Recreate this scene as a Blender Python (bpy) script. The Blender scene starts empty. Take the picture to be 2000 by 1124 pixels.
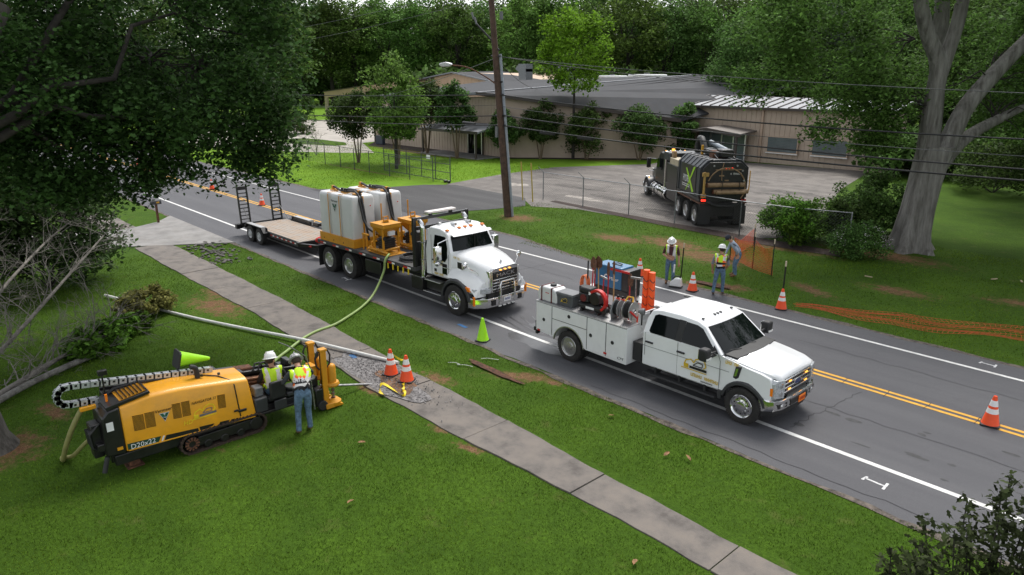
import bpy, bmesh, math, random
import numpy as np
from mathutils import Vector, Matrix, Euler
R = math.radians
rnd = random.Random(7)
sc = bpy.context.scene
col = sc.collection

# ---------------------------------------------------------------- camera, sky, sun, exposure
cam_d = bpy.data.cameras.new('camera'); cam = bpy.data.objects.new('camera', cam_d); col.objects.link(cam)
cam.location = (0, 0, 7.6); cam.rotation_euler = (R(73.41), 0, R(47.5))
cam_d.lens = 25.2; cam_d.sensor_width = 36; cam_d.clip_end = 2000; cam_d.clip_start = 0.1
sc.camera = cam
SUN_EL, SUN_AZ = 58, 118         # elevation; azimuth of the sun measured from +X towards +Y
w = bpy.data.worlds.new('World'); sc.world = w; w.use_nodes = True
nt = w.node_tree; bg = nt.nodes['Background']
sky = nt.nodes.new('ShaderNodeTexSky'); sky.sky_type = 'NISHITA'; sky.sun_disc = False
sky.sun_elevation = R(SUN_EL); sky.sun_rotation = R(90 - SUN_AZ); sky.air_density = 1.0; sky.dust_density = 1.5; sky.ozone_density = 1.0
hs = nt.nodes.new('ShaderNodeHueSaturation'); hs.inputs['Saturation'].default_value = 0.22
nt.links.new(sky.outputs[0], hs.inputs['Color']); nt.links.new(hs.outputs[0], bg.inputs[0]); bg.inputs[1].default_value = 0.125
sd = bpy.data.lights.new('sun', 'SUN'); sd.energy = 1.5; sd.angle = R(25); sd.color = (1, .96, .9)
so = bpy.data.objects.new('sun', sd); col.objects.link(so)
dirv = Vector((math.cos(R(SUN_EL)) * math.cos(R(SUN_AZ)), math.cos(R(SUN_EL)) * math.sin(R(SUN_AZ)), math.sin(R(SUN_EL))))
so.rotation_euler = dirv.to_track_quat('Z', 'Y').to_euler()
vs = sc.view_settings; vs.view_transform = 'Standard'; vs.look = 'None'; vs.exposure = 1.10; vs.gamma = 1; vs.use_curve_mapping = False
sc.cycles.max_bounces = 6; sc.cycles.diffuse_bounces = 3; sc.cycles.glossy_bounces = 3; sc.cycles.transparent_max_bounces = 8
sc.cycles.use_denoising = True

# ---------------------------------------------------------------- materials
MATS = {}
def mat(name, c=(.5, .5, .5), rough=.6, metal=0.0, var=.12, scale=6.0, bump=0.0, bscale=60.0, c2=None, spec=None, emit=0.0, coat=0.0, island=0.0, trans=0.0, dirt=0.0, stretch=None):
    """procedural principled material: base colour broken up by noise, optional bump, per-piece variation, translucency"""
    if name in MATS: return MATS[name]
    m = bpy.data.materials.new(name); m.use_nodes = True; t = m.node_tree; n = t.nodes; L = t.links
    b = n['Principled BSDF']; b.inputs['Roughness'].default_value = rough; b.inputs['Metallic'].default_value = metal
    if spec is not None: b.inputs['Specular IOR Level'].default_value = spec
    if coat: b.inputs['Coat Weight'].default_value = coat; b.inputs['Coat Roughness'].default_value = .06
    tc = n.new('ShaderNodeTexCoord'); src = tc.outputs['Object']
    if stretch:
        mp = n.new('ShaderNodeMapping'); mp.inputs['Scale'].default_value = stretch; L.new(src, mp.inputs['Vector']); src = mp.outputs[0]
    nz = n.new('ShaderNodeTexNoise'); nz.inputs['Scale'].default_value = scale; nz.inputs['Detail'].default_value = 5; nz.inputs['Roughness'].default_value = .65
    L.new(src, nz.inputs['Vector'])
    mx = n.new('ShaderNodeMix'); mx.data_type = 'RGBA'
    d = c2 or tuple(x * (1 - var * 1.6) for x in c); u = c if c2 else tuple(min(1, x * (1 + var)) for x in c)
    mx.inputs['A'].default_value = (*d, 1); mx.inputs['B'].default_value = (*u, 1)
    cr = n.new('ShaderNodeMapRange'); cr.inputs['From Min'].default_value = .32; cr.inputs['From Max'].default_value = .68
    L.new(nz.outputs[0], cr.inputs['Value']); L.new(cr.outputs[0], mx.inputs['Factor'])
    out = mx.outputs['Result']
    if island:
        g = n.new('ShaderNodeNewGeometry'); h = n.new('ShaderNodeHueSaturation')
        o = n.new('ShaderNodeObjectInfo')
        a = n.new('ShaderNodeMapRange'); a.inputs['To Min'].default_value = 1 - island; a.inputs['To Max'].default_value = 1 + island
        L.new(g.outputs['Random Per Island'], a.inputs['Value'])
        ov = n.new('ShaderNodeMapRange'); ov.inputs['To Min'].default_value = .72; ov.inputs['To Max'].default_value = 1.38; L.new(o.outputs['Random'], ov.inputs['Value'])
        mu = n.new('ShaderNodeMath'); mu.operation = 'MULTIPLY'; L.new(a.outputs[0], mu.inputs[0]); L.new(ov.outputs[0], mu.inputs[1])
        L.new((mu if trans and 'leaf' in name else a).outputs[0], h.inputs['Value'])
        k = n.new('ShaderNodeMapRange'); k.inputs['To Min'].default_value = .484; k.inputs['To Max'].default_value = .510
        L.new(o.outputs['Random'], k.inputs['Value']); L.new(k.outputs[0], h.inputs['Hue'])
        L.new(out, h.inputs['Color']); out = h.outputs[0]
    if dirt:
        z2 = n.new('ShaderNodeTexNoise'); z2.inputs['Scale'].default_value = 1.7; z2.inputs['Detail'].default_value = 8; z2.inputs['Roughness'].default_value = .7
        L.new(tc.outputs['Object'], z2.inputs['Vector'])
        r2 = n.new('ShaderNodeMapRange'); r2.inputs['From Min'].default_value = .45; r2.inputs['From Max'].default_value = .75; r2.inputs['To Max'].default_value = dirt
        L.new(z2.outputs[0], r2.inputs['Value'])
        m2 = n.new('ShaderNodeMix'); m2.data_type = 'RGBA'; m2.inputs['B'].default_value = (.12, .085, .055, 1)
        L.new(r2.outputs[0], m2.inputs['Factor']); L.new(out, m2.inputs['A']); out = m2.outputs['Result']
    L.new(out, b.inputs['Base Color'])
    if emit: L.new(out, b.inputs['Emission Color']); b.inputs['Emission Strength'].default_value = emit
    if bump:
        z3 = n.new('ShaderNodeTexNoise'); z3.inputs['Scale'].default_value = bscale; z3.inputs['Detail'].default_value = 4
        L.new(src, z3.inputs['Vector'])
        bp = n.new('ShaderNodeBump'); bp.inputs['Strength'].default_value = bump; bp.inputs['Distance'].default_value = .02 if not stretch else .08
        L.new(z3.outputs[0], bp.inputs['Height']); L.new(bp.outputs[0], b.inputs['Normal'])
    if trans:
        tr = n.new('ShaderNodeBsdfTranslucent'); ms = n.new('ShaderNodeMixShader'); ms.inputs[0].default_value = trans
        L.new(out, tr.inputs['Color']); L.new(b.outputs[0], ms.inputs[1]); L.new(tr.outputs[0], ms.inputs[2])
        L.new(ms.outputs[0], n['Material Output'].inputs[0])
    MATS[name] = m
    return m

WHITE = mat('white_paint', (.80, .81, .82), .28, var=.015, scale=2, coat=.5, dirt=.05)
WHITE2 = mat('white_satin', (.74, .75, .75), .45, var=.02, dirt=.08)
BLACK = mat('black_paint', (.012, .012, .013), .35, var=.3, dirt=.10)
BLACKP = mat('black_plastic', (.018, .018, .019), .6, var=.2, bump=.1, bscale=200)
RUBBER = mat('tyre_rubber', (.022, .021, .02), .85, var=.3, scale=8, bump=.25, bscale=40, dirt=.12)
CHROME = mat('chrome', (.78, .78, .78), .12, 1, var=.04)
ALU = mat('aluminium', (.62, .62, .62), .32, 1, var=.12, scale=20)
STEEL = mat('steel', (.35, .35, .35), .45, 1, var=.25, scale=15)
GALV = mat('galvanised_steel', (.26, .27, .28), .5, .7, var=.2, scale=12)
GLASS = mat('dark_glass', (.004, .006, .006), .03, var=.1, spec=.22)
YEL = mat('machine_yellow', (.76, .34, .010), .42, var=.04, scale=3, coat=.2, dirt=.28)
YEL2 = mat('pump_yellow', (.62, .27, .008), .5, var=.06, dirt=.3)
DGREY = mat('dark_grey_plastic', (.035, .037, .04), .55, var=.15, dirt=.08)
MGREY = mat('mid_grey', (.14, .145, .15), .55, var=.15)
RED = mat('red_paint', (.50, .014, .012), .4, var=.08)
AMBER = mat('amber_lens', (.85, .22, .01), .25, var=.05)
AMBERON = mat('amber_lamp_lit', (1, .40, .05), .3, var=.0, emit=1.0)
REDON = mat('red_lamp_lit', (1, .03, .015), .3, var=.0, emit=1.2)
ORANGE = mat('cone_orange', (.82, .075, .008), .5, var=.06, dirt=.06)
LIME = mat('lime_vinyl', (.36, .80, .004), .5, var=.05)
REFL = mat('reflective_white', (.78, .78, .76), .4, var=.05, dirt=.05)
RUST = mat('rusty_steel', (.13, .055, .028), .85, var=.45, scale=14, bump=.3)
WOOD = mat('raw_wood', (.42, .29, .17), .8, var=.25, scale=9, bump=.2)
SKIN = mat('skin', (.42, .22, .14), .55, var=.08)
DENIM = mat('denim', (.095, .16, .24), .85, var=.3, scale=14, bump=.2)
DIRT = mat('bare_soil', (.16, .085, .045), .95, var=.4, scale=3, bump=.6, bscale=25)

# ---------------------------------------------------------------- mesh builder
class MB:
    def __init__(s): s.v = []; s.f = []; s.m = []; s.mi = 0; s.M = None
    def at(s, loc=(0, 0, 0), rot=(0, 0, 0), sc=(1, 1, 1)):
        s.M = Matrix.LocRotScale(Vector(loc), Euler(rot), Vector(sc)); return s
    def mx(s, i): s.mi = i; return s
    def add(s, vs, fs):
        o = len(s.v)
        s.v += [tuple(s.M @ Vector(p)) for p in vs] if s.M is not None else [tuple(p) for p in vs]
        for f in fs: s.f.append(tuple(i + o for i in f)); s.m.append(s.mi)
        return s
    def box(s, x0, x1, y0, y1, z0, z1):
        return s.add([(x0, y0, z0), (x1, y0, z0), (x1, y1, z0), (x0, y1, z0), (x0, y0, z1), (x1, y0, z1), (x1, y1, z1), (x0, y1, z1)],
                     [(3, 2, 1, 0), (4, 5, 6, 7), (0, 1, 5, 4), (1, 2, 6, 5), (2, 3, 7, 6), (3, 0, 4, 7)])
    def prism(s, poly, a, b, ax='y', fn=None):
        """extrude a 2-D polygon: ax='y' poly=(x,z); ax='x' poly=(y,z); ax='z' poly=(x,y)"""
        def P(p, t):
            q = (p[0], t, p[1]) if ax == 'y' else (t, p[0], p[1]) if ax == 'x' else (p[0], p[1], t)
            return fn(q) if fn else q
        n = len(poly)
        ar = sum(poly[i][0] * poly[(i + 1) % n][1] - poly[(i + 1) % n][0] * poly[i][1] for i in range(n))
        if ax == 'y': ar = -ar
        if ar < 0: poly = poly[::-1]
        vs = [P(p, a) for p in poly] + [P(p, b) for p in poly]
        fs = [tuple(range(n))[::-1], tuple(range(n, 2 * n))] + [(i, (i + 1) % n, n + (i + 1) % n, n + i) for i in range(n)]
        if a > b: fs = [f[::-1] for f in fs]
        return s.add(vs, fs)
    def tube(s, pts, r, n=8, cap=True):
        pts = [Vector(p) for p in pts]; k = len(pts)
        rs = r if isinstance(r, (list, tuple)) else [r] * k
        vs = []; up = None
        for i, p in enumerate(pts):
            t = (pts[min(i + 1, k - 1)] - pts[max(i - 1, 0)])
            t = t.normalized() if t.length > 1e-9 else Vector((0, 0, 1))
            if up is None: up = Vector((0, 0, 1)) if abs(t.z) < .9 else Vector((1, 0, 0))
            a = t.cross(up)
            if a.length < 1e-6: a = t.cross(Vector((0, 1, 0)))
            a.normalize(); bb = a.cross(t).normalized(); up = bb
            for j in range(n):
                q = 2 * math.pi * j / n; vs.append(p + (a * math.cos(q) + bb * math.sin(q)) * rs[i])
        fs = [(i * n + j, i * n + (j + 1) % n, (i + 1) * n + (j + 1) % n, (i + 1) * n + j) for i in range(k - 1) for j in range(n)]
        fs = [f[::-1] for f in fs]
        if cap: fs += [tuple(range(n)), tuple(range((k - 1) * n, k * n))[::-1]]
        return s.add(vs, fs)
    def cyl(s, p0, p1, r0, r1=None, n=16): return s.tube([p0, p1], [r0, r0 if r1 is None else r1], n)
    def lathe(s, prof, n=24, axis='z', c=(0, 0, 0)):
        """profile (r, h) revolved about an axis through c"""
        vs = []; k = len(prof)
        for r, h in prof:
            for j in range(n):
                q = 2 * math.pi * j / n; a, b = r * math.cos(q), r * math.sin(q)
                p = (a, b, h) if axis == 'z' else (a, h, b) if axis == 'y' else (h, a, b)
                vs.append((p[0] + c[0], p[1] + c[1], p[2] + c[2]))
        fs = [(i * n + j, i * n + (j + 1) % n, (i + 1) * n + (j + 1) % n, (i + 1) * n + j) for i in range(k - 1) for j in range(n)]
        fs += [tuple(range(n))[::-1], tuple(range((k - 1) * n, k * n))]
        if axis == 'y': fs = [f[::-1] for f in fs]
        return s.add(vs, fs)
    def loft(s, secs, cap=True):
        n = len(secs[0]); vs = [p for q in secs for p in q]
        fs = [(i * n + j, i * n + (j + 1) % n, (i + 1) * n + (j + 1) % n, (i + 1) * n + j) for i in range(len(secs) - 1) for j in range(n)]
        if cap: fs += [tuple(range(n))[::-1], tuple(range((len(secs) - 1) * n, len(secs) * n))]
        return s.add(vs, fs)
    def ball(s, c, r, n=12, k=8):
        rx, ry, rz = r if isinstance(r, (tuple, list)) else (r, r, r)
        secs = []
        vs = []; fs = []
        for i in range(k + 1):
            t = math.pi * i / k
            for j in range(n):
                q = 2 * math.pi * j / n
                vs.append((c[0] + rx * max(math.sin(t), .02) * math.cos(q), c[1] + ry * max(math.sin(t), .02) * math.sin(q), c[2] - rz * math.cos(t)))
        fs = [(i * n + j, i * n + (j + 1) % n, (i + 1) * n + (j + 1) % n, (i + 1) * n + j) for i in range(k) for j in range(n)]
        fs += [tuple(range(n))[::-1], tuple(range(k * n, k * n + n))]
        return s.add(vs, fs)
    def mesh(s, name, mats, smooth=30, fix=False):
        me = bpy.data.meshes.new(name); me.from_pydata(s.v, [], s.f); me.update()
        mats = mats if isinstance(mats, (list, tuple)) else [mats]
        for m in mats: me.materials.append(m)
        if any(s.m): me.polygons.foreach_set('material_index', s.m)
        if fix:
            bm = bmesh.new(); bm.from_mesh(me); bmesh.ops.recalc_face_normals(bm, faces=bm.faces); bm.to_mesh(me); bm.free()
        if smooth:
            me.shade_smooth(); me.set_sharp_from_angle(angle=R(smooth))
        return me
    def build(s, name, mats, parent=None, bevel=0.0, smooth=30, seg=2, fix=True, loc=None, rot=None):
        me = s.mesh(name, mats, smooth, fix); o = bpy.data.objects.new(name, me); col.objects.link(o)
        if parent: o.parent = parent
        if loc: o.location = loc
        if rot: o.rotation_euler = rot
        if bevel:
            b = o.modifiers.new('bevel', 'BEVEL'); b.width = bevel; b.segments = seg; b.limit_method = 'ANGLE'; b.angle_limit = R(35); b.harden_normals = False
        return o

def tag(o, label=None, cat=None, group=None, kind=None):
    if label: o['label'] = label
    if cat: o['category'] = cat
    if group: o['group'] = group
    if kind: o['kind'] = kind
    return o
def thing(name, label, cat, loc=(0, 0, 0), rz=0, group=None):
    o = bpy.data.objects.new(name, None); col.objects.link(o); o.empty_display_size = .2
    o.location = loc; o.rotation_euler = (0, 0, rz)
    return tag(o, label, cat, group)
def inst(name, me, parent=None, loc=(0, 0, 0), rot=(0, 0, 0), scl=None):
    o = bpy.data.objects.new(name, me); col.objects.link(o); o.location = loc; o.rotation_euler = rot
    if parent: o.parent = parent
    if scl: o.scale = scl if isinstance(scl, (tuple, list)) else (scl,) * 3
    return o
def dup(root, loc=None, rz=None, label=None):
    r = root.copy(); col.objects.link(r)
    if loc is not None: r.location = loc
    if rz is not None: r.rotation_euler = (r.rotation_euler[0], r.rotation_euler[1], rz)
    if label: r['label'] = label
    for ch in list(root.children):
        c = ch.copy(); col.objects.link(c); c.parent = r
        for g in list(ch.children):
            d = g.copy(); col.objects.link(d); d.parent = c
    return r
def mirror_pts(p): return [(x, -y, z) for x, y, z in p]
def text_mesh(txt, size, depth=.003, shear=0.0, align='CENTER'):
    cu = bpy.data.curves.new('lettering', 'FONT'); cu.body = txt; cu.size = size; cu.extrude = depth; cu.align_x = align; cu.align_y = 'CENTER'; cu.shear = shear; cu.resolution_u = 2
    o = bpy.data.objects.new('lettering_tmp', cu); col.objects.link(o)
    dg = bpy.context.evaluated_depsgraph_get(); me = bpy.data.meshes.new_from_object(o.evaluated_get(dg))
    bpy.data.objects.remove(o); bpy.data.curves.remove(cu)
    return me
def lettering(txt, size, m, parent, loc, xdir, zdir, name='lettering', shear=0.0, sx=1.0, bold=0.0):
    """flat print: text running along xdir with its top towards zdir, in the parent's frame"""
    me = text_mesh(txt, size, .002, shear)
    me.materials.clear(); me.materials.append(m)
    x = Vector(xdir).normalized(); y = Vector(zdir).normalized(); z = x.cross(y)
    o = bpy.data.objects.new(name, me); col.objects.link(o); o.parent = parent
    Mx = Matrix((x * sx, y, z)).transposed().to_4x4(); Mx.translation = Vector(loc)
    o.matrix_local = Mx
    return o
# ---------------------------------------------------------------- ground, road, walks
def blob(X, Y, x, y, rx, ry, a=0.0):
    c, s_ = math.cos(a), math.sin(a); dx, dy = X - x, Y - y
    u = (dx * c + dy * s_) / rx; v = (-dx * s_ + dy * c) / ry
    return np.clip(1.25 - 1.15 * np.sqrt(u * u + v * v), 0, 1)
DIRTS = [(-14.0, 10.2, 1.2, .5, .1), (-12.6, 11.9, 1.6, .55, .6), (-11.9, 12.2, .8, .3, 0), (-11.7, 8.6, .6, .28, .3), (-10.6, 8.55, .9, .3, .2), (-14.6, 8.6, .9, .5, 0),
         (-24, 8.3, 2.6, 1.2, .1), (-25.5, 8.9, 1.5, .7, 0), (-28.5, 26.6, 2.2, 1.6, 0), (-19, 27.6, 3.6, 1.6, -.2), (-16.4, 26.7, 3.8, 1.9, 0), (-21.5, 26.6, 2.6, 1.3, .1),
         (-15.6, 30.6, 5, .9, 0), (-25, 31.4, 7, .6, 0), (-13.3, 23.3, 1.4, .8, .2), (-14.5, 22.7, 1.1, .5, 0), (-11.2, 25.2, 2.0, .7, -.4), (-9, 27.4, 2.2, 1.0, 0), (-11.5, 32.6, 4.5, 1.7, 0), (-5, 29, 3, .9, .2),
         (-17.2, 1.3, 1.5, 1.3, 0), (-18.6, 2.4, 1.4, .4, .2), (-14.1, 4.6, 1.0, .18, 1.5), (-52, 31, 14, .35, 0), (-60, 42.5, 16, 1.6, 0), (-44, 52, 5, 3.4, .75)]
def dirt_at(X, Y):
    d = np.zeros_like(X)
    for b in DIRTS: d = np.maximum(d, blob(X, Y, *b))
    return d
def vnoise(X, Y, sc_, seed=0):
    rs = np.random.RandomState(seed); T = rs.rand(256, 256)
    x = X / sc_; y = Y / sc_; i = np.floor(x).astype(int); j = np.floor(y).astype(int); u = x - i; v = y - j
    u = u * u * (3 - 2 * u); v = v * v * (3 - 2 * v)
    g = lambda a, b: T[a & 255, b & 255]
    return (g(i, j) * (1 - u) + g(i + 1, j) * u) * (1 - v) + (g(i, j + 1) * (1 - u) + g(i + 1, j + 1) * u) * v

gx = np.concatenate([np.linspace(-420, -72, 30)[:-1], np.linspace(-72, 4, 305), np.linspace(4, 260, 22)[1:]])
gy = np.concatenate([np.linspace(-60, -2, 12)[:-1], np.linspace(-2, 60, 250), np.linspace(60, 420, 30)[1:]])
GX, GY = np.meshgrid(gx, gy)
def ground_z(X, Y):
    """verges and lawn undulate a little; level where paving lies"""
    z = (vnoise(X, Y, 3.1, 3) - .5) * .07
    k = np.ones_like(X)
    for lo, hi in ((12.2, 23.6), (8.2, 10.6)): k = np.minimum(k, np.clip(np.maximum(lo - Y, Y - hi) / .8, 0, 1))
    lot = (X < -10) & (Y > 24.5) & (Y < 62); k = np.where(lot | (X < -30) | (Y < -2), 0, k)
    mach = np.hypot((X + 14.6) / 1.6, (Y - 5) / 3.5); k = k * np.clip(mach - .9, 0, 1)
    return z * k - .006
GZ = ground_z(GX, GY)
nx_, ny_ = len(gx), len(gy)
vv = np.stack([GX.ravel(), GY.ravel(), GZ.ravel()], 1)
ii = np.arange(ny_ - 1)[:, None] * nx_ + np.arange(nx_ - 1)[None]
ff = np.stack([ii, ii + 1, ii + nx_ + 1, ii + nx_], -1).reshape(-1, 4)
gme = bpy.data.meshes.new('ground'); gme.from_pydata(vv.tolist(), [], ff.tolist()); gme.shade_smooth()
ca = gme.attributes.new('soil', 'FLOAT', 'POINT'); ca.data.foreach_set('value', dirt_at(GX, GY).ravel().astype(np.float32))

bright_green_ = np.clip((GY - 22.5) / 1.5, 0, 1) * np.clip((-33 - GX) / 6, 0, 1)  # mask of the far left lawn, coloured a brighter green
cl_ = gme.attributes.new('bright_green', 'FLOAT', 'POINT'); cl_.data.foreach_set('value', bright_green_.ravel().astype(np.float32))
def lawn_material():
    m = bpy.data.materials.new('lawn'); m.use_nodes = True; t = m.node_tree; n = t.nodes; L = t.links; b = n['Principled BSDF']; b.inputs['Roughness'].default_value = .95; b.inputs['Specular IOR Level'].default_value = .1
    tc = n.new('ShaderNodeTexCoord')
    def noise(s_, d=5, r=.6):
        z = n.new('ShaderNodeTexNoise'); z.inputs['Scale'].default_value = s_; z.inputs['Detail'].default_value = d; z.inputs['Roughness'].default_value = r; L.new(tc.outputs['Object'], z.inputs['Vector']); return z.outputs[0]
    def ramp(v, lo, hi):
        r_ = n.new('ShaderNodeMapRange'); r_.inputs['From Min'].default_value = lo; r_.inputs['From Max'].default_value = hi; L.new(v, r_.inputs['Value']); return r_.outputs[0]
    def mix(f, a, bb):
        x = n.new('ShaderNodeMix'); x.data_type = 'RGBA'
        if isinstance(f, float): x.inputs['Factor'].default_value = f
        else: L.new(f, x.inputs['Factor'])
        for k, q in (('A', a), ('B', bb)):
            if isinstance(q, tuple): x.inputs[k].default_value = (*q, 1)
            else: L.new(q, x.inputs[k])
        return x.outputs['Result']
    g = mix(ramp(noise(.45, 6, .7), .40, .60), LAWN_A, LAWN_B)
    g = mix(ramp(noise(14, 6, .8), .3, .7), tuple(x * .45 for x in LAWN_A), g)
    g = mix(ramp(noise(1.3, 6, .7), .58, .78), g, LAWN_DRY)
    al = n.new('ShaderNodeAttribute'); al.attribute_name = 'bright_green'; g = mix(al.outputs['Fac'], g, mix(ramp(noise(.5), .35, .65), (.105, .205, .014), (.135, .245, .018)))
    at = n.new('ShaderNodeAttribute'); at.attribute_name = 'soil'
    ad = n.new('ShaderNodeMath'); ad.operation = 'MULTIPLY_ADD'; ad.inputs[1].default_value = 1.0
    L.new(at.outputs['Fac'], ad.inputs[0]); L.new(ramp(noise(3.2, 9, .8), .36, .68), ad.inputs[2])
    soil = mix(ramp(noise(7, 6, .7), .35, .65), (.13, .066, .034), (.25, .155, .085))
    soil = mix(ramp(noise(40, 3, .7), .45, .6), soil, (.10, .05, .028))
    g = mix(ramp(ad.outputs[0], .95, 1.45), g, soil)
    L.new(g, b.inputs['Base Color'])
    bp = n.new('ShaderNodeBump'); bp.inputs['Strength'].default_value = .7; bp.inputs['Distance'].default_value = .04; L.new(noise(22, 5, .8), bp.inputs['Height']); L.new(bp.outputs[0], b.inputs['Normal'])
    return m
LAWN_A, LAWN_B, LAWN_DRY = (.054, .112, .010), (.082, .160, .013), (.095, .110, .028)
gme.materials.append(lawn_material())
ground = tag(inst('ground', gme), kind='structure')

def sheet(name, poly, z, m, parent=None, kind='structure', thick=0.0):
    b = MB()
    if thick: b.prism(poly, z - thick, z, 'z')
    else: b.add([(x, y, z) for x, y in poly], [tuple(range(len(poly)))])
    o = b.build(name, m, parent, smooth=0, fix=bool(thick))
    if not thick:
        if o.data.polygons[0].normal.z < 0: o.data.flip_normals()
    if parent is None: tag(o, kind=kind)
    return o

def asphalt(name, base, worn, blot=.60, dark=.62):
    m = bpy.data.materials.new(name); m.use_nodes = True; t = m.node_tree; n = t.nodes; L = t.links; b = n['Principled BSDF']; b.inputs['Roughness'].default_value = .82; b.inputs['Specular IOR Level'].default_value = .35
    tc = n.new('ShaderNodeTexCoord'); mp = n.new('ShaderNodeMapping'); mp.inputs['Scale'].default_value = (.10, 1.0, 1); L.new(tc.outputs['Object'], mp.inputs['Vector'])
    def noise(s_, src, d=5, r=.6):
        z = n.new('ShaderNodeTexNoise'); z.inputs['Scale'].default_value = s_; z.inputs['Detail'].default_value = d; z.inputs['Roughness'].default_value = r; L.new(src, z.inputs['Vector']); return z.outputs[0]
    def ramp(v, lo, hi):
        r_ = n.new('ShaderNodeMapRange'); r_.inputs['From Min'].default_value = lo; r_.inputs['From Max'].default_value = hi; L.new(v, r_.inputs['Value']); return r_.outputs[0]
    def mix(f, a, bb):
        x = n.new('ShaderNodeMix'); x.data_type = 'RGBA'; L.new(f, x.inputs['Factor'])
        for k, q in (('A', a), ('B', bb)):
            if isinstance(q, tuple): x.inputs[k].default_value = (*q, 1)
            else: L.new(q, x.inputs[k])
        return x.outputs['Result']
    g = mix(ramp(noise(1.1, mp.outputs[0]), .40, .62), base, worn)
    g = mix(ramp(noise(.6, tc.outputs['Object'], 7, .7), blot, blot + .18), g, tuple(x * dark for x in base))
    g = mix(ramp(noise(170, tc.outputs['Object'], 2, .8), .35, .75), tuple(x * .6 for x in base), g)
    g = mix(ramp(noise(2.6, mp.outputs[0], 8, .8), .70, .80), g, tuple(x * .4 for x in base))
    L.new(g, b.inputs['Base Color'])
    bp = n.new('ShaderNodeBump'); bp.inputs['Strength'].default_value = .35; bp.inputs['Distance'].default_value = .01; L.new(noise(150, tc.outputs['Object'], 2, .7), bp.inputs['Height']); L.new(bp.outputs[0], b.inputs['Normal'])
    return m
ROADM = asphalt('road_asphalt', (.108, .108, .117), (.145, .144, .152))
APRM = asphalt('apron_asphalt', (.055, .054, .056), (.10, .098, .098))
LOTM = asphalt('weathered_lot_concrete', (.17, .152, .138), (.31, .28, .25), .47, .45)
CONC = mat('sidewalk_concrete', (.215, .195, .176), .92, c2=(.088, .077, .069), scale=1.7, bump=.35, bscale=90, dirt=.5)
CONC2 = mat('driveway_concrete', (.23, .222, .212), .88, var=.18, scale=1.0, bump=.2, bscale=80, dirt=.25)
CONC3 = mat('pale_yard_concrete', (.38, .35, .31), .9, var=.15, scale=.5, dirt=.2)
LINEW = mat('road_paint_white', (.66, .66, .64), .7, var=.12, scale=9, dirt=.3)
LINEY = mat('road_paint_yellow', (.66, .34, .022), .7, var=.12, scale=9, dirt=.3)

def wob(x0, x1, y, n_, a, seed):
    r_ = random.Random(seed); return [(x0 + (x1 - x0) * i / n_ + 0, y + r_.uniform(-a, a)) for i in range(n_ + 1)]
near_edge = wob(-240, 90, 12.55, 420, .07, 1)
far_edge = [(x, y + (1.0 if x < -25 else 0 if x > -19 else (-19 - x) / 6)) for x, y in wob(90, -240, 22.25, 420, .08, 2)]
road = sheet('road', near_edge + far_edge, .004, ROADM)
EDGED = mat('road_edge_grit', (.115, .095, .078), .95, var=.5, scale=6, bump=.5, bscale=50)
sheet('road_edge_grit', wob(-120, 40, 12.45, 320, .06, 31) + wob(40, -120, 12.59, 320, .06, 32), .0068, EDGED); fe_ = [(x, y + (1.0 if x < -25 else 0 if x > -19 else (-19 - x) / 6)) for x, y in wob(-120, 40, 22.16, 260, .06, 33) + wob(40, -120, 22.36, 260, .08, 34)]; sheet('road_edge_grit', fe_, .0069, EDGED)
def line(name, y0, y1, m, x0=-240, x1=90, bowed=0.0):
    b = MB(); n_ = 110
    for i in range(n_):
        a, c = x0 + (x1 - x0) * i / n_, x0 + (x1 - x0) * (i + 1) / n_
        b.add([(a, y0, .0085), (c, y0, .0085), (c, y1, .0085), (a, y1, .0085)], [(0, 1, 2, 3)])
    return b.build(name, m, road, smooth=0, fix=False)
line('edge_line', 14.07, 14.20, LINEW); line('edge_line', 21.18, 21.30, LINEW)
line('centre_line', 17.70, 17.81, LINEY); line('centre_line', 17.93, 18.04, LINEY)
# sprayed survey marks and other stains on the asphalt
def stroke(pts, wd, m, name='paint_mark', z=.010, parent=None):
    b = MB()
    for (x0, y0), (x1, y1) in zip(pts[:-1], pts[1:]):
        d = Vector((x1 - x0, y1 - y0, 0)); 
        if d.length < 1e-6: continue
        d.normalize(); p = Vector((-d.y, d.x, 0)) * wd / 2
        b.add([(x0 - p.x, y0 - p.y, z), (x1 - p.x, y1 - p.y, z), (x1 + p.x, y1 + p.y, z), (x0 + p.x, y0 + p.y, z)], [(0, 1, 2, 3)])
    o = b.build(name, m, parent or road, smooth=0, fix=False)
    return o
SPRAY = mat('white_spray_paint', (.6, .6, .6), .8, var=.3, scale=30)
for ox, oy, k in ((-4.27, 13.48, .62), (-4.6, 21.85, .55), (-24.0, 13.3, .6)):
    stroke([(ox - .35 * k, oy - .16 * k), (ox - .3 * k, oy + .14 * k)], .05, SPRAY); stroke([(ox - .32 * k, oy), (ox + .32 * k, oy - .02)], .05, SPRAY)
    stroke([(ox + .32 * k, oy - .26 * k), (ox + .3 * k, oy + .2 * k)], .05, SPRAY, z=.0115)
BLUEP = mat('blue_spray_paint', (.03, .13, .30), .8, var=.3, scale=30)
stroke([(-16.95, 13.22), (-16.5, 13.2)], .12, BLUEP)
WETM = mat('wet_asphalt', (.035, .035, .038), .35, var=.25, scale=5, spec=.6)
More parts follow.
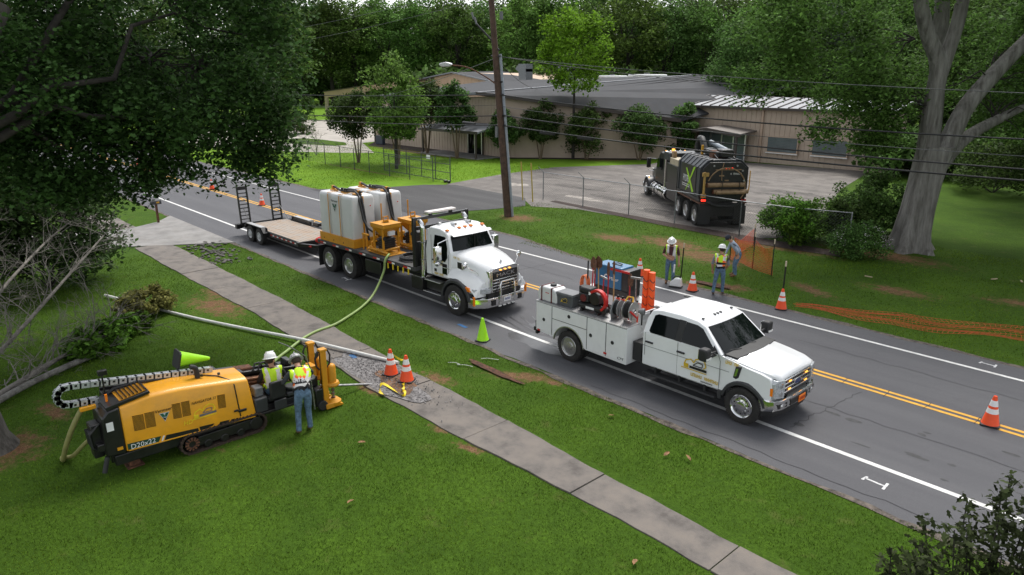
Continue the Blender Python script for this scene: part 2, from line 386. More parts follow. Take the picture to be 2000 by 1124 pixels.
def puddle(cx, cy, rx, ry, seed, m, z=.0062, n_=40, parent=None, name='damp_patch', amp=.25):
    r_ = random.Random(seed); ph = [r_.uniform(0, 6.28) for _ in range(5)]
    p = []
    for i in range(n_):
        t = 2 * math.pi * i / n_; k = 1 + amp * (.5 * math.sin(2 * t + ph[0]) + .35 * math.sin(3 * t + ph[1]) + .3 * math.sin(5 * t + ph[2]) + .2 * math.sin(9 * t + ph[3]))
        p.append((cx + rx * k * math.cos(t), cy + ry * k * math.sin(t)))
    return sheet(name, p, z, m, parent or road)
puddle(-13.9, 14.0, 1.15, .55, 3, WETM); puddle(-14.6, 15.0, .8, .35, 4, WETM, z=.0058)
for i in range(4): stroke([(-16.6 + .22 * i, 14.6 + .3 * i), (-15.9 + .2 * i, 14.5 + .22 * i), (-15.3 + .3 * i, 14.35 + .25 * i), (-14.7 + .22 * i, 14.4 + .2 * i)], .05, WETM, name='water_trail', z=.0068 + .0003 * i)
for i in range(14): puddle(-6 + rnd.uniform(-1.5, 6), 15.6 + rnd.uniform(-1.2, 1.2), rnd.uniform(.06, .3), rnd.uniform(.03, .09), 20 + i, mat('tar_spot', (.045, .045, .047), .8, var=.2), z=.0055 + .0001 * i, n_=14, name='tar_spot')

# cracks in the asphalt
CRK = mat('asphalt_crack', (.028, .028, .030), .9, var=.2); r3 = random.Random(61)
def crack(x0, y0, x1, y1, n_, j, wd): stroke([(x0 + (x1 - x0) * i / n_ + r3.uniform(-j, j), y0 + (y1 - y0) * i / n_ + r3.uniform(-j, j)) for i in range(n_ + 1)], wd, CRK, 'asphalt_crack', .0095 + r3.uniform(0, .0004))
for i in range(16): x = -12 + i * 1.05 + r3.uniform(-.2, .2); crack(x, 17.62, x + r3.uniform(-.1, .1), 18.12, 4, .02, .016)
for x0, y0, x1, y1 in ((-12, 15.9, -2, 16.1), (-30, 19.5, -18, 19.7), (-9, 19.8, 2, 19.9), (-40, 16.4, -33, 16.3), (-6.5, 14.4, -6.2, 17.5), (-1.6, 18.2, -1.2, 21.0), (-20.5, 18.2, -20.3, 21.1), (-11.0, 12.8, -3.0, 12.95)): crack(x0, y0, x1, y1, 26, .05, .013)

# sidewalk: slabs with joints
walk = thing('sidewalk', None, None); tag(walk, kind='structure')
rs_ = random.Random(5)
sx = -80.0; k = 0
while sx < 4:
    ln = 3.0; e = .012
    if not (-39.4 < sx + ln / 2 < -34.5):
        b = MB(); n_ = 8
        def edge(x, y, sd):
            xs_ = (-80, -40, -30, -22, -15, -12, -10, -7.5, -5, 0, 6); ya = (8.8, 8.8, 8.8, 8.92, 8.55, 8.62, 8.70, 8.86, 8.86, 8.88, 8.9) if sd == 1 else (10.2, 10.25, 10.32, 10.28, 9.96, 9.98, 9.88, 9.80, 9.76, 9.75, 9.75)
            return float(np.interp(x, xs_, ya)) + .02 * math.sin(x * 1.9 + sd) + .012 * math.sin(x * 6.1)
        bottom = [(sx + e + (ln - 2 * e) * i / n_, edge(sx + ln * i / n_, 8.72, 1)) for i in range(n_ + 1)]
        top = [(sx + e + (ln - 2 * e) * i / n_, edge(sx + ln * i / n_, 10.02, 2)) for i in range(n_, -1, -1)]
        o = b.prism(bottom + top, -.06, .025 + rs_.uniform(-.008, .010), 'z').build('concrete_slab', CONC, walk, bevel=.008, smooth=0)
    sx += ln
# grit, slurry and bore-pit spoil where the drill stem crosses the walk
GRIT = mat('grey_grit', (.19, .18, .178), .95, var=.5, scale=12, bump=.7, bscale=60)
puddle(-15.2, 9.2, 2.0, .62, 9, GRIT, z=.036, name='grit_patch', parent=walk, amp=.2)
puddle(-14.5, 9.25, .8, .36, 12, DIRT, z=.040, name='soil_patch', parent=walk)
b = MB(); r3 = random.Random(3)
for i in range(1100):
    x = -15.1 + r3.gauss(0, 1.0); y = 9.2 + r3.gauss(0, .33); s_ = r3.uniform(.005, .018)
    if not (8.7 < y < 10.05): continue
    b.at((x, y, .036 + s_ * .3), (r3.uniform(0, 3), r3.uniform(0, 3), 0), (s_, s_ * .8, s_ * .5)).box(-1, 1, -1, 1, -1, 1)
tag(b.build('loose_gravel', mat('gravel_stone', (.22, .21, .205), .9, var=.5, scale=8, island=.45), smooth=0, fix=False), 'loose grey gravel scattered over the sidewalk by the bore', 'gravel', kind='stuff')
# blue mark on the walk
stroke([(-16.9, 9.35), (-16.6, 9.3)], .14, BLUEP, z=.0405, parent=walk)

# near driveway
sheet('driveway', [(-42.0, 12.6), (-33.0, 12.6), (-33.9, 11.2), (-34.6, 10), (-35.5, 8.6), (-36.6, 6.5), (-38, 2), (-42, 2), (-41.2, 6), (-40, 8.6), (-39.8, 10), (-40.6, 11.5)], .030, CONC2, thick=.05)
# far side: asphalt apron, fenced lot, pale yard by the warehouse
sheet('driveway_apron', [(-33.2, 22.9), (-45.5, 22.9), (-44.2, 25), (-42.8, 27.5), (-42, 30), (-40.5, 31.6), (-33, 31.4), (-30.9, 29.4), (-31.5, 27)], .010, APRM)
sheet('parking_lot', [(-41.2, 31.3), (-33, 31.2), (-30.6, 29.6), (-28, 30.9), (-22, 31.2), (-17, 31.6), (-15.6, 33), (-16.8, 38), (-19.0, 44), (-21, 50), (-23.5, 61), (-40, 58), (-38.6, 52), (-42.8, 44), (-42.5, 38)], .006, LOTM)
sheet('yard_pavement', [(-92, 24), (-70, 33.5), (-66, 36.2), (-63, 39), (-73.4, 43.9), (-74, 47), (-78, 75), (-108, 79), (-120, 50)], .006, CONC3)
isl = puddle(-78.5, 40.2, 6.0, 2.6, 31, gme.materials[0], z=.012, name='grass_island', amp=.15)
isl.parent = None; isl['kind'] = 'structure'
LOTST = mat('lot_stain', (.085, .074, .066), .85, var=.5, scale=2.5); LOTPALE = mat('lot_pale_patch', (.30, .27, .24), .9, var=.25, scale=2)
r3 = random.Random(15)
for i in range(16): puddle(r3.uniform(-38, -20), r3.uniform(33, 46), r3.uniform(.5, 2.2), r3.uniform(.2, .8), 300 + i, LOTST if i % 3 else LOTPALE, z=.0072 + .0001 * i, name='lot_stain', parent=bpy.data.objects['parking_lot'], amp=.45)
puddle(-22, 33.4, 3.4, .9, 340, LOTST, z=.0095, name='lot_stain', parent=bpy.data.objects['parking_lot'], amp=.4); puddle(-31, 49, 5.5, .5, 341, LOTST, z=.0096, name='lot_stain', parent=bpy.data.objects['parking_lot'], amp=.3)
# mulch bed along the warehouse
MULCH = mat('dark_mulch', (.045, .028, .022), .95, var=.5, scale=10, bump=.8, bscale=30)
sheet('mulch_bed', [(-73.5, 45.6), (-70, 42.6), (-60, 43.2), (-52, 43.9), (-47, 48.4), (-40.5, 54.2), (-41.5, 56), (-50, 46.8), (-51.5, 45.7)], .016, MULCH)
sheet('mulch_bed', [(-31, 31.6), (-22, 30.7), (-16, 30.5), (-12.6, 30.8), (-13, 31.8), (-22, 31.6), (-31, 32.1)], .016, MULCH)
# trench dug in the verge and loose spoil
SPRAYF = mat('faded_spray_paint', (.34, .36, .33), .9, var=.6, scale=40)
TR = mat('trench_soil', (.085, .036, .018), .98, var=.5, scale=14, bump=.8, bscale=40)
puddle(-13.35, 11.55, 1.0, .12, 41, TR, z=.045, name='trench', parent=ground); puddle(-13.9, 22.95, .7, .22, 43, TR, z=.045, name='trench', parent=ground)
for i in range(2): stroke([(-14.6 + i * .3, 11.0 + .09 * i), (-14.45 + .3 * i, 11.15 + .09 * i), (-14.2 + .28 * i, 11.2 + rnd.uniform(-.05, .2))], .03, SPRAYF, z=.045, parent=ground, name='paint_mark')
SPRAYF2 = 0
for i in range(1): stroke([(-14.2 + i * .3, 11.85 + .1 * i), (-14.1 + i * .3, 12.0 + .05 * i), (-13.8 + .26 * i, 12.1 + rnd.uniform(-.1, .1))], .03, SPRAYF, z=.045, parent=ground, name='paint_mark')
# cut stones by the drive
b = MB(); r3 = random.Random(11)
for i in range(150):
    x = -33.4 + r3.uniform(-.6, 4.0); y = 11.2 + r3.gauss(0, .42) - (x + 33) * .05; s_ = r3.uniform(.05, .13)
    b.at((x, y, s_ * .25), (r3.uniform(-.3, .3), r3.uniform(-.3, .3), r3.uniform(0, 6)), (s_, s_ * .7, s_ * .3)).ball((0, 0, 0), 1, 6, 4)
tag(b.build('rock_border', mat('field_stone', (.095, .09, .08), .9, var=.4, scale=4, island=.4), smooth=0, fix=False), 'low bed of grey field stones beside the concrete driveway', 'rocks', kind='stuff')

# ---------------------------------------------------------------- grass blades (nobody could count them)
GRASSM = mat('grass_blade', (.135, .215, .018), .8, var=.2, scale=.5, island=.55, trans=.3, c2=(.050, .108, .010), spec=.15)
def paved(X, Y):
    p = ((Y > 12.5) & (Y < 22.3)) | ((Y > np.interp(X, (-40, -30, -22, -15, -12, -10, -7.5, 0), (8.80, 8.80, 8.92, 8.56, 8.62, 8.70, 8.86, 8.88))) & (Y < np.interp(X, (-40, -30, -22, -15, -12, -10, -7.5, 0), (10.24, 10.31, 10.27, 9.95, 9.97, 9.87, 9.79, 9.74)))) | ((X < -24) & (Y > 22.2) & (Y < 23.3))
    p |= (X < -33.6) & (X > -40.6) & (Y < 12.6)
    p |= (X > -45.2) & (X < -31.2) & (Y > 22.3) & (Y < 31.6)
    p |= (Y > 31.0) & (X > -42) & (X < -13)
    return p
BRIGHTGM = mat('bright_green_blade', (.165, .285, .020), .8, var=.2, scale=.5, island=.5, trans=.3, c2=(.10, .20, .014), spec=.1)  # brighter green blades for the strip along the fence
def grass(name, x0, x1, y0, y1, dens, h, wd, seed, label, gm=None):
    rs = np.random.RandomState(seed); N = int((x1 - x0) * (y1 - y0) * dens)
    X = rs.uniform(x0, x1, N); Y = rs.uniform(y0, y1, N)
    d = dirt_at(X, Y); clump = vnoise(X, Y, .35, 5) * .6 + vnoise(X, Y, 1.3, 8) * .5
    keep = ~paved(X, Y) & (rs.rand(N) > d * 1.25) & (rs.rand(N) < .35 + clump)
    mach = (np.abs(X + 14.7) < .9) & (Y > 2.5) & (Y < 7.4); keep &= ~(mach & (rs.rand(N) < .6))
    X, Y = X[keep], Y[keep]; N = len(X); Z = ground_z(X, Y) - .004
    a = rs.uniform(0, 2 * np.pi, N); hh = h * rs.uniform(.5, 1.25, N) * (.7 + .5 * vnoise(X, Y, .9, 9)); ww = wd * rs.uniform(.6, 1.3, N)
    ln = rs.uniform(.1, .9, N) * hh; b_ = rs.uniform(0, 2 * np.pi, N)
    cx, sy = np.cos(a) * ww / 2, np.sin(a) * ww / 2
    V = np.empty((N, 3, 3)); V[:, 0] = np.stack([X - cx, Y - sy, Z], 1); V[:, 1] = np.stack([X + cx, Y + sy, Z], 1)
    V[:, 2] = np.stack([X + np.cos(b_) * ln, Y + np.sin(b_) * ln, Z + hh], 1)
    me = bpy.data.meshes.new(name); me.vertices.add(N * 3); me.vertices.foreach_set('co', V.ravel().astype(np.float32))
    me.loops.add(N * 3); me.loops.foreach_set('vertex_index', np.arange(N * 3, dtype=np.int32))
    me.polygons.add(N); me.polygons.foreach_set('loop_start', np.arange(0, N * 3, 3, dtype=np.int32)); me.update(calc_edges=True)
    me.materials.append(gm or GRASSM); tag(inst(name, me), label, 'grass', kind='stuff')
grass('lawn_grass', -21, -1.2, -1.5, 8.8, 800, .050, .014, 1, 'short mown lawn grass in the foreground around the drill')
grass('verge_grass', -22, 0, 10.0, 12.7, 800, .050, .014, 2, 'grass verge between the sidewalk and the near road edge')
grass('shaded_grass', -36, -21, -1, 12.7, 330, .055, .020, 3, 'shaded grass left of the drill under the oak')
grass('far_verge_grass', -32, 4, 22.0, 36, 200, .06, .024, 4, 'grass bank beyond the road around the stakes')
grass('distant_grass', -75, -32, 22.4, 44, 60, .07, .045, 6, 'bright grass strip along the chain link fence', BRIGHTGM)
# ---------------------------------------------------------------- wheels
WH = {}
def wheel(parent, x, y, s, r=.40, w=.24, rr=.25, rimm=None, deep=.02, name='wheel', hubc=None):
    """tyre with tread blocks, outer face at y looking to side s (-1 right, +1 left); rim is a sub-part"""
    rimm = rimm or ALU; key = (r, w, rr, rimm.name, deep)
    if key not in WH:
        b = MB(); h = w * .52
        b.lathe([(rr * .98, h), (rr * .98, .02), (rr + .012, .006), (r * .84, 0), (r - .025, .012), (r - .008, .035), (r - .008, w - .035), (r - .025, w - .012), (r * .84, w), (rr + .012, w - .006), (rr * .98, w - .02), (rr * .98, h + .01)], 36, 'y')
        nb = 44
        for j in range(nb):
            a = 2 * math.pi * j / nb
            for k, (y0, y1) in enumerate(((.02, w * .30), (w * .36, w * .64), (w * .70, w - .02))):
                b.at((0, 0, 0), (0, a + k * .07, 0)).box(-r * .052, r * .052, y0, y1, r - .02, r + .004)
        b.M = None
        ty = b.mesh('tyre', RUBBER, 35)
        b = MB()
        b.lathe([(rr * .97, .03), (rr + .008, .0), (rr + .002, -.006), (rr - .012, .0), (rr - .03, .025 + deep * .3), (rr * .80, .03 + deep), (rr * .60, .022 + deep * .8), (rr * .46, .01 + deep * .4), (rr * .42, -.025 + deep * .2), (rr * .3, -.03 + deep * .2), (.004, -.03 + deep * .2)], 32, 'y')
        b.mx(1)
        for j in range(10):
            a = 2 * math.pi * (j + .5) / 10; px_, pz = rr * .70 * math.cos(a), rr * .70 * math.sin(a)
            b.cyl((px_, .024 + deep * .9 - .006, pz), (px_, .05 + deep, pz), rr * .065, n=8)
        b.mx(0)
        for j in range(10):
            a = 2 * math.pi * j / 10; px_, pz = rr * .52 * math.cos(a), rr * .52 * math.sin(a)
            b.cyl((px_, .02 + deep * .6, pz), (px_, -.006 + deep * .5, pz), rr * .055, n=6)
        WH[key] = (ty, b.mesh('rim', [rimm, BLACK], 35, True))
    ty, ri = WH[key]
    o = inst(name, ty, parent, (x, y, r), (0, 0, 0 if s < 0 else math.pi))
    inst('rim', ri, o)
    return o
def arch(cx, cz, r, a0, a1, n=12): return [(cx + r * math.cos(R(a0 + (a1 - a0) * i / n)), cz + r * math.sin(R(a0 + (a1 - a0) * i / n))) for i in range(n + 1)]
LOGOY = mat('logo_gold', (.62, .42, .02), .5, var=.1)
def lens(parent, name, x0, x1, y0, y1, z0, z1, m, bevel=.006): return MB().box(x0, x1, y0, y1, z0, z1).build(name, m, parent, bevel=bevel)
def excavator_logo(parent, x, y, z, k, xd=1, ax='y', name='door_logo', yel=None, blk=None):
    """small print: outlined digger silhouette over a bar; ax='y' print on a side facing -y, ax='x' facing +x (text runs along +y)"""
    yel = yel or LOGOY; blk = blk or BLACK
    b = MB()
    def seg(p, q, wd, m, t):
        b.mx(m); d = Vector((q[0] - p[0], q[1] - p[1])); n_ = Vector((-d.y, d.x)).normalized() * wd / 2
        pts = [(p[0] - n_.x, p[1] - n_.y), (q[0] - n_.x, q[1] - n_.y), (q[0] + n_.x, q[1] + n_.y), (p[0] + n_.x, p[1] + n_.y)]
        if ax == 'y': b.prism([(x + xd * a * k, z + c * k) for a, c in pts], y, y - .002 - t, 'y')
        else: b.prism([(y + a * k, z + c * k) for a, c in pts], x, x + .002 + t, 'x')
    S_ = [(-.5, .02), (-.42, .22), (-.2, .30), (-.08, .18), (.0, .34), (.22, .42), (.40, .34), (.46, .14), (.36, .06)]
    for i in range(len(S_) - 1): seg(S_[i], S_[i + 1], .045, 0, .0003 * i)
    S2 = [(-.1, .08), (.1, .24), (.32, .22), (.3, .08), (-.1, .08)]
    for i in range(len(S2) - 1): seg(S2[i], S2[i + 1], .03, 1, .003 + .0003 * i)
    seg((-.25, -.02), (.5, -.02), .10, 1, .0004); seg((-.62, -.12), (.5, -.12), .035, 0, .0008)
    seg((-.5, .0), (-.3, .0), .16, 0, .0052)
    return b.build(name, [yel, blk], parent, smooth=0)

def faint_print(n, size, m, parent, loc, xdir, zdir, seed=1, gap=None, name='faint_print'):
    """print too small to read in the photograph: a row of blurred character blocks"""
    u = Vector(xdir).normalized(); v = Vector(zdir).normalized(); nr = u.cross(v); r_ = random.Random(seed); b = MB(); w_ = size * .62
    for i in range(n):
        if gap and i in gap: continue
        c = Vector(loc) + u * (i - (n - 1) / 2) * w_ * 1.18
        for a0, a1, h0, h1 in ((-.5, -.22, -.5, .5), (.2, .5, -.5, .5), (-.2, .2, *r_.choice(((-.5, -.28), (-.1, .12), (.28, .5))))):
            b.add([c + u * w_ * a + v * size * h + nr * .003 for a, h in ((a0, h0), (a1, h0), (a1, h1), (a0, h1))], [(0, 1, 2, 3)])
    o = b.build(name, m, parent, smooth=0, fix=False); o['kind'] = 'stuff'
    return o

# ---------------------------------------------------------------- white crew-cab service truck
def service_truck():
    T = thing('service_truck', 'white crew cab service truck with orange front plate and loaded utility body', 'truck', (-7.36, 14.78, 0), R(0.2))
    HW = 1.0
    def ys(z): return .995 - max(0, z - 1.45) / .55 * .185
    # lower cab body and fenders with wheel opening
    low = [(-2.84, .58)] + [(-.64, .58)] + arch(0, .43, .53, 162, 18)[::1] + [(.57, .60), (.61, .74), (.61, 1.06), (.57, 1.22), (.35, 1.285), (0, 1.325), (-.55, 1.40), (-.70, 1.452), (-2.84, 1.452)]
    def bodyfn(q):
        x, y, z = q; k = 1.0
        if x > .2: k -= .07 * ((x - .2) / .41) ** 2
        if z < .8: k -= .02 * (.8 - z) / .22
        if z > 1.15 and x > -.6: k -= .055 * min(1, (z - 1.15) / .2)
        return (x, y * k, z)
    b = MB()
    xs = [-2.84, -2.1, -1.4, -.7, -.35, 0, .3, .55, .75]
    b.prism(low, -HW, HW, 'y', bodyfn)
    b.build('cab_body', WHITE, T, bevel=.03, seg=3, smooth=40)
    # hood, crowned
    secs = []
    for x, hw, z, zc in ((.725, .72, 1.19, 1.225), (.68, .79, 1.245, 1.295), (.45, .85, 1.305, 1.37), (.05, .89, 1.355, 1.425), (-.35, .90, 1.40, 1.465), (-.56, .90, 1.42, 1.475)):
        prof = [(-hw, z - .05), (-hw, z), (-hw * .86, z + (zc - z) * .75), (-hw * .55, zc - .01), (-hw * .5, zc + .012), (0, zc + .015), (hw * .5, zc + .012), (hw * .55, zc - .01), (hw * .86, z + (zc - z) * .75), (hw, z), (hw, z - .05)]
        secs.append([(x, y, zz) for y, zz in prof])
    MB().loft(secs).build('hood', WHITE, T, smooth=50)
    # greenhouse
    gh = [(-.62, 1.44), (-1.18, 1.95), (-1.42, 2.035), (-1.9, 2.065), (-2.45, 2.05), (-2.70, 2.0), (-2.80, 1.80), (-2.838, 1.44)]
    def ghfn(q): return (q[0], q[1] * ys(q[2]), q[2] + (.02 if abs(q[1]) < .5 else 0))
    b = MB()
    ns = 8; n = len(gh)
    secs = [[(x, ys(z) * t, z + (.025 * (1 - t * t) if z > 1.9 else 0)) for x, z in gh] for t in (-1, -.96, -.7, -.35, 0, .35, .7, .96, 1)]
    b.loft(secs); b.build('cab_roof', WHITE, T, bevel=.02, smooth=45)
    # glass
    def glass(poly, s, m=GLASS, off=.010, th=.012, name='window', bev=.0):
        return MB().prism(poly, 0, 1, 'y', lambda q: (q[0], s * (ys(q[2]) + off - th + q[1] * th), q[2])).build(name, m, T, bevel=bev, smooth=0)
    for s in (-1, 1):
        glass([(-.80, 1.50), (-1.24, 1.90), (-1.40, 1.945), (-1.70, 1.955), (-1.72, 1.475), (-.86, 1.475)], s)
        glass([(-1.90, 1.475), (-1.90, 1.955), (-2.50, 1.945), (-2.60, 1.90), (-2.66, 1.52), (-2.62, 1.475)], s)
        glass([(-1.715, 1.47), (-1.71, 1.965), (-1.895, 1.965), (-1.895, 1.47)], s, BLACKP, .008, name='door_pillar_trim')
        glass([(-.70, 1.46), (-.78, 1.55), (-.86, 1.62), (-.86, 1.46)], s, BLACKP, .012, name='mirror_sail')
    secs = []
    for t in (-1, -.8, -.4, 0, .4, .8, 1):
        bow = .075 * (1 - t * t)
        secs.append([(-.585 + bow, .87 * t, 1.462), (-1.165 + bow * .7, .755 * t, 1.955), (-1.18 + bow * .7, .755 * t, 1.945), (-.60 + bow, .87 * t, 1.45)])
    MB().loft(secs).build('windshield', GLASS, T, smooth=40)
    secs = [[(-.30 + .08 * (1 - t * t), .86 * t, 1.452), (-.62, .88 * t, 1.470), (-.62, .88 * t, 1.42), (-.30 + .08 * (1 - t * t), .86 * t, 1.40)] for t in (-1, -.6, -.2, .2, .6, 1)]
    secs = [[(x, y, z + .03 * (1 - (y / .9) ** 2)) for x, y, z in q] for q in secs]
    MB().loft(secs).build('cowl', BLACKP, T, smooth=40)
    for y0 in (-.35, .30): MB().tube([(-.5, y0, 1.495), (-.60, y0 - .25, 1.50), (-.66, y0 - .48, 1.51)], .012, 6).build('wiper', BLACKP, T)
    MB().box(-2.858, -2.84, -.72, .72, 1.50, 1.92).build('rear_window', GLASS, T)
    # door shut lines, handles
    for s in (-1, 1):
        for nm, pts in (('door_seam', [(-.64, .60), (-.64, 1.30), (-.70, 1.45)]), ('door_seam', [(-1.80, .60), (-1.80, 1.45)]), ('door_seam', [(-2.76, .85), (-2.76, 1.45)]), ('door_seam', [(-.64, .605), (-2.5, .605)]), ('body_crease', [(-.4, 1.12), (-2.82, 1.10)])):
            b = MB()
            for p, q in zip(pts[:-1], pts[1:]): b.tube([(p[0], s * (HW - .004 - (.02 if p[1] < .7 else 0)), p[1]), (q[0], s * (HW - .004 - (.02 if q[1] < .7 else 0)), q[1])], .0055, 5)
            b.build(nm, MGREY if nm == 'body_crease' else BLACK, T)
        for x in (-1.70, -2.62): MB().box(x - .11, x + .11, s * (HW - .005), s * (HW + .035), 1.20, 1.245).build('door_handle', BLACKP, T, bevel=.012)
        # mirror
        m_ = MB().box(-.92, -.70, s * 1.28, s * 1.50, 1.38, 1.68).build('mirror', BLACKP, T, bevel=.05, seg=3)
        MB().tube([(-.78, s * .97, 1.50), (-.80, s * 1.3, 1.50)], .028, 8).box(-.83, -.76, s * .97, s * 1.3, 1.40, 1.44).build('mirror_arm', BLACKP, T, bevel=.008)
        MB().box(-.935, -.92, s * 1.30, s * 1.48, 1.41, 1.65).build('mirror_glass', CHROME, m_)
        MB().box(-.72, -.692, s * 1.30, s * 1.48, 1.42, 1.47).build('mirror_lamp', REFL, m_)
        # wheel-arch flare
        b = MB(); a_ = arch(0, .43, .55, 168, 12, 16); i_ = arch(0, .43, .49, 168, 12, 16)
        secs = []
        for (xo, zo), (xi, zi) in zip(a_, i_):
            k = 1 - .06 * max(0, (xo - .2) / .4) ** 2
            secs.append([(xo * 1.02, s * .985 * k, zo + .03), (xo, s * 1.05 * k, zo), (xi, s * 1.05 * k, zi), (xi, s * .985 * k, zi)])
        b.loft(secs).build('wheel_arch_flare', DGREY, T, smooth=40)
        MB().box(-.64, -.54, s * .80, s * 1.03, .42, .62).build('flare_tail', DGREY, T, bevel=.01)
        # running board
        MB().box(-2.70, -.66, s * .86, s * 1.12, .40, .455).build('running_board', BLACKP, T, bevel=.02)
        for x in (-2.4, -1.7, -1.0): MB().box(x - .03, x + .03, s * .75, s * 1.0, .455, .60).build('step_bracket', BLACKP, T)
        # side vent
        MB().prism([(-.30, 1.02), (-.25, 1.30), (-.12, 1.32), (-.16, 1.05), (-.22, 1.0)], s * .94, s * .992, 'y').build('fender_vent', BLACKP, T, bevel=.008)
        MB().prism([(-.27, 1.06), (-.23, 1.26), (-.17, 1.27), (-.21, 1.08)], s * .97, s * 1.0, 'y').build('vent_trim', CHROME, T)
        # headlight
        hl = MB().prism([(s * .62, .76), (s * .62, 1.19), (s * .86, 1.20), (s * .905, 1.12), (s * .90, .78)], (.50), .745, 'x', lambda q: (q[0] + .02 - .09 * max(0, (abs(q[1]) - .62) / .29) ** 2, q[1], q[2])).build('headlight', mat('headlamp_lens', (.50, .52, .54), .15, .2, var=.25, scale=25), T, bevel=.012)
        for z in (.87, 1.07): MB().lathe([(.055, -.01), (.06, .012), (.02, .02)], 12, 'x', (.735, s * .72, z)).build('headlight_projector', CHROME, hl)
        MB().box(.52, .635, s * .885, s * .925, .84, 1.02).build('marker_lens', AMBER, hl)
        lens(T, 'roof_lamp', -2.78, -2.66, s * .60, s * .72, 2.03, 2.055, BLACKP)
    for y in (-.62, -.13, 0, .13, .62): MB().ball((-1.40, y, 2.062), (.045, .035, .022), 10, 6).build('clearance_lamp', DGREY, T)
    mark_ = set(col.objects)
    # grille
    g = MB().box(.86, .925, -.62, .62, .76, 1.20).build('grille', BLACK, T, bevel=.01)
    for z in (.86, .96, 1.06, 1.15): MB().box(.925, .945, -.61, .61, z - .016, z + .016).build('grille_bar', CHROME, g, bevel=.006)
    for i in range(15):
        y = -.56 + i * .08
        if abs(y) > .13: MB().box(.926, .937, y - .012, y + .012, .80, 1.17).build('grille_slat', STEEL, g)
    MB().lathe([(.001, .965), (.09, .96), (.105, .945)], 24, 'x', (0, 0, 0)).build('badge', mat('badge_blue', (.02, .04, .12), .25, var=.1), g, loc=(0, 0, 1.0)).scale = (1, 1.45, .62)
    MB().lathe([(.106, .952), (.118, .948), (.118, .93), (.104, .93)], 24, 'x').build('badge_rim', CHROME, g, loc=(0, 0, 1.0)).scale = (1, 1.45, .62)
    for y, z in ((-.38, .91), (-.38, 1.10), (.38, .91), (.38, 1.10)): lens(g, 'warning_lamp', .945, .962, y - .055, y + .055, z - .016, z + .016, AMBERON)
    # bumper
    bp = [[(x, y, z) for (x, z) in ((.92 + dx, .46), (1.0 + dx, .50), (1.02 + dx, .60), (1.0 + dx, .72), (.93 + dx, .745), (.80 + dx, .70), (.80 + dx, .48))] for y, dx in ((-1.0, -.24), (-.93, -.11), (-.7, -.02), (-.35, 0), (0, .01), (.35, 0), (.7, -.02), (.93, -.11), (1.0, -.24))]
    bo = MB().loft(bp).build('front_bumper', CHROME, T, smooth=40)
    MB().box(1.008, 1.03, -.40, .40, .53, .68).build('bumper_opening', BLACK, bo, bevel=.01)
    for s in (-1, 1): MB().prism([(s * .52, .545), (s * .52, .66), (s * .86, .66), (s * .82, .545)], .92, 1.012, 'x', lambda q: (q[0] - (.05 if abs(q[1]) > .7 else 0), q[1], q[2])).build('fog_lamp', BLACK, bo, bevel=.006)
    for s in (-1, 1): MB().lathe([(.03, .0), (.035, .018), (.005, .024)], 10, 'x', (.985, s * .70, .60)).build('fog_lens', CHROME, bo)
    va = [[(.90 + dx, y, .30), (.95 + dx, y, .34), (.97 + dx, y, .46), (.82 + dx, y, .47), (.80 + dx, y, .32)] for y, dx in ((-.97, -.25), (-.85, -.1), (-.4, 0), (0, .01), (.4, 0), (.85, -.1), (.97, -.25))]
    MB().loft(va).build('valance', BLACKP, T, smooth=40)
    pl = MB().box(1.035, 1.05, -.05, .26, .50, .66).build('front_plate', mat('plate_orange', (.85, .20, .01), .5, var=.04), T, bevel=.005)
    faint_print(5, .07, mat('plate_print', (.45, .03, .01), .5), pl, (1.05, .105, .58), (0, 1, 0), (0, 0, 1), 3)
    for o_ in list(col.objects):
        if o_ not in mark_ and o_.parent == T: o_.location.x -= .2
    # chassis
    MB().box(-6.6, .7, -.48, -.36, .50, .66).box(-6.6, .7, .36, .48, .50, .66).box(-.12, .12, -.8, .8, .34, .48).box(-5.25, -5.05, -.8, .8, .34, .48).box(-2.9, -.75, -.8, .8, .56, .60).box(-.6, .75, -.45, .45, .45, .85).build('chassis', BLACK, T, bevel=.01)
    for s in (-1, 1):
        wheel(T, 0, s * 1.06, s, .43, .235, .265, CHROME, 0.0, 'front_wheel')
        wheel(T, -5.16, s * 1.19, s, .43, .22, .265, ALU, .10, 'rear_wheel'); wheel(T, -5.16, s * .94, s, .43, .22, .265, STEEL, .02, 'rear_wheel')
        MB().box(-3.14, -2.88, s * .55, s * .97, .60, 1.10).build('fuel_panel', BLACKP, T, bevel=.01)
    faint_print(12, .085, LOGOY, T, (-1.02, -1.002, .76), (1, 0, -.02), (0, 0, 1), 1, (5,))
    faint_print(11, .04, BLACK, T, (-.95, -1.0, .665), (1, 0, 0), (0, 0, 1), 2)
    faint_print(6, .075, LOGOY, T, (-.36, -.975, 1.33), (1, 0, 0), (0, .25, 1), 4, (3,))
    excavator_logo(T, -1.28, -1.002, .95, .62)
    # utility body
    X0, X1, Yo, Yi, Z0, Z1 = -6.42, -3.17, 1.20, .70, .53, 1.48
    for s in (-1, 1):
        sil = [(X0, Z1), (X0, Z0 + .07), (-5.75, Z0 + .02)] + arch(-5.16, .43, .56, 168, 12, 14) + [(-4.55, Z0 - .02), (X1, Z0 - .04), (X1, Z1)]
        cb = MB().prism(sil, s * Yi, s * Yo, 'y').build('tool_compartment', WHITE2, T, bevel=.012)
        for x0, x1, z0, z1 in ((-6.36, -5.81, .64, 1.44), (-5.78, -4.52, 1.10, 1.44), (-4.49, -3.86, .56, 1.44), (-3.83, -3.21, .56, 1.44)):
            dr = MB().box(x0, x1, s * Yo, s * (Yo + .012), z0, z1).build('compartment_door', WHITE2, cb, bevel=.006)
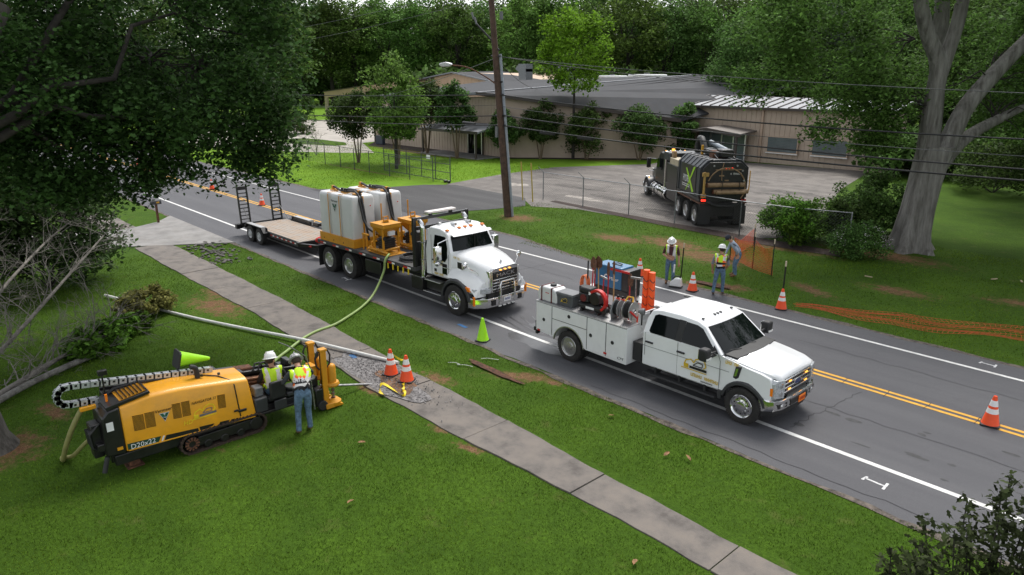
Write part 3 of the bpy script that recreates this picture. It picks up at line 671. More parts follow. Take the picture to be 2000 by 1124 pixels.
        for xa, xb, za, zb in ((-5.802, -5.788, .60, 1.46), (-4.512, -4.498, .55, 1.46), (-3.852, -3.838, .54, 1.46), (-5.78, -4.52, 1.083, 1.095), (-6.40, -3.18, 1.448, 1.458)): MB().box(xa, xb, s * Yo, s * (Yo + .006), za, zb).build('door_gap', DGREY, cb)
        for x, z in ((-6.10, .98), (-5.15, 1.30), (-4.36, .98), (-3.62, .98)): MB().lathe([(.002, .016), (.042, .016), (.052, .006), (.052, 0)], 16, 'y').build('door_latch', BLACKP, cb, loc=(x, s * (Yo + .012), z), rot=(0, 0, math.pi if s < 0 else 0))
        b = MB(); a_ = arch(-5.16, .43, .575, 172, 8, 16); i_ = arch(-5.16, .43, .545, 172, 8, 16)
        b.loft([[(xo, s * (Yo + .02), zo), (xi, s * (Yo + .02), zi), (xi, s * (Yo - .02), zi), (xo, s * (Yo - .02), zo)] for (xo, zo), (xi, zi) in zip(a_, i_)]).build('fender_trim', ALU, cb, smooth=40)
        MB().box(X0 + .003, X1 - .003, s * (Yi - .02), s * (Yo + .018), Z1, Z1 + .014).build('tread_plate_top', mat('tread_plate', (.42, .42, .42), .45, .6, var=.18, scale=30, dirt=.15), cb, bevel=.003)
        for x in (-6.30, -3.85): MB().box(x - .05, x + .05, s * (Yo + .012), s * (Yo + .02), .60, .65).build('side_marker', RED, cb)
        MB().box(X0 - .03, X0, s * .80, s * 1.12, .75, .95).build('tail_lamp', RED, cb, bevel=.008)
    lettering('CM', .10, BLACK, T, (-3.36, -1.215, .62), (1, 0, 0), (0, 0, 1), shear=.25, sx=1.4)
    MB().box(X0 + .05, X1, -Yi, Yi, .86, .92).box(X1 - .06, X1 - .02, -Yi, Yi, .92, 1.75).box(X0, X0 + .04, -Yi, Yi, .60, 1.30).build('cargo_bed', WHITE2, T, bevel=.008)
    MB().box(-6.62, -6.42, -1.1, 1.1, .50, .62).box(-6.5, -6.42, -1.15, -1.03, .45, .85).build('rear_bumper', BLACK, T, bevel=.01)
    for i in range(5): MB().box(X1 - .03, X1 + .0, -.6, .6, 1.0 + i * .16, 1.06 + i * .16).build('headboard_slat', WHITE2, T)
    return T
ST = service_truck()
# ---------------------------------------------------------------- white flatbed truck with mud tanks
TEXT_W = mat('print_white', (.75, .75, .75), .5, var=.03)
def vee_logo(parent, c, u, v, k, name='vee_logo'):
    """flat triangular vee emblem printed in the plane spanned by u (right) and v (up)"""
    u = Vector(u); v = Vector(v); nrm = u.cross(v)
    b = MB()
    def poly(pts, m, t): b.mx(m).add([Vector(c) + u * a * k + v * h * k + nrm * t for a, h in pts], [tuple(range(len(pts)))])
    poly([(-.5, .45), (0, -.5), (.5, .45)], 2, .002)
    poly([(-.42, .40), (-.12, .40), (.02, .12), (.14, .40), (.42, .40), (.0, -.40)], 0, .004)
    poly([(-.24, .02), (.06, -.02), (.20, .0), (.05, -.12)], 2, .006); poly([(-.20, -.06), (.10, -.12), (.0, -.40)], 1, .0055)
    return b.build(name, [mat('logo_green', (.012, .10, .06), .5), BLACK, mat('logo_silver', (.55, .56, .57), .45)], parent, smooth=0, fix=False)
def flatbed_truck():
    T = thing('flatbed_truck', 'white flatbed truck with chrome grille parked behind the service truck', 'truck', (-17.78, 14.93, 0), R(2.4))
    # cab
    HW = 1.0
    cab = [(-1.72, 1.06), (-.50, 1.06), (-.42, 1.98), (-.45, 2.02), (-.66, 2.50), (-.80, 2.60), (-1.1, 2.68), (-1.6, 2.68), (-1.70, 2.60), (-1.74, 1.9)]
    def yc(z): return HW - max(0, z - 1.95) * .17
    secs = [[(x + (.05 * (1 - t * t) if x > -.7 else 0), yc(z) * t, z + (.05 * (1 - t * t) if z > 2.55 else 0)) for x, z in cab] for t in (-1, -.95, -.6, -.2, .2, .6, .95, 1)]
    MB().loft(secs).build('cab_body', WHITE, T, bevel=.03, smooth=45)
    secs = []
    for t in (-1, -.85, -.45, 0, .45, .85, 1):
        bow = .06 * (1 - t * t); secs.append([(-.405 + bow, .88 * t, 2.015), (-.625 + bow, .80 * t, 2.485), (-.66 + bow, .80 * t, 2.48), (-.44 + bow, .88 * t, 2.01)])
    MB().loft(secs).build('windshield', GLASS, T, smooth=40)
    MB().box(-.36, -.33, -.01, .01, 2.03, 2.47).build('windshield_post', BLACK, T, rot=None).rotation_euler = (0, 0, 0)
    # sun visor
    secs = [[(-.50 + .06 * (1 - t * t), .86 * t, 2.56), (-.42 + .06 * (1 - t * t), .86 * t, 2.50), (-.62, .84 * t, 2.55)] for t in (-1, -.5, 0, .5, 1)]
    MB().loft(secs).build('visor', WHITE, T, smooth=40)
    for s in (-1, 1):
        MB().prism([(-.60, 1.78), (-.62, 2.10), (-.78, 2.45), (-1.32, 2.45), (-1.34, 1.80), (-1.05, 1.80), (-.95, 1.66), (-.72, 1.62)], 0, 1, 'y', lambda q: (q[0], s * (yc(q[2]) - .006 + q[1] * .014), q[2])).build('window', GLASS, T)
        MB().box(-.86, -.62, s * (HW + .002), s * (HW + .010), 1.20, 1.56).build('door_lower_window', GLASS, T, bevel=.004)
        for pts in ([(-.54, 1.10), (-.54, 1.9)], [(-1.42, 1.10), (-1.42, 2.45)], [(-.54, 1.10), (-1.42, 1.10)]):
            MB().tube([(x, s * (HW + .0), z) for x, z in pts], .007, 5).build('door_seam', MGREY, T)
        MB().box(-1.38, -1.24, s * HW, s * (HW + .03), 1.58, 1.63).build('door_handle', BLACK, T, bevel=.008)
        MB().box(-1.28, -1.16, s * (HW), s * (HW + .012), 1.22, 1.32).build('latch_plate', BLACK, T, bevel=.004)
        # mirrors
        m_ = MB().box(-.82, -.66, s * 1.16, s * 1.42, 1.72, 2.20).build('mirror', CHROME, T, bevel=.03)
        MB().box(-.835, -.82, s * 1.18, s * 1.40, 1.75, 2.17).build('mirror_glass', GLASS, m_)
        MB().ball((-.74, s * 1.30, 1.62), (.07, .11, .09)).build('convex_mirror', CHROME, m_)
        MB().tube([(-.60, s * .95, 2.42), (-.72, s * 1.28, 2.30), (-.74, s * 1.30, 1.55), (-.52, s * .99, 1.42)], .016, 8).build('mirror_bracket', CHROME, T)
        # fender, flare and lamp
        secs = []
        for a in range(178, -1, -12):
            x, z = .74 * math.cos(R(a)), .50 + .72 * math.sin(R(a)); xi, zi = .63 * math.cos(R(a)), .50 + .59 * math.sin(R(a))
            secs.append([(x, s * .80, z + .03), (x, s * 1.17, z), (x * .98, s * 1.22, z - .05), (xi, s * 1.22, zi), (xi, s * .80, zi)])
        MB().loft(secs).build('fender_flare', DGREY, T, smooth=45)
        MB().loft([[(x, s * y0, z) for y0, z in ((.60, zt), (.86, zt - .02), (1.10, zo), (1.16, zo - .10), (.60, zo - .14))] for x, zt, zo in ((-.45, 1.55, 1.28), (-.2, 1.55, 1.30), (.2, 1.50, 1.28), (.55, 1.42, 1.16), (.82, 1.30, .98), (.93, 1.20, .86))]).build('fender', WHITE, T, smooth=50, bevel=.01)
        MB().prism([(s * .62, .84), (s * .62, 1.0), (s * 1.12, 1.02), (s * 1.14, .86)], .80, 1.10, 'x', lambda q: (q[0] - .26 * max(0, (abs(q[1]) - .62) / .5) ** 1.4, q[1], q[2])).build('headlight', mat('headlamp_lens', (.55, .57, .58), .12, .4), T, bevel=.015)
        MB().prism([(.52, .90), (.48, 1.06), (.64, 1.05), (.72, .92)], s * 1.12, s * 1.185, 'y').build('turn_lamp', AMBER, T, bevel=.015)
        MB().ball((-.1, s * 1.17, 1.16), (.05, .02, .022)).build('side_marker', AMBERON, T)
        # hood side vent
        MB().prism([(-.36, 1.52), (-.36, 1.74), (.02, 1.70), (.10, 1.56), (.06, 1.48)], s * .80, s * .915, 'y').build('hood_vent', BLACK, T, bevel=.01)
        MB().prism([(.03, 1.50), (.02, 1.69), (.12, 1.66), (.14, 1.52)], s * .86, s * .925, 'y').build('vent_trim', CHROME, T, bevel=.008)
        # fender mirror
        MB().tube([(.70, s * .80, 1.40), (.70, s * .84, 1.50), (.56, s * 1.16, 1.72)], .011, 6).build('fender_mirror_arm', CHROME, T)
        MB().ball((.54, s * 1.20, 1.76), (.05, .11, .11)).build('fender_mirror', CHROME, T)
        # steps, tank, exhaust
        for x0, x1, z in ((-1.60, -.78, .92), (-1.70, -.76, .50)): MB().box(x0, x1, s * .92, s * 1.20, z - .03, z).build('cab_step', ALU, T, bevel=.008)
        MB().box(-1.72, -.74, s * .60, s * 1.02, .52, .88).build('step_box', BLACK, T, bevel=.02)
        MB().box(-2.42, -1.80, s * .62, s * 1.14, .42, .88).build('battery_box', BLACK, T, bevel=.02)
        MB().box(-2.38, -1.84, s * .64, s * 1.12, .88, .90).build('box_lid', ALU, T, bevel=.006)
        st = MB().tube([(-1.90, s * .98, .80), (-1.90, s * .98, 2.60), (-1.92, s * .98, 2.72), (-2.04, s * .98, 2.82)], .085, 16).build('exhaust_stack', CHROME, T, smooth=40)
        for z in (1.5, 2.1): MB().cyl((-1.90, s * .98, z), (-1.90, s * .98, z + .03), .095).build('stack_clamp', STEEL, st)
    # hood
    secs = []
    for x, hb, zs, zt in ((-.46, .93, 1.40, 2.02), (-.1, .91, 1.34, 1.98), (.4, .84, 1.26, 1.88), (.8, .74, 1.10, 1.76), (1.0, .66, .95, 1.66), (1.06, .62, .92, 1.60)):
        secs.append([(x, y, z) for y, z in ((-hb, zs - .1), (-hb, zt - .22), (-hb * .86, zt - .07), (-hb * .5, zt), (0, zt + .03), (hb * .5, zt), (hb * .86, zt - .07), (hb, zt - .22), (hb, zs - .1))])
    MB().loft(secs).build('hood', WHITE, T, smooth=50)
    MB().prism([(.35, 0), (.60, .0), (.60, .02), (.36, .10)], -.24, .24, 'y').build('hood_scoop', CHROME, T, bevel=.008, loc=(.05, 0, 1.82), rot=(0, R(10), 0))
    MB().box(-.04, .06, -.012, .012, 0, .04).ball((0, 0, .07), (.05, .03, .04)).build('hood_ornament', ALU, T, loc=(.90, 0, 1.74))
    # grille
    g = MB().prism([(-.60, .84), (-.61, 1.58), (-.52, 1.66), (.52, 1.66), (.61, 1.58), (.60, .84)], .98, 1.10, 'x').build('grille_surround', CHROME, T, bevel=.03)
    MB().prism([(-.54, .88), (-.55, 1.52), (.55, 1.52), (.54, .88)], 1.095, 1.106, 'x').build('grille_mesh', BLACK, g)
    for z in (.96, 1.06, 1.16, 1.26): MB().box(1.10, 1.125, -.54, .54, z - .016, z + .016).build('grille_bar', CHROME, g, bevel=.006)
    MB().box(1.10, 1.125, -.54, .54, 1.32, 1.50).build('name_bar', BLACK, g, bevel=.005)
    lettering('MACK', .17, CHROME, g, (1.13, 0, 1.405), (0, 1, 0), (0, 0, 1), name='grille_lettering', sx=1.75)
    for y in (-.2, .0, .2): MB().ball((1.12, y, 1.56), (.02, .05, .02)).build('marker_lamp', AMBERON, g)
    for y in (-.64, .64): MB().box(.90, 1.08, y - .02, y + .02, .86, 1.56).build('grille_side_trim', CHROME, g, bevel=.008)
    # bumper with plate and bull bar
    bp = [[(x + dx, y, z) for x, z in ((1.02, .38), (1.18, .40), (1.20, .55), (1.18, .70), (1.02, .72))] for y, dx in ((-1.18, -.42), (-1.16, -.30), (-.82, -.03), (-.5, 0), (.5, 0), (.82, -.03), (1.16, -.30), (1.18, -.42))]
    bo = MB().loft(bp).build('front_bumper', CHROME, T, smooth=20, bevel=.008)
    for s in (-1, 1): MB().box(1.198, 1.206, s * .50, s * .68, .46, .64).build('tow_opening', BLACK, bo, bevel=.01)
    MB().box(1.206, 1.216, -.16, .16, .50, .66).build('licence_plate', TEXT_W, bo, bevel=.004)
    faint_print(5, .07, mat('plate_blue', (.10, .10, .30), .5), bo, (1.216, 0, .58), (0, 1, 0), (0, 0, 1), 5)
    for y in (-.3, -.1, .1, .3): lens(bo, 'bumper_lamp', 1.16, 1.20, y - .06, y + .06, .365, .40, REFL)
    for s in (-1, 1): MB().box(1.19, 1.25, s * .32 - .04, s * .32 + .04, .46, 1.12).build('guard_post', CHROME, bo, bevel=.015)
    MB().tube([(1.22, -.33, 1.08), (1.22, -.28, 1.20), (1.22, .28, 1.20), (1.22, .33, 1.08)], .035, 10).build('guard_hoop', CHROME, bo)
    for s in (-1, 1): MB().box(.86, .92, s * 1.15, s * 1.20, .50, .80).build('bumper_marker', AMBER, bo)
    MB().box(.85, 1.1, -.7, .7, .72, .86).build('bumper_filler', BLACK, T)
    # roof bits
    for y in (-.78, -.26, 0, .26, .78): MB().prism([(-.06, 0), (.06, 0), (.05, .035), (-.04, .05)], y - .05, y + .05, 'y').build('clearance_lamp', AMBER, T, loc=(-.82, 0, 2.61 + .05 * (1 - y * y)))
    for y in (-.3, .35): MB().cyl((-1.2, y, 2.77), (-.95, y, 2.77), .035, .05).box(-1.2, -1.1, y - .02, y + .02, 2.70, 2.76).build('air_horn', ALU, T)
    for y in (-.55, .6): MB().box(-1.55, -1.45, y - .05, y + .05, 2.68, 2.80).build('work_lamp', ALU, T, bevel=.01)
    # wheels
    for s in (-1, 1):
        wheel(T, 0, s * 1.24, s, .51, .33, .29, CHROME, -.02, 'front_wheel')
        for x in (-6.27, -7.69):
            wheel(T, x, s * 1.23, s, .50, .27, .29, ALU, .14, 'rear_wheel'); wheel(T, x, s * .92, s, .50, .27, .29, STEEL, .02, 'rear_wheel')
        MB().box(-8.46, -8.44, s * .64, s * 1.24, .12, .95).build('mud_flap', BLACKP, T)
    MB().box(-8.4, .8, -.48, -.36, .62, .90).box(-8.4, .8, .36, .48, .62, .90).box(-.1, .1, -.95, .95, .42, .58).box(-6.4, -6.1, -.9, .9, .38, .62).box(-7.8, -7.55, -.9, .9, .38, .62).box(-1.8, .9, -.5, .5, .6, 1.3).build('chassis', BLACK, T, bevel=.01)
    # flatbed
    D = 1.24
    bed = MB().box(-8.42, -2.02, -1.27, 1.27, 1.10, D).build('flatbed', mat('bed_steel', (.045, .045, .047), .7, var=.3, scale=4, dirt=.15), T, bevel=.01)
    MB().box(-8.3, -2.1, -.9, .9, .92, 1.10).build('bed_beam', BLACK, bed)
    for s in (-1, 1):
        for i in range(7):
            x = -8.2 + i * .92
            MB().box(x, x + .24, s * 1.27, s * 1.274, 1.13, 1.19).build('red_reflector', RED, bed); MB().box(x + .24, x + .42, s * 1.27, s * 1.274, 1.13, 1.19).build('white_reflector', REFL, bed)
        for i in range(5): MB().box(-3.6 + i * .3, -3.55 + i * .3, s * 1.27, s * 1.30, .93, 1.12).build('ratchet', mat('strap_yellow', (.75, .55, .02), .6), bed)
        MB().box(-5.2, -4.2, s * .75, s * 1.18, .50, .98).build('underbody_box', BLACK, T, bevel=.02)
    # headache rack
    hr = MB().box(-2.16, -2.04, -1.24, -1.12, D, 2.95).box(-2.16, -2.04, 1.12, 1.24, D, 2.95).box(-2.15, -2.05, -1.12, 1.12, 2.84, 2.94).box(-2.14, -2.08, -1.12, 1.12, 2.50, 2.62).box(-2.13, -2.09, -1.12, 1.12, D, 2.1).build('headache_rack', BLACK, T, bevel=.012)
    lb = MB().box(-2.24, -2.0, -.62, .62, 3.02, 3.09).build('light_bar', mat('light_bar_lens', (.72, .66, .62), .3, var=.1), T, bevel=.02)
    for y in (-.45, .45): MB().box(-2.16, -2.06, y - .05, y + .05, 2.94, 3.02).build('light_bar_foot', BLACK, lb)
    excavator_logo(T, -1.06, -(HW + .001), 1.55, .50)
    faint_print(9, .07, LOGOY, T, (-1.05, -(HW + .002), 1.16), (1, 0, 0), (0, 0, 1), 6, (4,)); faint_print(6, .07, LOGOY, T, (-.22, -.925, 1.84), (1, 0, -.1), (0, .1, 1), 7, (3,))
    return T
FT = flatbed_truck(); D = 1.24
def on_truck(x, y, z=D):
    M_ = Matrix.Translation((-17.78, 14.93, 0)) @ Matrix.Rotation(R(2.4), 4, 'Z'); return M_ @ Vector((x, y, z))
POLY = mat('tank_polyethylene', (.62, .63, .63), .42, var=.03, scale=2, dirt=.05)
def mud_tank(y, label):
    T = thing('mud_tank', label, 'tank', on_truck(-7.05, y), R(2.4), 'white mud tanks on the flatbed')
    # saddle frame
    fr = MB().box(-1.22, 1.22, -.56, -.50, 0, .34).box(-1.22, 1.22, .50, .56, 0, .34).box(-1.22, -1.16, -.5, .5, 0, .34).box(1.16, 1.22, -.5, .5, 0, .34).build('saddle_frame', YEL2, T, bevel=.01)
    for x in (-.9, -.2, .5): MB().cyl((x, -.562, .12), (x, -.566, .12), .03, n=10).build('frame_hole', BLACK, fr)
    for i, (x0, x1) in enumerate(((-1.18, -.42), (-.40, .36), (.38, 1.16))):
        secs = []
        for z, k in ((.06, .94), (.16, 1.0), (1.0, 1.0), (1.80, .99), (1.91, .95), (1.955, .86)):
            xm, hx = (x0 + x1) / 2, (x1 - x0) / 2; c = .09
            ring = []
            for sx_, sy_, a0 in ((1, 1, 0), (-1, 1, 90), (-1, -1, 180), (1, -1, 270)):
                for q in (0, 30, 60, 90):
                    a = R(a0 + q); ring.append((xm + (sx_ * (hx - c) + c * math.cos(a)) * (k if hx < .5 else k), (sy_ * (.52 - c) + c * math.sin(a)) * k, z))
            secs.append(ring)
        tk = MB().loft(secs).build('tank_cell', POLY, T, smooth=50)
        MB().cyl((xm, 0, 1.95), (xm, 0, 2.0), .18, n=20).build('tank_lid', YEL2, tk)
    for x in (-.41, .37):
        MB().box(x - .02, x + .02, -.575, -.56, .30, 1.92).box(x - .02, x + .02, .56, .575, .30, 1.92).box(x - .02, x + .02, -.575, .575, 1.965, 1.985).build('tie_strap', YEL2, T, bevel=.004)
    MB().box(1.17, 1.20, -.06, .0, .3, 1.95).build('tie_strap', YEL2, T, bevel=.004)
    for x in (-.9, .9):
        h_ = MB().box(x - .06, x + .06, -.05, .05, 1.98, 2.14).build('hose_bracket', YEL2, T, bevel=.008); MB().cyl((x, 0, 2.09), (x + .22, 0, 2.09), .035).build('bracket_valve', BLACK, h_)
    MB().tube([(-.85, .0, 2.10), (-.6, -.02, 2.06), (-.2, -.1, 2.02), (.3, -.1, 2.05), (.8, -.12, 2.10), (1.05, -.15, 2.02), (1.28, -.2, 1.6), (1.42, -.2, 1.1), (1.7, -.2, .82), (1.92, -.15, .72)], .045, 10).build('fill_hose', BLACKP, T, smooth=60)
    MB().tube([(-.1, .14, 2.06), (.5, .12, 2.08), (.95, .0, 2.08), (1.20, -.08, 1.85), (1.33, -.1, 1.4), (1.42, -.1, .9), (1.5, -.05, .3)], .045, 10).build('suction_hose', BLACKP, T, smooth=60)
    for x in (-.1, .1, .25): MB().cyl((x, -.1, 2.0), (x, -.1, 2.14), .05).build('hose_fitting', BLACK, T)
    vee_logo(T, (-.03, -.532, 1.42), (1, 0, 0), (0, 0, 1), .36); lettering('Vermeer', .13, BLACK, T, (-.03, -.535, 1.68), (1, 0, 0), (0, 0, 1), shear=.1)
    MB().cyl((1.165, .3, 1.55), (1.172, .3, 1.55), .06, n=16).build('warning_sticker', TEXT_W, T); MB().cyl((1.170, .3, 1.55), (1.175, .3, 1.55), .03, n=12).build('warning_mark', RED, T)
    return T
mud_tank(-.66, 'white poly mud tank nearest the camera on the flatbed'); mud_tank(.62, 'white poly mud tank on the far side of the flatbed')
def mix_pump(y, label):
    T = thing('mixing_pump', label, 'pump', on_truck(-4.55, y), R(2.4), 'yellow mixing pumps on the flatbed')
    MB().box(-.62, .66, -.42, .42, .0, .03).build('skid_plate', YEL2, T, bevel=.006)
    for x, yy in ((-.28, -.34), (.28, -.34), (-.28, .34), (.28, .34)): MB().box(x - .03, x + .03, yy - .03, yy + .03, .03, 1.0).build('hopper_leg', YEL2, T)
    hp = MB().loft([[(x, y_, z) for x, y_ in ((-a, -b_), (a, -b_), (a, b_), (-a, b_))] for z, a, b_ in ((.62, .14, .14), (.98, .42, .40), (1.10, .42, .40))]).build('hopper', YEL2, T, bevel=.01)
    MB().box(-.43, .43, -.41, .41, 1.10, 1.125).build('hopper_lid', YEL2, hp, bevel=.006)
    MB().box(-.12, .10, -.10, .10, 1.125, 1.14).build('lid_port', BLACK, hp)
    MB().box(.0, .03, -.12, -.09, 1.12, 1.36).box(.0, .03, .09, .12, 1.12, 1.36).box(.0, .03, -.12, .12, 1.32, 1.36).box(.0, .03, -.10, .10, 1.12, 1.22).build('lid_handle', YEL2, hp, bevel=.004)
    MB().box(.30, .42, -.15, .10, .70, .86).build('data_plate', TEXT_W, hp)
    e = MB().box(-.20, .22, -.24, .24, .12, .58).build('engine', BLACK, T, bevel=.04)
    for i in range(5): MB().box(-.21, .23, -.26, .26, .18 + i * .08, .21 + i * .08).build('cooling_fin', DGREY, e)
    MB().cyl((-.34, -.2, .35), (-.34, .2, .35), .13).build('air_filter', BLACKP, T, bevel=.01)
    MB().cyl((.10, -.3, .60), (.34, -.3, .60), .07).build('muffler', BLACKP, T, bevel=.01)
    MB().tube([(-.6, -.40, .12), (-.2, -.40, .14), (.1, -.40, .14), (.4, -.40, .12), (.62, -.40, .10)], [.05, .06, .05, .06, .045], 10).tube([(-.5, -.30, .1), (-.5, -.30, .35), (-.3, -.2, .42)], .045, 10).tube([(.3, -.36, .12), (.45, -.2, .2), (.5, .2, .22)], .05, 10).build('manifold', YEL2, T, smooth=50)
    for x in (-.45, -.3, -.15, .0, .15): MB().cyl((x - .02, -.40, .13), (x + .02, -.40, .13), .075, n=12).build('pipe_flange', YEL2, T)
    for x in (-.35, .35): MB().box(x - .1, x + .1, -.47, -.44, .22, .25).build('valve_lever', YEL2, T)
    MB().box(-.98, -.94, -.40, -.36, 0, .62).box(-.98, -.60, -.42, -.34, .58, .64).box(-.74, -.70, -.40, -.36, 0, .58).build('guard_frame', YEL2, T, bevel=.006)
    MB().box(-.72, -.69, .30, .34, 0, 1.7).build('stake', YEL2, T)
    return T
mix_pump(-.62, 'yellow hopper mixing pump on the near side of the flatbed'); mix_pump(.62, 'yellow hopper mixing pump on the far side of the flatbed')
# coil of black hose on the deck
b = MB(); r3 = random.Random(2)
for k in range(6): b.tube([((.46 - .035 * (k % 3)) * math.cos(R(a)) + r3.uniform(-.012, .012), (.46 - .035 * (k % 3)) * math.sin(R(a)), .05 + .06 * (k // 3) + .02 * (k % 3)) for a in range(0, 361, 20)], .027, 7)
tag(b.build('hose_coil', BLACKP, None, loc=on_truck(-3.0, -.60), rot=(0, 0, R(2.4)), smooth=60), 'coiled black hose lying on the flatbed behind the cab', 'hose')

# ---------------------------------------------------------------- trailer behind it
def trailer():
    T = thing('equipment_trailer', 'black tandem axle equipment trailer with plank deck and raised ramps', 'trailer', (-32.3, 14.58, 0), R(.6))
    DK = .64
    fr = MB().box(-1.55, 3.9, -1.08, -.98, .44, DK).box(-1.55, 3.9, .98, 1.08, .44, DK).box(-1.55, -1.45, -1.0, 1.0, .44, DK).box(3.8, 3.9, -1.0, 1.0, .44, DK).box(3.9, 6.0, -.06, .06, .48, .60).build('frame', BLACK, T, bevel=.01)
    for s in (-1, 1): MB().prism([(3.9, s * 1.05), (3.9, s * .93), (5.7, s * .04), (5.9, s * .1)], .46, .60, 'z').build('tongue_rail', BLACK, T, bevel=.01)
    MB().box(5.6, 6.25, -.08, .08, .50, .64).build('coupler', STEEL, T, bevel=.02)
    PW = mat('trailer_plank', (.33, .235, .165), .85, var=.35, scale=2.2, c2=(.30, .275, .245), bump=.3, bscale=25, dirt=.15)
    n_ = 11; wd = 1.96 / n_
    for i in range(n_): MB().box(-1.4, 3.84 - (0 if 2 < i < 8 else 0), -.98 + i * wd + .005, -.98 + (i + 1) * wd - .005, DK - .03, DK + .012 + rnd.uniform(-.003, .003)).build('plank', PW, T, bevel=.004)
    # dovetail
    dv = MB().prism([(-1.45, DK), (-1.45, .50), (-2.1, .40), (-2.1, .50)], -1.0, 1.0, 'y').build('dovetail', BLACK, T, bevel=.008)
    MB().box(-2.20, -2.08, -1.24, 1.24, .38, .60).build('tail_beam', BLACK, T, bevel=.01)
    for s in (-1, 1):
        for x in (-.48, .48): wheel(T, x, s * 1.30, s, .385, .22, .20, mat('painted_rim', (.55, .56, .57), .5, var=.1, dirt=.2), .05, 'wheel')
        fd = MB().prism([(-1.05, .62), (-.80, .86), (.80, .86), (1.05, .62), (1.02, .60), (.78, .83), (-.78, .83), (-1.02, .60)], s * 1.06, s * 1.32, 'y').build('fender', BLACK, T, bevel=.008)
        MB().box(-.78, .78, s * 1.08, s * 1.31, .862, .868).build('fender_tread', mat('tread_plate', (.42, .42, .42), .45, .6), fd)
        MB().box(-1.0, 1.0, s * 1.09, s * 1.12, .44, .84).build('fender_skirt', BLACK, fd)
        # ramp standing up
        rp = thing('ramp', None, None, (-1.98, s * .82, .52)); rp.parent = T; rp.rotation_euler = (0, R(-4), 0)
        for yy in (-.23, .23): MB().box(-.05, .05, yy - .03, yy + .03, 0, 1.85).build('ramp_rail', BLACK, rp, bevel=.006)
        for k in range(10): MB().prism([(-.04, 0), (.05, 0), (.05, .035), (.02, .05)], -.21, .21, 'y').build('ramp_rung', BLACK, rp, loc=(0, 0, .08 + k * .18))
        MB().box(-.06, .06, -.25, .25, 1.72, 1.87).build('ramp_lip', BLACK, rp, bevel=.006)
        MB().box(-2.24, -2.0, s * 1.0, s * 1.28, .36, .58).build('tail_lamp_box', BLACK, T, bevel=.01)
        for i in range(6):
            x = 1.25 + i * .42
            MB().box(x, x + .2, s * 1.08, s * 1.084, .54, .59).build('red_reflector', RED, T); MB().box(x + .2, x + .36, s * 1.08, s * 1.084, .54, .59).build('white_reflector', REFL, T)
        MB().box(4.3, 4.55, s * .80, s * .83, .50, .56).build('red_reflector', RED, T)
        MB().tube([(-1.1, s * .98, .70), (-1.9, s * .9, 1.35)], .018, 6).build('ramp_strut', BLACK, T)
        MB().box(-1.2, 3.7, s * 1.07, s * 1.10, DK + .02, DK + .06).build('rub_rail', BLACK, T)
    MB().box(1.2, 1.7, 1.06, 1.30, .70, .86).build('tool_tray', BLACK, T, bevel=.02)
    MB().box(4.15, 4.2, -.02, .02, .6, 1.1).build('jack', STEEL, T)
    MB().box(-.58, -.38, -1.1, 1.1, .33, .43).box(.38, .58, -1.1, 1.1, .33, .43).build('axle', BLACK, T)
    return T
trailer()
b = MB().ball((0, 0, .16), (.30, .22, .17), 12, 8).ball((.22, .05, .14), (.22, .18, .15), 12, 8).ball((-.2, -.04, .13), (.2, .2, .13), 12, 8)
tag(b.build('strap_bag', mat('red_webbing', (.62, .02, .012), .7, var=.2, scale=12, bump=.5), None, loc=(-27.7, 14.35, .60), smooth=60), 'bright red bundle lying on the trailer tongue', 'bundle')
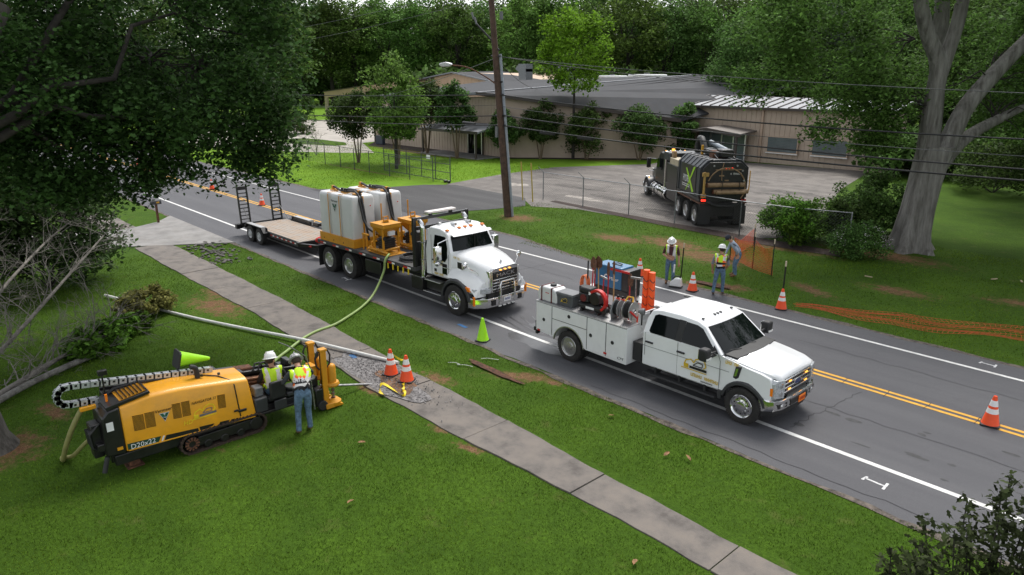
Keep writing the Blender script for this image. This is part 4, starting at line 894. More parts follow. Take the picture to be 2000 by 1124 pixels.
# ---------------------------------------------------------------- yellow directional drill
def drill():
    T = thing('directional_drill', 'yellow and black tracked directional drill working on the lawn', 'drill', (-14.95, 4.0, 0), R(90))
    HY = -.60; YI = .12      # visible flank and inner edge of the hood
    # hood
    side = [(-1.08, .50), (-1.09, 1.40), (-.55, 1.47), (.05, 1.44), (1.42, 1.24), (1.53, .40)]
    def hoodfn(q):
        x, y, z = q; return (x, y, z + (.06 if (z > 1.1 and y > -.45) else 0))
    secs = []
    for y, dz in ((HY, 0), (HY + .02, .03), (HY + .10, .075), (-.2, .10), (YI, .11)):
        secs.append([(x + (-.03 if (x > 1 and z < 1) else 0) * 0, y, z + (dz if z > 1 else 0)) for x, z in side])
    secs[0] = [(x * .995, y, z) for x, y, z in secs[0]]
    hood = MB().loft(secs).build('engine_hood', YEL, T, bevel=.03, smooth=50, seg=3)
    yf = HY - .004
    # louvres
    def vent(x0, x1, z0, z1, sl):
        v = MB().prism([(x0, z0 - sl * 0), (x1, z0 - sl * (x1 - x0)), (x1, z1 - sl * (x1 - x0)), (x0, z1)], yf + .006, yf - .001, 'y').build('vent_frame', YEL, hood)
        n_ = 14
        for i in range(n_):
            z = z0 + (z1 - z0) * (i + .3) / n_; h = (z1 - z0) / n_ * .55
            MB().prism([(x0, z), (x1, z - sl * (x1 - x0)), (x1, z + h - sl * (x1 - x0)), (x0, z + h)], yf, yf - .004, 'y').build('louvre_slot', BLACK, v, smooth=0)
    for x0, x1, z0, z1 in ((-.90, -.70, .88, 1.21), (-.68, -.50, .87, 1.20), (-.16, .0, .89, 1.22), (.02, .18, .88, 1.21), (.74, .90, .82, 1.13)): vent(x0, x1, z0, z1, .10)
    # stripe, plates, seam, latch
    MB().prism([(-1.06, .53), (-1.06, .66), (-.44, .61), (-.52, .465)], yf + .004, yf - .003, 'y').build('model_plate', mat('plate_green', (.01, .055, .035), .45), hood, smooth=0)
    MB().prism([(-.46, .475), (-.40, .60), (-.37, .597), (-.43, .472)], yf + .004, yf - .004, 'y').build('white_slash', TEXT_W, hood, smooth=0)
    MB().prism([(-.40, .47), (-.34, .595), (.28, .535), (.30, .41)], yf + .004, yf - .003, 'y').build('black_stripe', BLACK, hood, smooth=0)
    MB().prism([(.33, .405), (.31, .55), (.62, .525), (.57, .48), (.50, .48), (.48, .44), (.60, .43), (.56, .385)], yf + .004, yf - .003, 'y').build('black_stripe', BLACK, hood, smooth=0)
    for x, w_ in ((.66, .20), (.90, .07), (1.00, .045), (1.08, .025)): MB().prism([(x, .40 - .07 * (x - .5)), (x + .08, .53 - .09 * (x - .5)), (x + .08 + w_, .53 - .09 * (x + w_ - .5)), (x + w_, .40 - .07 * (x + w_ - .5))], yf + .004, yf - .003, 'y').build('black_stripe', BLACK, hood, smooth=0)
    MB().prism([(-1.05, .505), (-1.05, .530), (1.50, .405), (1.50, .38)], yf + .004, yf - .012, 'y').build('lower_rail', YEL, hood, bevel=.004)
    MB().tube([(1.18, yf, .50), (1.14, yf, 1.0), (1.12, yf - .002, 1.26), (1.06, yf + .10, 1.36), (.9, -.3, 1.43), (.5, -.05, 1.50)], .013, 6).build('hood_seam', BLACK, hood)
    MB().box(1.14, 1.32, yf - .03, yf, .60, .66).box(1.05, 1.14, yf - .025, yf, .635, .685).build('hood_latch', BLACK, hood, bevel=.015)
    for x, z in ((.6, 1.52), (.95, 1.46)): MB().cyl((x, -.25, z - .03), (x, -.25, z + .01), .03).build('hood_knob', BLACK, hood)
    MB().tube([(.52, -.22, 1.45), (.52, -.22, 1.62), (.50, -.22, 1.70), (.44, -.22, 1.74), (.40, -.22, 1.745)], .055, 12).build('exhaust_pipe', BLACKP, T, smooth=50)
    vee_logo(hood, (-.32, yf - .002, 1.00), (1, 0, -.08), (0, 0, 1), .20)
    lettering('Vermeer', .092, BLACK, hood, (-.33, yf - .008, 1.15), (1, 0, -.10), (0, 0, 1), shear=.12)
    lettering('NAVIGATOR S3', .085, BLACK, hood, (.46, yf - .008, 1.10), (1, 0, -.10), (0, 0, 1), shear=.2, sx=.85)
    lettering('D20x22', .145, TEXT_W, hood, (-.78, yf - .012, .57), (1, 0, -.09), (0, 0, 1), sx=1.0)
    lettering('HD', .13, mat('print_yellow', (.85, .62, .02), .5), hood, (.10, yf - .004, .72), (1, 0, -.09), (0, 0, 1), shear=.2)
    excavator_logo(hood, .46, yf + .001, .80, .46, yel=mat('print_yellow', (.85, .62, .02), .5), blk=MGREY)
    # rear black shroud with sloping screen
    MB().prism([(-1.44, .50), (-1.42, 1.30), (-1.30, 1.42), (-1.09, 1.45), (-1.08, .46)], HY + .01, YI, 'y').build('rear_shroud', BLACK, T, bevel=.03)
    sc_ = MB().prism([(-1.30, 1.42), (-.50, 1.56), (-.52, 1.62), (-1.32, 1.50)], HY + .04, YI - .02, 'y').build('radiator_screen', BLACK, T, bevel=.01)
    MB().prism([(-1.05, 1.50), (-.56, 1.585), (-.57, 1.60), (-1.05, 1.515)], HY + .10, YI - .08, 'y', lambda q: (q[0], q[1], q[2] + .035)).build('screen_core', YEL2, sc_)
    for i in range(7): MB().box(-1.0 + i * .07, -.985 + i * .07, HY + .08, YI - .06, 1.57 + i * .012, 1.60 + i * .012).build('screen_bar', BLACK, sc_)
    MB().box(-1.36, -1.24, HY + .001, HY + .012, 1.02, 1.20).build('safety_decal', TEXT_W, T)
    MB().box(-1.24, -1.14, HY - .004, HY + .012, .58, .64).build('small_decal', YEL, T)
    MB().box(-1.60, -1.42, -.40, -.10, .45, 1.15).box(-1.55, -1.40, -.55, -.15, .62, .78).build('rear_valve_block', BLACK, T, bevel=.02)
    for i in range(6): MB().tube([(-1.45, -.5 + i * .08, 1.2 - i * .05), (-1.64, -.48 + i * .07, 1.0), (-1.62, -.46 + i * .07, .7), (-1.45, -.45 + i * .07, .6)], .018, 6).build('rear_hose', BLACKP, T)
    MB().cyl((-1.42, -.55, .50), (-1.52, -.58, .20), .045).build('drain_filter', BLACKP, T)
    MB().box(-1.66, -1.38, -.12, -.04, 1.36, 1.44).build('chain_mount', YEL, T, bevel=.01)
    MB().box(-1.24, -1.20, -.3, -.26, 1.44, 1.66).build('orange_flag_post', AMBER, T)
    # chassis and tracks
    MB().box(-1.35, 2.6, -.50, .35, .30, .52).box(-1.3, .0, -.56, .40, .24, .46).build('chassis', BLACK, T, bevel=.02)
    for s, yo in ((-1, HY), (1, .42)):
        y0, y1 = (yo - .04, yo + .26) if s < 0 else (yo - .04, yo + .26)
        tr = thing('track', None, None, (0, 0, 0)); tr.parent = T
        path = []; r_ = .215; xa, xb = .12, 1.50
        L1 = xb - xa; tot = 2 * L1 + 2 * math.pi * r_; n_ = 46
        for i in range(n_):
            d = tot * i / n_
            if d < L1: p = (xa + d, 0.012, 0)
            elif d < L1 + math.pi * r_: a = (d - L1) / r_; p = (xb + r_ * math.sin(a), .012 + r_ - r_ * math.cos(a), -a)
            elif d < 2 * L1 + math.pi * r_: p = (xb - (d - L1 - math.pi * r_), .012 + 2 * r_, math.pi)
            else: a = (d - 2 * L1 - math.pi * r_) / r_; p = (xa - r_ * math.sin(a), .012 + r_ + r_ * math.cos(a), math.pi - a)
            path.append(p)
        if s < 0: pad = MB().box(-.047, .047, 0, .30, -.012, .02).box(-.012, .012, 0, .30, -.03, -.012).mesh('track_pad', mat('muddy_track', (.055, .035, .024), .9, var=.5, scale=20, bump=.4), 0, True)
        for x, z, a in path: inst('track_pad', pad, tr, (x, y0, z), (0, a, 0))
        for x in (xa, xb): MB().cyl((x, y0 + .02, r_ + .012), (x, y1 - .02, r_ + .012), r_ - .075, n=24).build('idler_wheel', BLACK, tr, bevel=.01)
        for x in (.45, .8, 1.15): MB().cyl((x, y0 + .03, .12), (x, y1 - .03, .12), .085, n=16).build('road_wheel', BLACK, tr, bevel=.01)
        MB().prism([(xa + .1, .12), (xa + .15, .32), (xb - .1, .34), (xb - .05, .12)], y0 + .05, y1 - .05, 'y').build('track_frame', BLACK, tr, bevel=.01)
        b = MB()
        for k in range(12):
            a = 2 * math.pi * k / 12; b.at((xa, y0 - .002, r_ + .012), (0, a, 0)).box(-.018, .018, 0, .03, .07, .145)
        b.M = None; sp = b.build('sprocket', RUST, tr); sp['kind'] = 'stuff'
    # rear stabiliser
    MB().box(-.98, -.86, -.30, -.18, .03, .50).box(-1.08, -.76, -.40, -.08, .0, .03).box(-1.02, -.82, -.34, -.14, .03, .16).build('stabiliser_foot', RUST, T, bevel=.01)
    # drill rack: long tilted beam with rod box
    tilt = R(-8.0)
    rk = thing('drill_rack', None, None, (0.3, .12, 1.30)); rk.parent = T; rk.rotation_euler = (0, -tilt, 0)
    MB().box(-1.5, 2.6, .02, .30, -.16, .0).box(-1.5, 2.6, .0, .05, .0, .06).box(-1.5, 2.6, .27, .32, .0, .06).build('rack_beam', BLACK, rk, bevel=.012)
    MB().box(.25, 2.20, -.10, .0, .02, .10).box(.20, 1.25, -.20, .28, .03, .14).build('carriage', BLACK, rk, bevel=.02)
    MB().box(1.15, 1.55, .02, .26, .04, .15).build('rotary_gearbox', RUST, rk, bevel=.03)
    RODM = mat('drill_rod_steel', (.20, .10, .055), .6, .4, var=.4, scale=8)
    for i in range(5):
        for j in range(2): MB().cyl((-.9, -.10 - .075 * j, -.06 - .08 * i), (2.1, -.10 - .075 * j, -.06 - .08 * i), .034, n=10).build('drill_rod', RODM, rk, smooth=40)
    for x in (-.6, .9, 1.95): MB().box(x, x + .07, -.24, .0, -.50, .10).build('rod_guide', BLACK, rk, bevel=.008)
    MB().box(2.2, 2.6, -.12, .34, -.30, .08).box(2.3, 2.45, -.05, .25, .08, .22).build('wrench_housing', BLACK, rk, bevel=.02)
    MB().box(1.70, 1.80, -.255, -.245, -.02, .06).build('white_decal', TEXT_W, rk)
    for x in (1.5, 1.62, 1.8): MB().tube([(x, -.1, .1), (x + .05, -.05, .24), (x + .2, .05, .22), (x + .3, .1, .1)], .02, 6).build('hydraulic_hose', BLACKP, rk)
    MB().box(-.15, .75, -.02, .30, .06, .20).build('carriage_tray', BLACK, rk, bevel=.02)
    # cable carrier
    pts = []
    ztop = lambda x: 1.88 - (x + 1.75) * .155
    n1 = 17
    for i in range(n1): x = .90 - i * 2.62 / (n1 - 1); pts.append((x, ztop(x)))
    cx_, cz_, rr_ = -1.78, 1.70, .19
    for a in (115, 145, 175, 205, 235): pts.append((cx_ + rr_ * math.cos(R(a)), cz_ + rr_ * math.sin(R(a))))
    for x in (-1.78, -1.62, -1.46, -1.32): pts.append((x, 1.51 - (x + 1.78) * .10))
    link = MB().box(-.098, .098, -.065, -.05, -.055, .055).box(-.098, .098, .05, .065, -.055, .055).box(-.06, .06, -.05, .05, .035, .05).box(-.06, .06, -.05, .05, -.05, -.035).mx(1).box(-.022, .022, -.068, -.049, -.03, .012).mesh('carrier_link', [mat('carrier_silver', (.50, .52, .54), .4, .55, var=.15), BLACK], 0, True)
    cc = thing('cable_carrier', None, None); cc.parent = T
    for p, q in zip(pts[:-1], pts[1:]): inst('carrier_link', link, cc, ((p[0] + q[0]) / 2, .06, (p[1] + q[1]) / 2), (0, -math.atan2(q[1] - p[1], q[0] - p[0]), 0))
    MB().tube([(-1.32, .06, 1.44), (-1.18, .04, 1.50), (-1.0, .02, 1.62), (-.6, 0, 1.64), (.1, .02, 1.52)], .035, 8).build('hose_bundle', BLACKP, T, smooth=50)
    MB().box(-1.19, -1.16, -.02, .02, 1.58, 1.98).box(-1.24, -1.08, -.05, .05, 1.96, 2.06).build('camera_mast', BLACK, T, bevel=.008)
    # operator station
    MB().box(1.55, 2.55, -.62, .05, .36, .42).build('operator_floor', BLACK, T, bevel=.01)
    MB().box(1.52, 1.82, -.60, -.22, .42, .76).build('console', DGREY, T, bevel=.03)
    MB().box(1.58, 1.78, -.50, -.25, .76, .98).build('display', MGREY, T, bevel=.03)
    st = MB().box(1.86, 2.26, -.52, -.12, .56, .68).build('seat', BLACKP, T, bevel=.04)
    MB().box(1.88, 2.24, -.62, -.54, .64, 1.06).build('backrest', BLACKP, st, bevel=.04, seg=3)
    MB().box(1.94, 2.22, -.66, -.62, .40, .62).build('seat_bracket', DGREY, st, bevel=.01)
    MB().cyl((2.06, -.32, .42), (2.06, -.32, .56), .08).build('seat_post', DGREY, st)
    MB().box(2.28, 2.62, -.60, -.30, .60, .70).cyl((2.45, -.45, .72), (2.45, -.45, .80), .14, .16).build('joystick_pod', DGREY, T, bevel=.03)
    MB().cyl((2.82, -.55, .88), (2.82, -.55, .92), .17, n=20).cyl((2.82, -.55, .92), (2.82, -.55, 1.04), .10, n=16).build('pod_cap', MGREY, T, bevel=.01)
    MB().tube([(2.78, -.45, .3), (2.72, -.45, 1.30), (2.70, -.45, 1.48)], .018, 8).build('control_mast', STEEL, T)
    # stake-down and vise
    for y in (-.53, .05):
        cl = MB().box(3.16, 3.30, y - .06, y + .06, .12, 1.46).build('stakedown_column', YEL2, T, bevel=.015)
        MB().box(3.14, 3.32, y - .08, y + .08, 1.44, 1.50).build('column_cap', YEL2, cl, bevel=.01)
        MB().box(3.155, 3.17, y - .02, y + .02, .2, 1.4).build('column_slot', BLACK, cl)
        MB().lathe([(.10, .62), (.10, 1.00), (.085, 1.04), (.06, 1.06)], 16, 'z', (3.43, y, 0)).lathe([(.15, .52), (.17, .56), (.15, .62)], 16, 'z', (3.43, y, 0)).build('auger_motor', YEL2, cl, smooth=40)
        MB().lathe([(.03, .02), (.03, .52)], 10, 'z', (3.43, y, 0)).build('auger', STEEL, cl)
        fl = MB()
        for k in range(4): fl.lathe([(.03, .20 + k * .09), (.055, .215 + k * .09), (.03, .23 + k * .09)], 12, 'z', (3.43, y, 0))
        o_ = fl.build('auger_flight', RUST, cl); o_['kind'] = 'stuff'
        MB().lathe([(.17, .04), (.18, .06), (.18, .13), (.10, .20)], 18, 'z', (3.43, y, 0)).build('auger_guide', YEL2, cl, smooth=40)
        MB().prism([(3.16, .02), (3.16, .14), (3.42, .14), (3.60, .06), (3.60, .02)], y - .16, y + .16, 'y').build('foot_plate', YEL2, cl, bevel=.01)
        for sx_ in (-1, 1): MB().tube([(3.23 + sx_ * .02, y, 1.42), (3.23 + sx_ * .13, y, 1.44), (3.23 + sx_ * .19, y, 1.30), (3.23 + sx_ * .17, y, 1.10), (3.23 + sx_ * .10, y, 1.0)], .022, 8).build('hydraulic_hose', BLACKP, cl, smooth=50)
    MB().box(2.95, 3.16, -.60, .12, .10, .55).box(2.98, 3.14, -.40, -.02, .55, .82).build('vise', BLACK, T, bevel=.03)
    MB().cyl((3.10, -.66, .13), (3.10, -.58, .13), .12, n=18).build('anchor_roller', BLACKP, T, bevel=.015)
    MB().tube([(3.3, -.15, .42), (3.62, -.15, .32), (4.9, -.13, -.03)], .030, 10).build('drill_string', STEEL, T)
    MB().box(2.96, 3.10, -.45, -.15, .82, 1.1).build('valve_bank', YEL2, T, bevel=.02)
    return T
drill()
# wand leaning on the vise, hoses, pipe
tag(MB().tube([(-14.42, 6.22, 1.92), (-14.42, 6.5, 1.72), (-14.42, 6.82, 1.42), (-14.38, 6.86, 1.2)], .014, 6).tube([(-14.38, 6.86, 1.22), (-14.34, 6.9, .1)], .020, 8).build('wash_wand', STEEL, smooth=50), 'bent steel wash wand leaning against the drill by the operator', 'wand')
HOSEG = mat('pale_green_hose', (.24, .34, .10), .55, var=.12, scale=4, dirt=.2)
def curve_pts(P, n=6):
    P = [Vector(p) for p in P]; out = []
    for i in range(len(P) - 1):
        p0, p1, p2, p3 = P[max(i - 1, 0)], P[i], P[i + 1], P[min(i + 2, len(P) - 1)]
        for k in range(n):
            t = k / n; out.append(.5 * ((2 * p1) + (-p0 + p2) * t + (2 * p0 - 5 * p1 + 4 * p2 - p3) * t * t + (-p0 + 3 * p1 - 3 * p2 + p3) * t ** 3))
    return out + [P[-1]]
tag(MB().tube(curve_pts([on_truck(-3.90, -.98, 1.33), on_truck(-3.72, -1.15, 1.36), on_truck(-3.66, -1.34, 1.20), (-21.35, 13.35, .85), (-21.15, 12.95, .42), (-20.9, 12.5, .14), (-20.4, 11.8, .05), (-19.8, 10.9, .05), (-19.4, 10.2, .06), (-19.22, 9.5, .07), (-18.9, 8.9, .07), (-18.4, 8.2, .05), (-17.8, 7.5, .08), (-16.6, 6.6, .3), (-15.6, 6.2, .8)]), .042, 10).build('supply_hose', HOSEG, smooth=60), 'pale green hose running from the flatbed truck across the grass to the drill', 'hose')
tag(MB().tube(curve_pts([(-15.0, 2.42, 1.38), (-15.02, 2.30, 1.2), (-15.1, 2.16, .9), (-15.3, 2.05, .5), (-15.6, 2.02, .15), (-15.9, 2.05, .05)]), .05, 10).build('return_hose', mat('khaki_hose', (.27, .26, .09), .6, var=.12, dirt=.25), smooth=60), 'khaki hose hanging to the lawn from the rear end of the drill', 'hose')
tag(MB().tube(curve_pts([(-15.85, 2.12, .05), (-15.5, 2.2, .22), (-15.2, 2.4, .55), (-14.9, 2.6, .8)]), .042, 10).build('drain_hose', MATS['khaki_hose'], smooth=60), 'shorter khaki hose rising from the grass into the drill', 'hose')
tag(MB().tube(curve_pts([(-27.6, 5.75, .10), (-23.4, 7.05, .09), (-20.9, 8.0, .08), (-18.6, 8.85, .12), (-15.4, 9.93, .09)]), .045, 12).build('pvc_pipe', mat('white_pvc', (.66, .66, .63), .45, var=.05, dirt=.15), smooth=60), 'long white plastic pipe lying across the lawn and sidewalk', 'pipe')
# ---------------------------------------------------------------- black hydro-excavation truck in the lot
def vac_truck():
    T = thing('vacuum_truck', 'black vacuum excavation truck with green X logo parked in the lot', 'truck', (-20.10, 33.0, 0), R(142.1))
    CH = mat('charcoal_panel', (.030, .034, .040), .45, var=.15, dirt=.12); TAN = mat('tan_hose', (.30, .20, .11), .7, var=.2, dirt=.2)
    # debris body with chamfered roof edges and ribs
    prof = [(-1.22, 1.48), (-1.22, 3.02), (-.86, 3.38), (-.5, 3.45), (.5, 3.45), (.86, 3.38), (1.22, 3.02), (1.22, 1.48)]
    body = MB().prism(prof, -.50, 3.10, 'x').build('debris_body', CH, T, bevel=.05, seg=3)
    for x in (-.42, .02, .60, 1.2, 1.8, 2.4, 2.98):
        for s in (-1, 1): MB().prism([(s * 1.20, 1.5), (s * 1.20, 3.0), (s * .84, 3.36), (s * .6, 3.43), (s * .6, 3.48), (s * .88, 3.42), (s * 1.27, 3.04), (s * 1.27, 1.5)] if x in (-.42, 2.98) else [(s * 1.20, 2.98), (s * .84, 3.34), (s * .6, 3.42), (s * .6, 3.48), (s * .88, 3.42), (s * 1.27, 3.02)], x - .10, x + .10, 'x').build('body_rib', CH, body, bevel=.03)
    pn = MB().box(.10, 2.45, 1.22, 1.25, 1.58, 3.02).build('logo_panel', BLACK, body, bevel=.01)
    lettering('HYDRO', .52, TEXT_W, pn, (1.62, 1.256, 2.22), (-1, 0, 0), (0, 0, 1), name='logo_lettering', shear=.1, sx=.62)
    GX_ = mat('logo_lime', (.34, .62, .02), .5)
    for pts in ([(1.75, 2.78), (1.55, 2.82), (.30, 1.72), (.55, 1.62)], [(.20, 3.0), (.50, 2.96), (1.62, 1.62), (1.55, 1.60)]):
        MB().add([(x, 1.262 + .002 * (pts[0][0] < 1), z) for x, z in pts], [(0, 1, 2, 3)]).build('logo_stroke', GX_, pn, smooth=0, fix=False)
    for z in (1.92, 1.82): MB().add([(x, 1.258, zz) for x, zz in ((2.25, z), (1.0, z), (1.0, z + .035), (2.25, z + .035))], [(0, 1, 2, 3)]).build('logo_underline', TEXT_W, pn, smooth=0, fix=False)
    # rear door, ring, rods
    rd = MB().prism([(-1.16, 1.30), (-1.16, 3.0), (-.82, 3.32), (.82, 3.32), (1.16, 3.0), (1.16, 1.30)], -.62, -.50, 'x').build('rear_door', BLACK, body, bevel=.03)
    MB().tube([(-.66, -.10 + 1.0 * math.cos(R(a)), 2.05 + 1.0 * math.sin(R(a))) for a in range(20, 216, 13)], .035, 8).build('door_ring', TAN, rd, smooth=50)
    for z, y0, y1 in ((2.20, .95, -.98), (1.86, .62, -1.22)):
        MB().cyl((-.78, y0, z), (-.78, y1, z), .115, n=18).build('suction_tube', TAN, T, bevel=.01)
        MB().cyl((-.78, y0 + .004, z), (-.78, y0 - .03, z), .125, n=18).build('tube_collar', RUST, T)
    MB().cyl((-.95, .48, 1.84), (-.95, -1.0, 1.84), .09, n=16).build('suction_tube', TAN, T)
    for y in (.2, -.7): MB().tube([(-.66, y, 2.36), (-.92, y, 2.3), (-.92, y, 1.7), (-.66, y, 1.66)], .018, 6).build('tube_strap', BLACK, T)
    MB().box(-.66, -.62, -.85, .5, 2.93, 2.97).build('light_rail', TAN, rd)
    for y in (-.05, -.2, -.35): MB().ball((-.65, y, 3.03), (.03, .05, .03)).build('brake_lamp', REDON, rd)
    faint_print(8, .10, mat('print_grey', (.5, .5, .48), .5), rd, (-.625, -.58, 2.74), (0, -1, 0), (0, 0, 1), 9, (1,))
    MB().tube([(-.66, .15, 2.4), (-.66, .18, 2.9), (-.66, .1, 3.3)], .02, 6).box(-.68, -.63, .05, .30, 2.62, 2.68).box(-.68, -.63, -.2, .0, 2.38, 2.44).build('door_linkage', TAN, rd)
    for y, z in ((1.0, 2.7), (1.02, 2.3), (-1.0, 2.4), (-.9, 2.9), (.6, 3.15), (-.6, 3.15)): MB().cyl((-.70, y, z), (-.62, y, z), .05, n=10).build('door_clamp', STEEL, rd)
    ar = MB().box(-.78, -.66, 1.02, 1.12, 1.6, 2.85).box(-.78, -.66, .86, 1.2, 2.62, 2.82).box(-.78, -.66, .95, 1.2, 1.55, 1.75).build('rear_ladder_arm', mat('hydraulic_tan', (.42, .26, .07), .6, dirt=.2), T, bevel=.02)
    MB().box(-.74, -.70, -1.30, -1.26, 1.9, 2.9).build('marker_rod', LINEY, T)
    MB().tube([(-.60, 1.0, 1.45), (-.80, .9, 1.35), (-.85, .4, 1.15), (-.85, -.4, 1.12), (-.8, -.9, 1.3)], .08, 10).build('vacuum_hose', BLACKP, T, smooth=50)
    for y in (1.02, 1.14, -.95, -1.10): MB().box(-.84, -.76, y - .05, y + .05, 1.38, 1.47).build('tail_lamp', REDON if y > 0 else RED, T, bevel=.008)
    # chassis, bumper, mud flaps
    MB().box(-.60, 11.0, -.50, -.38, .85, 1.15).box(-.60, 11.0, .38, .50, .85, 1.15).box(-.5, 5.6, -1.2, 1.2, 1.30, 1.45).build('chassis', BLACK, T, bevel=.015)
    MB().box(-.62, -.50, -1.2, 1.2, .55, 1.25).box(-.72, -.62, -.9, .4, .30, .40).build('rear_bumper', BLACK, T, bevel=.02)
    for s in (-1, 1):
        MB().box(-.66, -.63, s * .62, s * 1.24, .16, 1.10).build('mud_flap', BLACKP, T)
        for x in (0, 1.42, 2.86):
            wheel(T, x, s * 1.25, s, .53, .28, .31, ALU, .15, 'rear_wheel'); wheel(T, x, s * .93, s, .53, .28, .31, STEEL, .02, 'rear_wheel')
        wheel(T, 9.75, s * 1.23, s, .53, .33, .30, ALU, .0, 'front_wheel')
        MB().prism([(-.65, 1.22), (-.65, 1.28), (3.5, 1.30), (3.5, 1.24)], s * .9, s * 1.27, 'y').build('fender_deck', RUST, T, bevel=.01)
        # tool tower, fuel tank, cab
        MB().box(3.35, 5.2, s * .62, s * 1.22, .60, 2.62).build('tool_tower', BLACK, T, bevel=.03)
        MB().box(3.35, 4.9, s * .62, s * 1.20, 2.62, 2.98).build('water_box', mat('beige_box', (.42, .36, .25), .6, var=.1, dirt=.15), T, bevel=.02)
        MB().cyl((5.6, s * .92, .70), (7.3, s * .92, .70), .36, n=24).build('fuel_tank', CHROME, T, bevel=.03)
        MB().cyl((7.4, s * .92, .70), (8.7, s * .92, .70), .34, n=24).build('step_tank', ALU, T, bevel=.03)
        for x in (5.9, 6.9, 7.7, 8.4): MB().cyl((x, s * .92, .70), (x + .06, s * .92, .70), .372, n=24).build('tank_strap', BLACK, T)
        MB().tube([(6.3, s * 1.0, 1.0), (6.3, s * 1.0, 3.0), (6.2, s * 1.0, 3.15)], .09, 12).build('exhaust_stack', CHROME, T, smooth=50)
        m_ = MB().box(8.55, 8.68, s * 1.30, s * 1.56, 1.95, 2.55).build('mirror', BLACK, T, bevel=.03)
        MB().tube([(8.5, s * 1.0, 2.5), (8.6, s * 1.45, 2.55), (8.6, s * 1.45, 1.8), (8.7, s * 1.05, 1.7)], .018, 6).build('mirror_bracket', CHROME, T)
        MB().prism([(7.2, 1.95), (7.25, 2.62), (8.05, 2.62), (8.32, 2.0)], s * .99, s * 1.015, 'y').build('window', GLASS, T)
        secs = []
        for a in range(180, -1, -15): secs.append([(9.75 + .72 * math.cos(R(a)), s * y, .53 + .68 * math.sin(R(a)) + dz) for y, dz in ((.7, .03), (1.20, 0), (1.22, -.08), (.7, -.08))])
        MB().loft(secs).build('fender', CH, T, smooth=50)
        MB().ball((9.1, s * 1.22, 1.25), (.07, .03, .05)).build('side_marker', AMBERON, T)
        MB().box(10.35, 10.6, s * .75, s * 1.1, .95, 1.18).build('headlight', CHROME, T, bevel=.04)
    cab = [(6.75, 1.12), (6.72, 2.9), (6.85, 3.02), (7.9, 3.0), (8.10, 2.85), (8.45, 1.95), (8.5, 1.12)]
    MB().prism(cab, -1.0, 1.0, 'y', lambda q: (q[0], q[1] * (1 - max(0, q[2] - 1.9) * .09), q[2])).build('cab_body', BLACK, T, bevel=.06, seg=3)
    MB().prism([(8.12, 2.82), (8.42, 2.0), (8.47, 2.0), (8.17, 2.84)], -.88, .88, 'y').build('windshield', GLASS, T)
    MB().loft([[(x, y, z) for y, z in ((-hw, .95), (-hw, zt - .15), (-hw * .7, zt), (hw * .7, zt), (hw, zt - .15), (hw, .95))] for x, hw, zt in ((8.45, .95, 1.98), (9.2, .86, 1.92), (10.2, .70, 1.78), (10.55, .62, 1.70))]).build('hood', BLACK, T, bevel=.03, smooth=50)
    MB().box(10.55, 10.62, -.58, .58, .80, 1.66).build('grille', CHROME, T, bevel=.02); MB().box(10.55, 10.8, -1.2, 1.2, .45, .78).build('front_bumper', CHROME, T, bevel=.03)
    for y in (-.6, -.3, 0, .3, .6): MB().ball((7.85, y, 3.04), (.06, .04, .04)).build('roof_lamp', AMBERON if abs(y) > .5 else CHROME, T)
    MB().box(5.3, 6.55, -1.1, 1.1, 2.70, 3.18).build('cab_shield', CH, T, bevel=.05)
    MB().box(5.2, 6.6, -1.0, 1.0, 1.0, 2.6).build('blower_housing', BLACK, T, bevel=.05)
    MB().cyl((6.0, .7, 3.18), (6.0, .7, 3.35), .09).build('beacon', AMBERON, T)
    MB().box(4.6, 5.0, .9, 1.1, 2.98, 3.35).build('tan_duct', TAN, T, bevel=.04)
    # boom and vacuum pipe on the roof
    bm_ = MB().tube([(3.3, .15, 3.35), (3.25, .15, 3.95), (3.05, .15, 4.22), (2.75, .15, 4.22), (2.45, .15, 3.95), (2.2, .1, 3.65)], .17, 14).build('vacuum_elbow', BLACKP, T, smooth=50)
    MB().cyl((2.5, -.25, 4.05), (.5, -.45, 3.78), .13, n=16).build('boom_cylinder', mat('boom_grey', (.20, .23, .26), .4, .3, var=.15), T, bevel=.01)
    MB().box(.1, 2.4, -.35, .25, 3.50, 3.78).build('boom_arm', CH, T, bevel=.04)
    MB().cyl((.5, -.4, 3.55), (.5, .4, 3.55), .28, n=18).build('boom_winch', RUST, T, bevel=.02)
    MB().box(-.2, .6, -.55, .1, 3.5, 3.9).build('boom_head', BLACK, T, bevel=.05)
    MB().box(1.9, 2.0, .30, .42, 3.45, 3.95).build('yellow_valve', LINEY, T, bevel=.02)
    for y in (-.6, .3): MB().tube([(2.2, y, 3.5), (1.2, y + .1, 3.75), (.2, y, 3.6), (-.3, y, 3.45)], .035, 8).build('hydraulic_hose', BLACKP, T, smooth=50)
    return T
vac_truck()
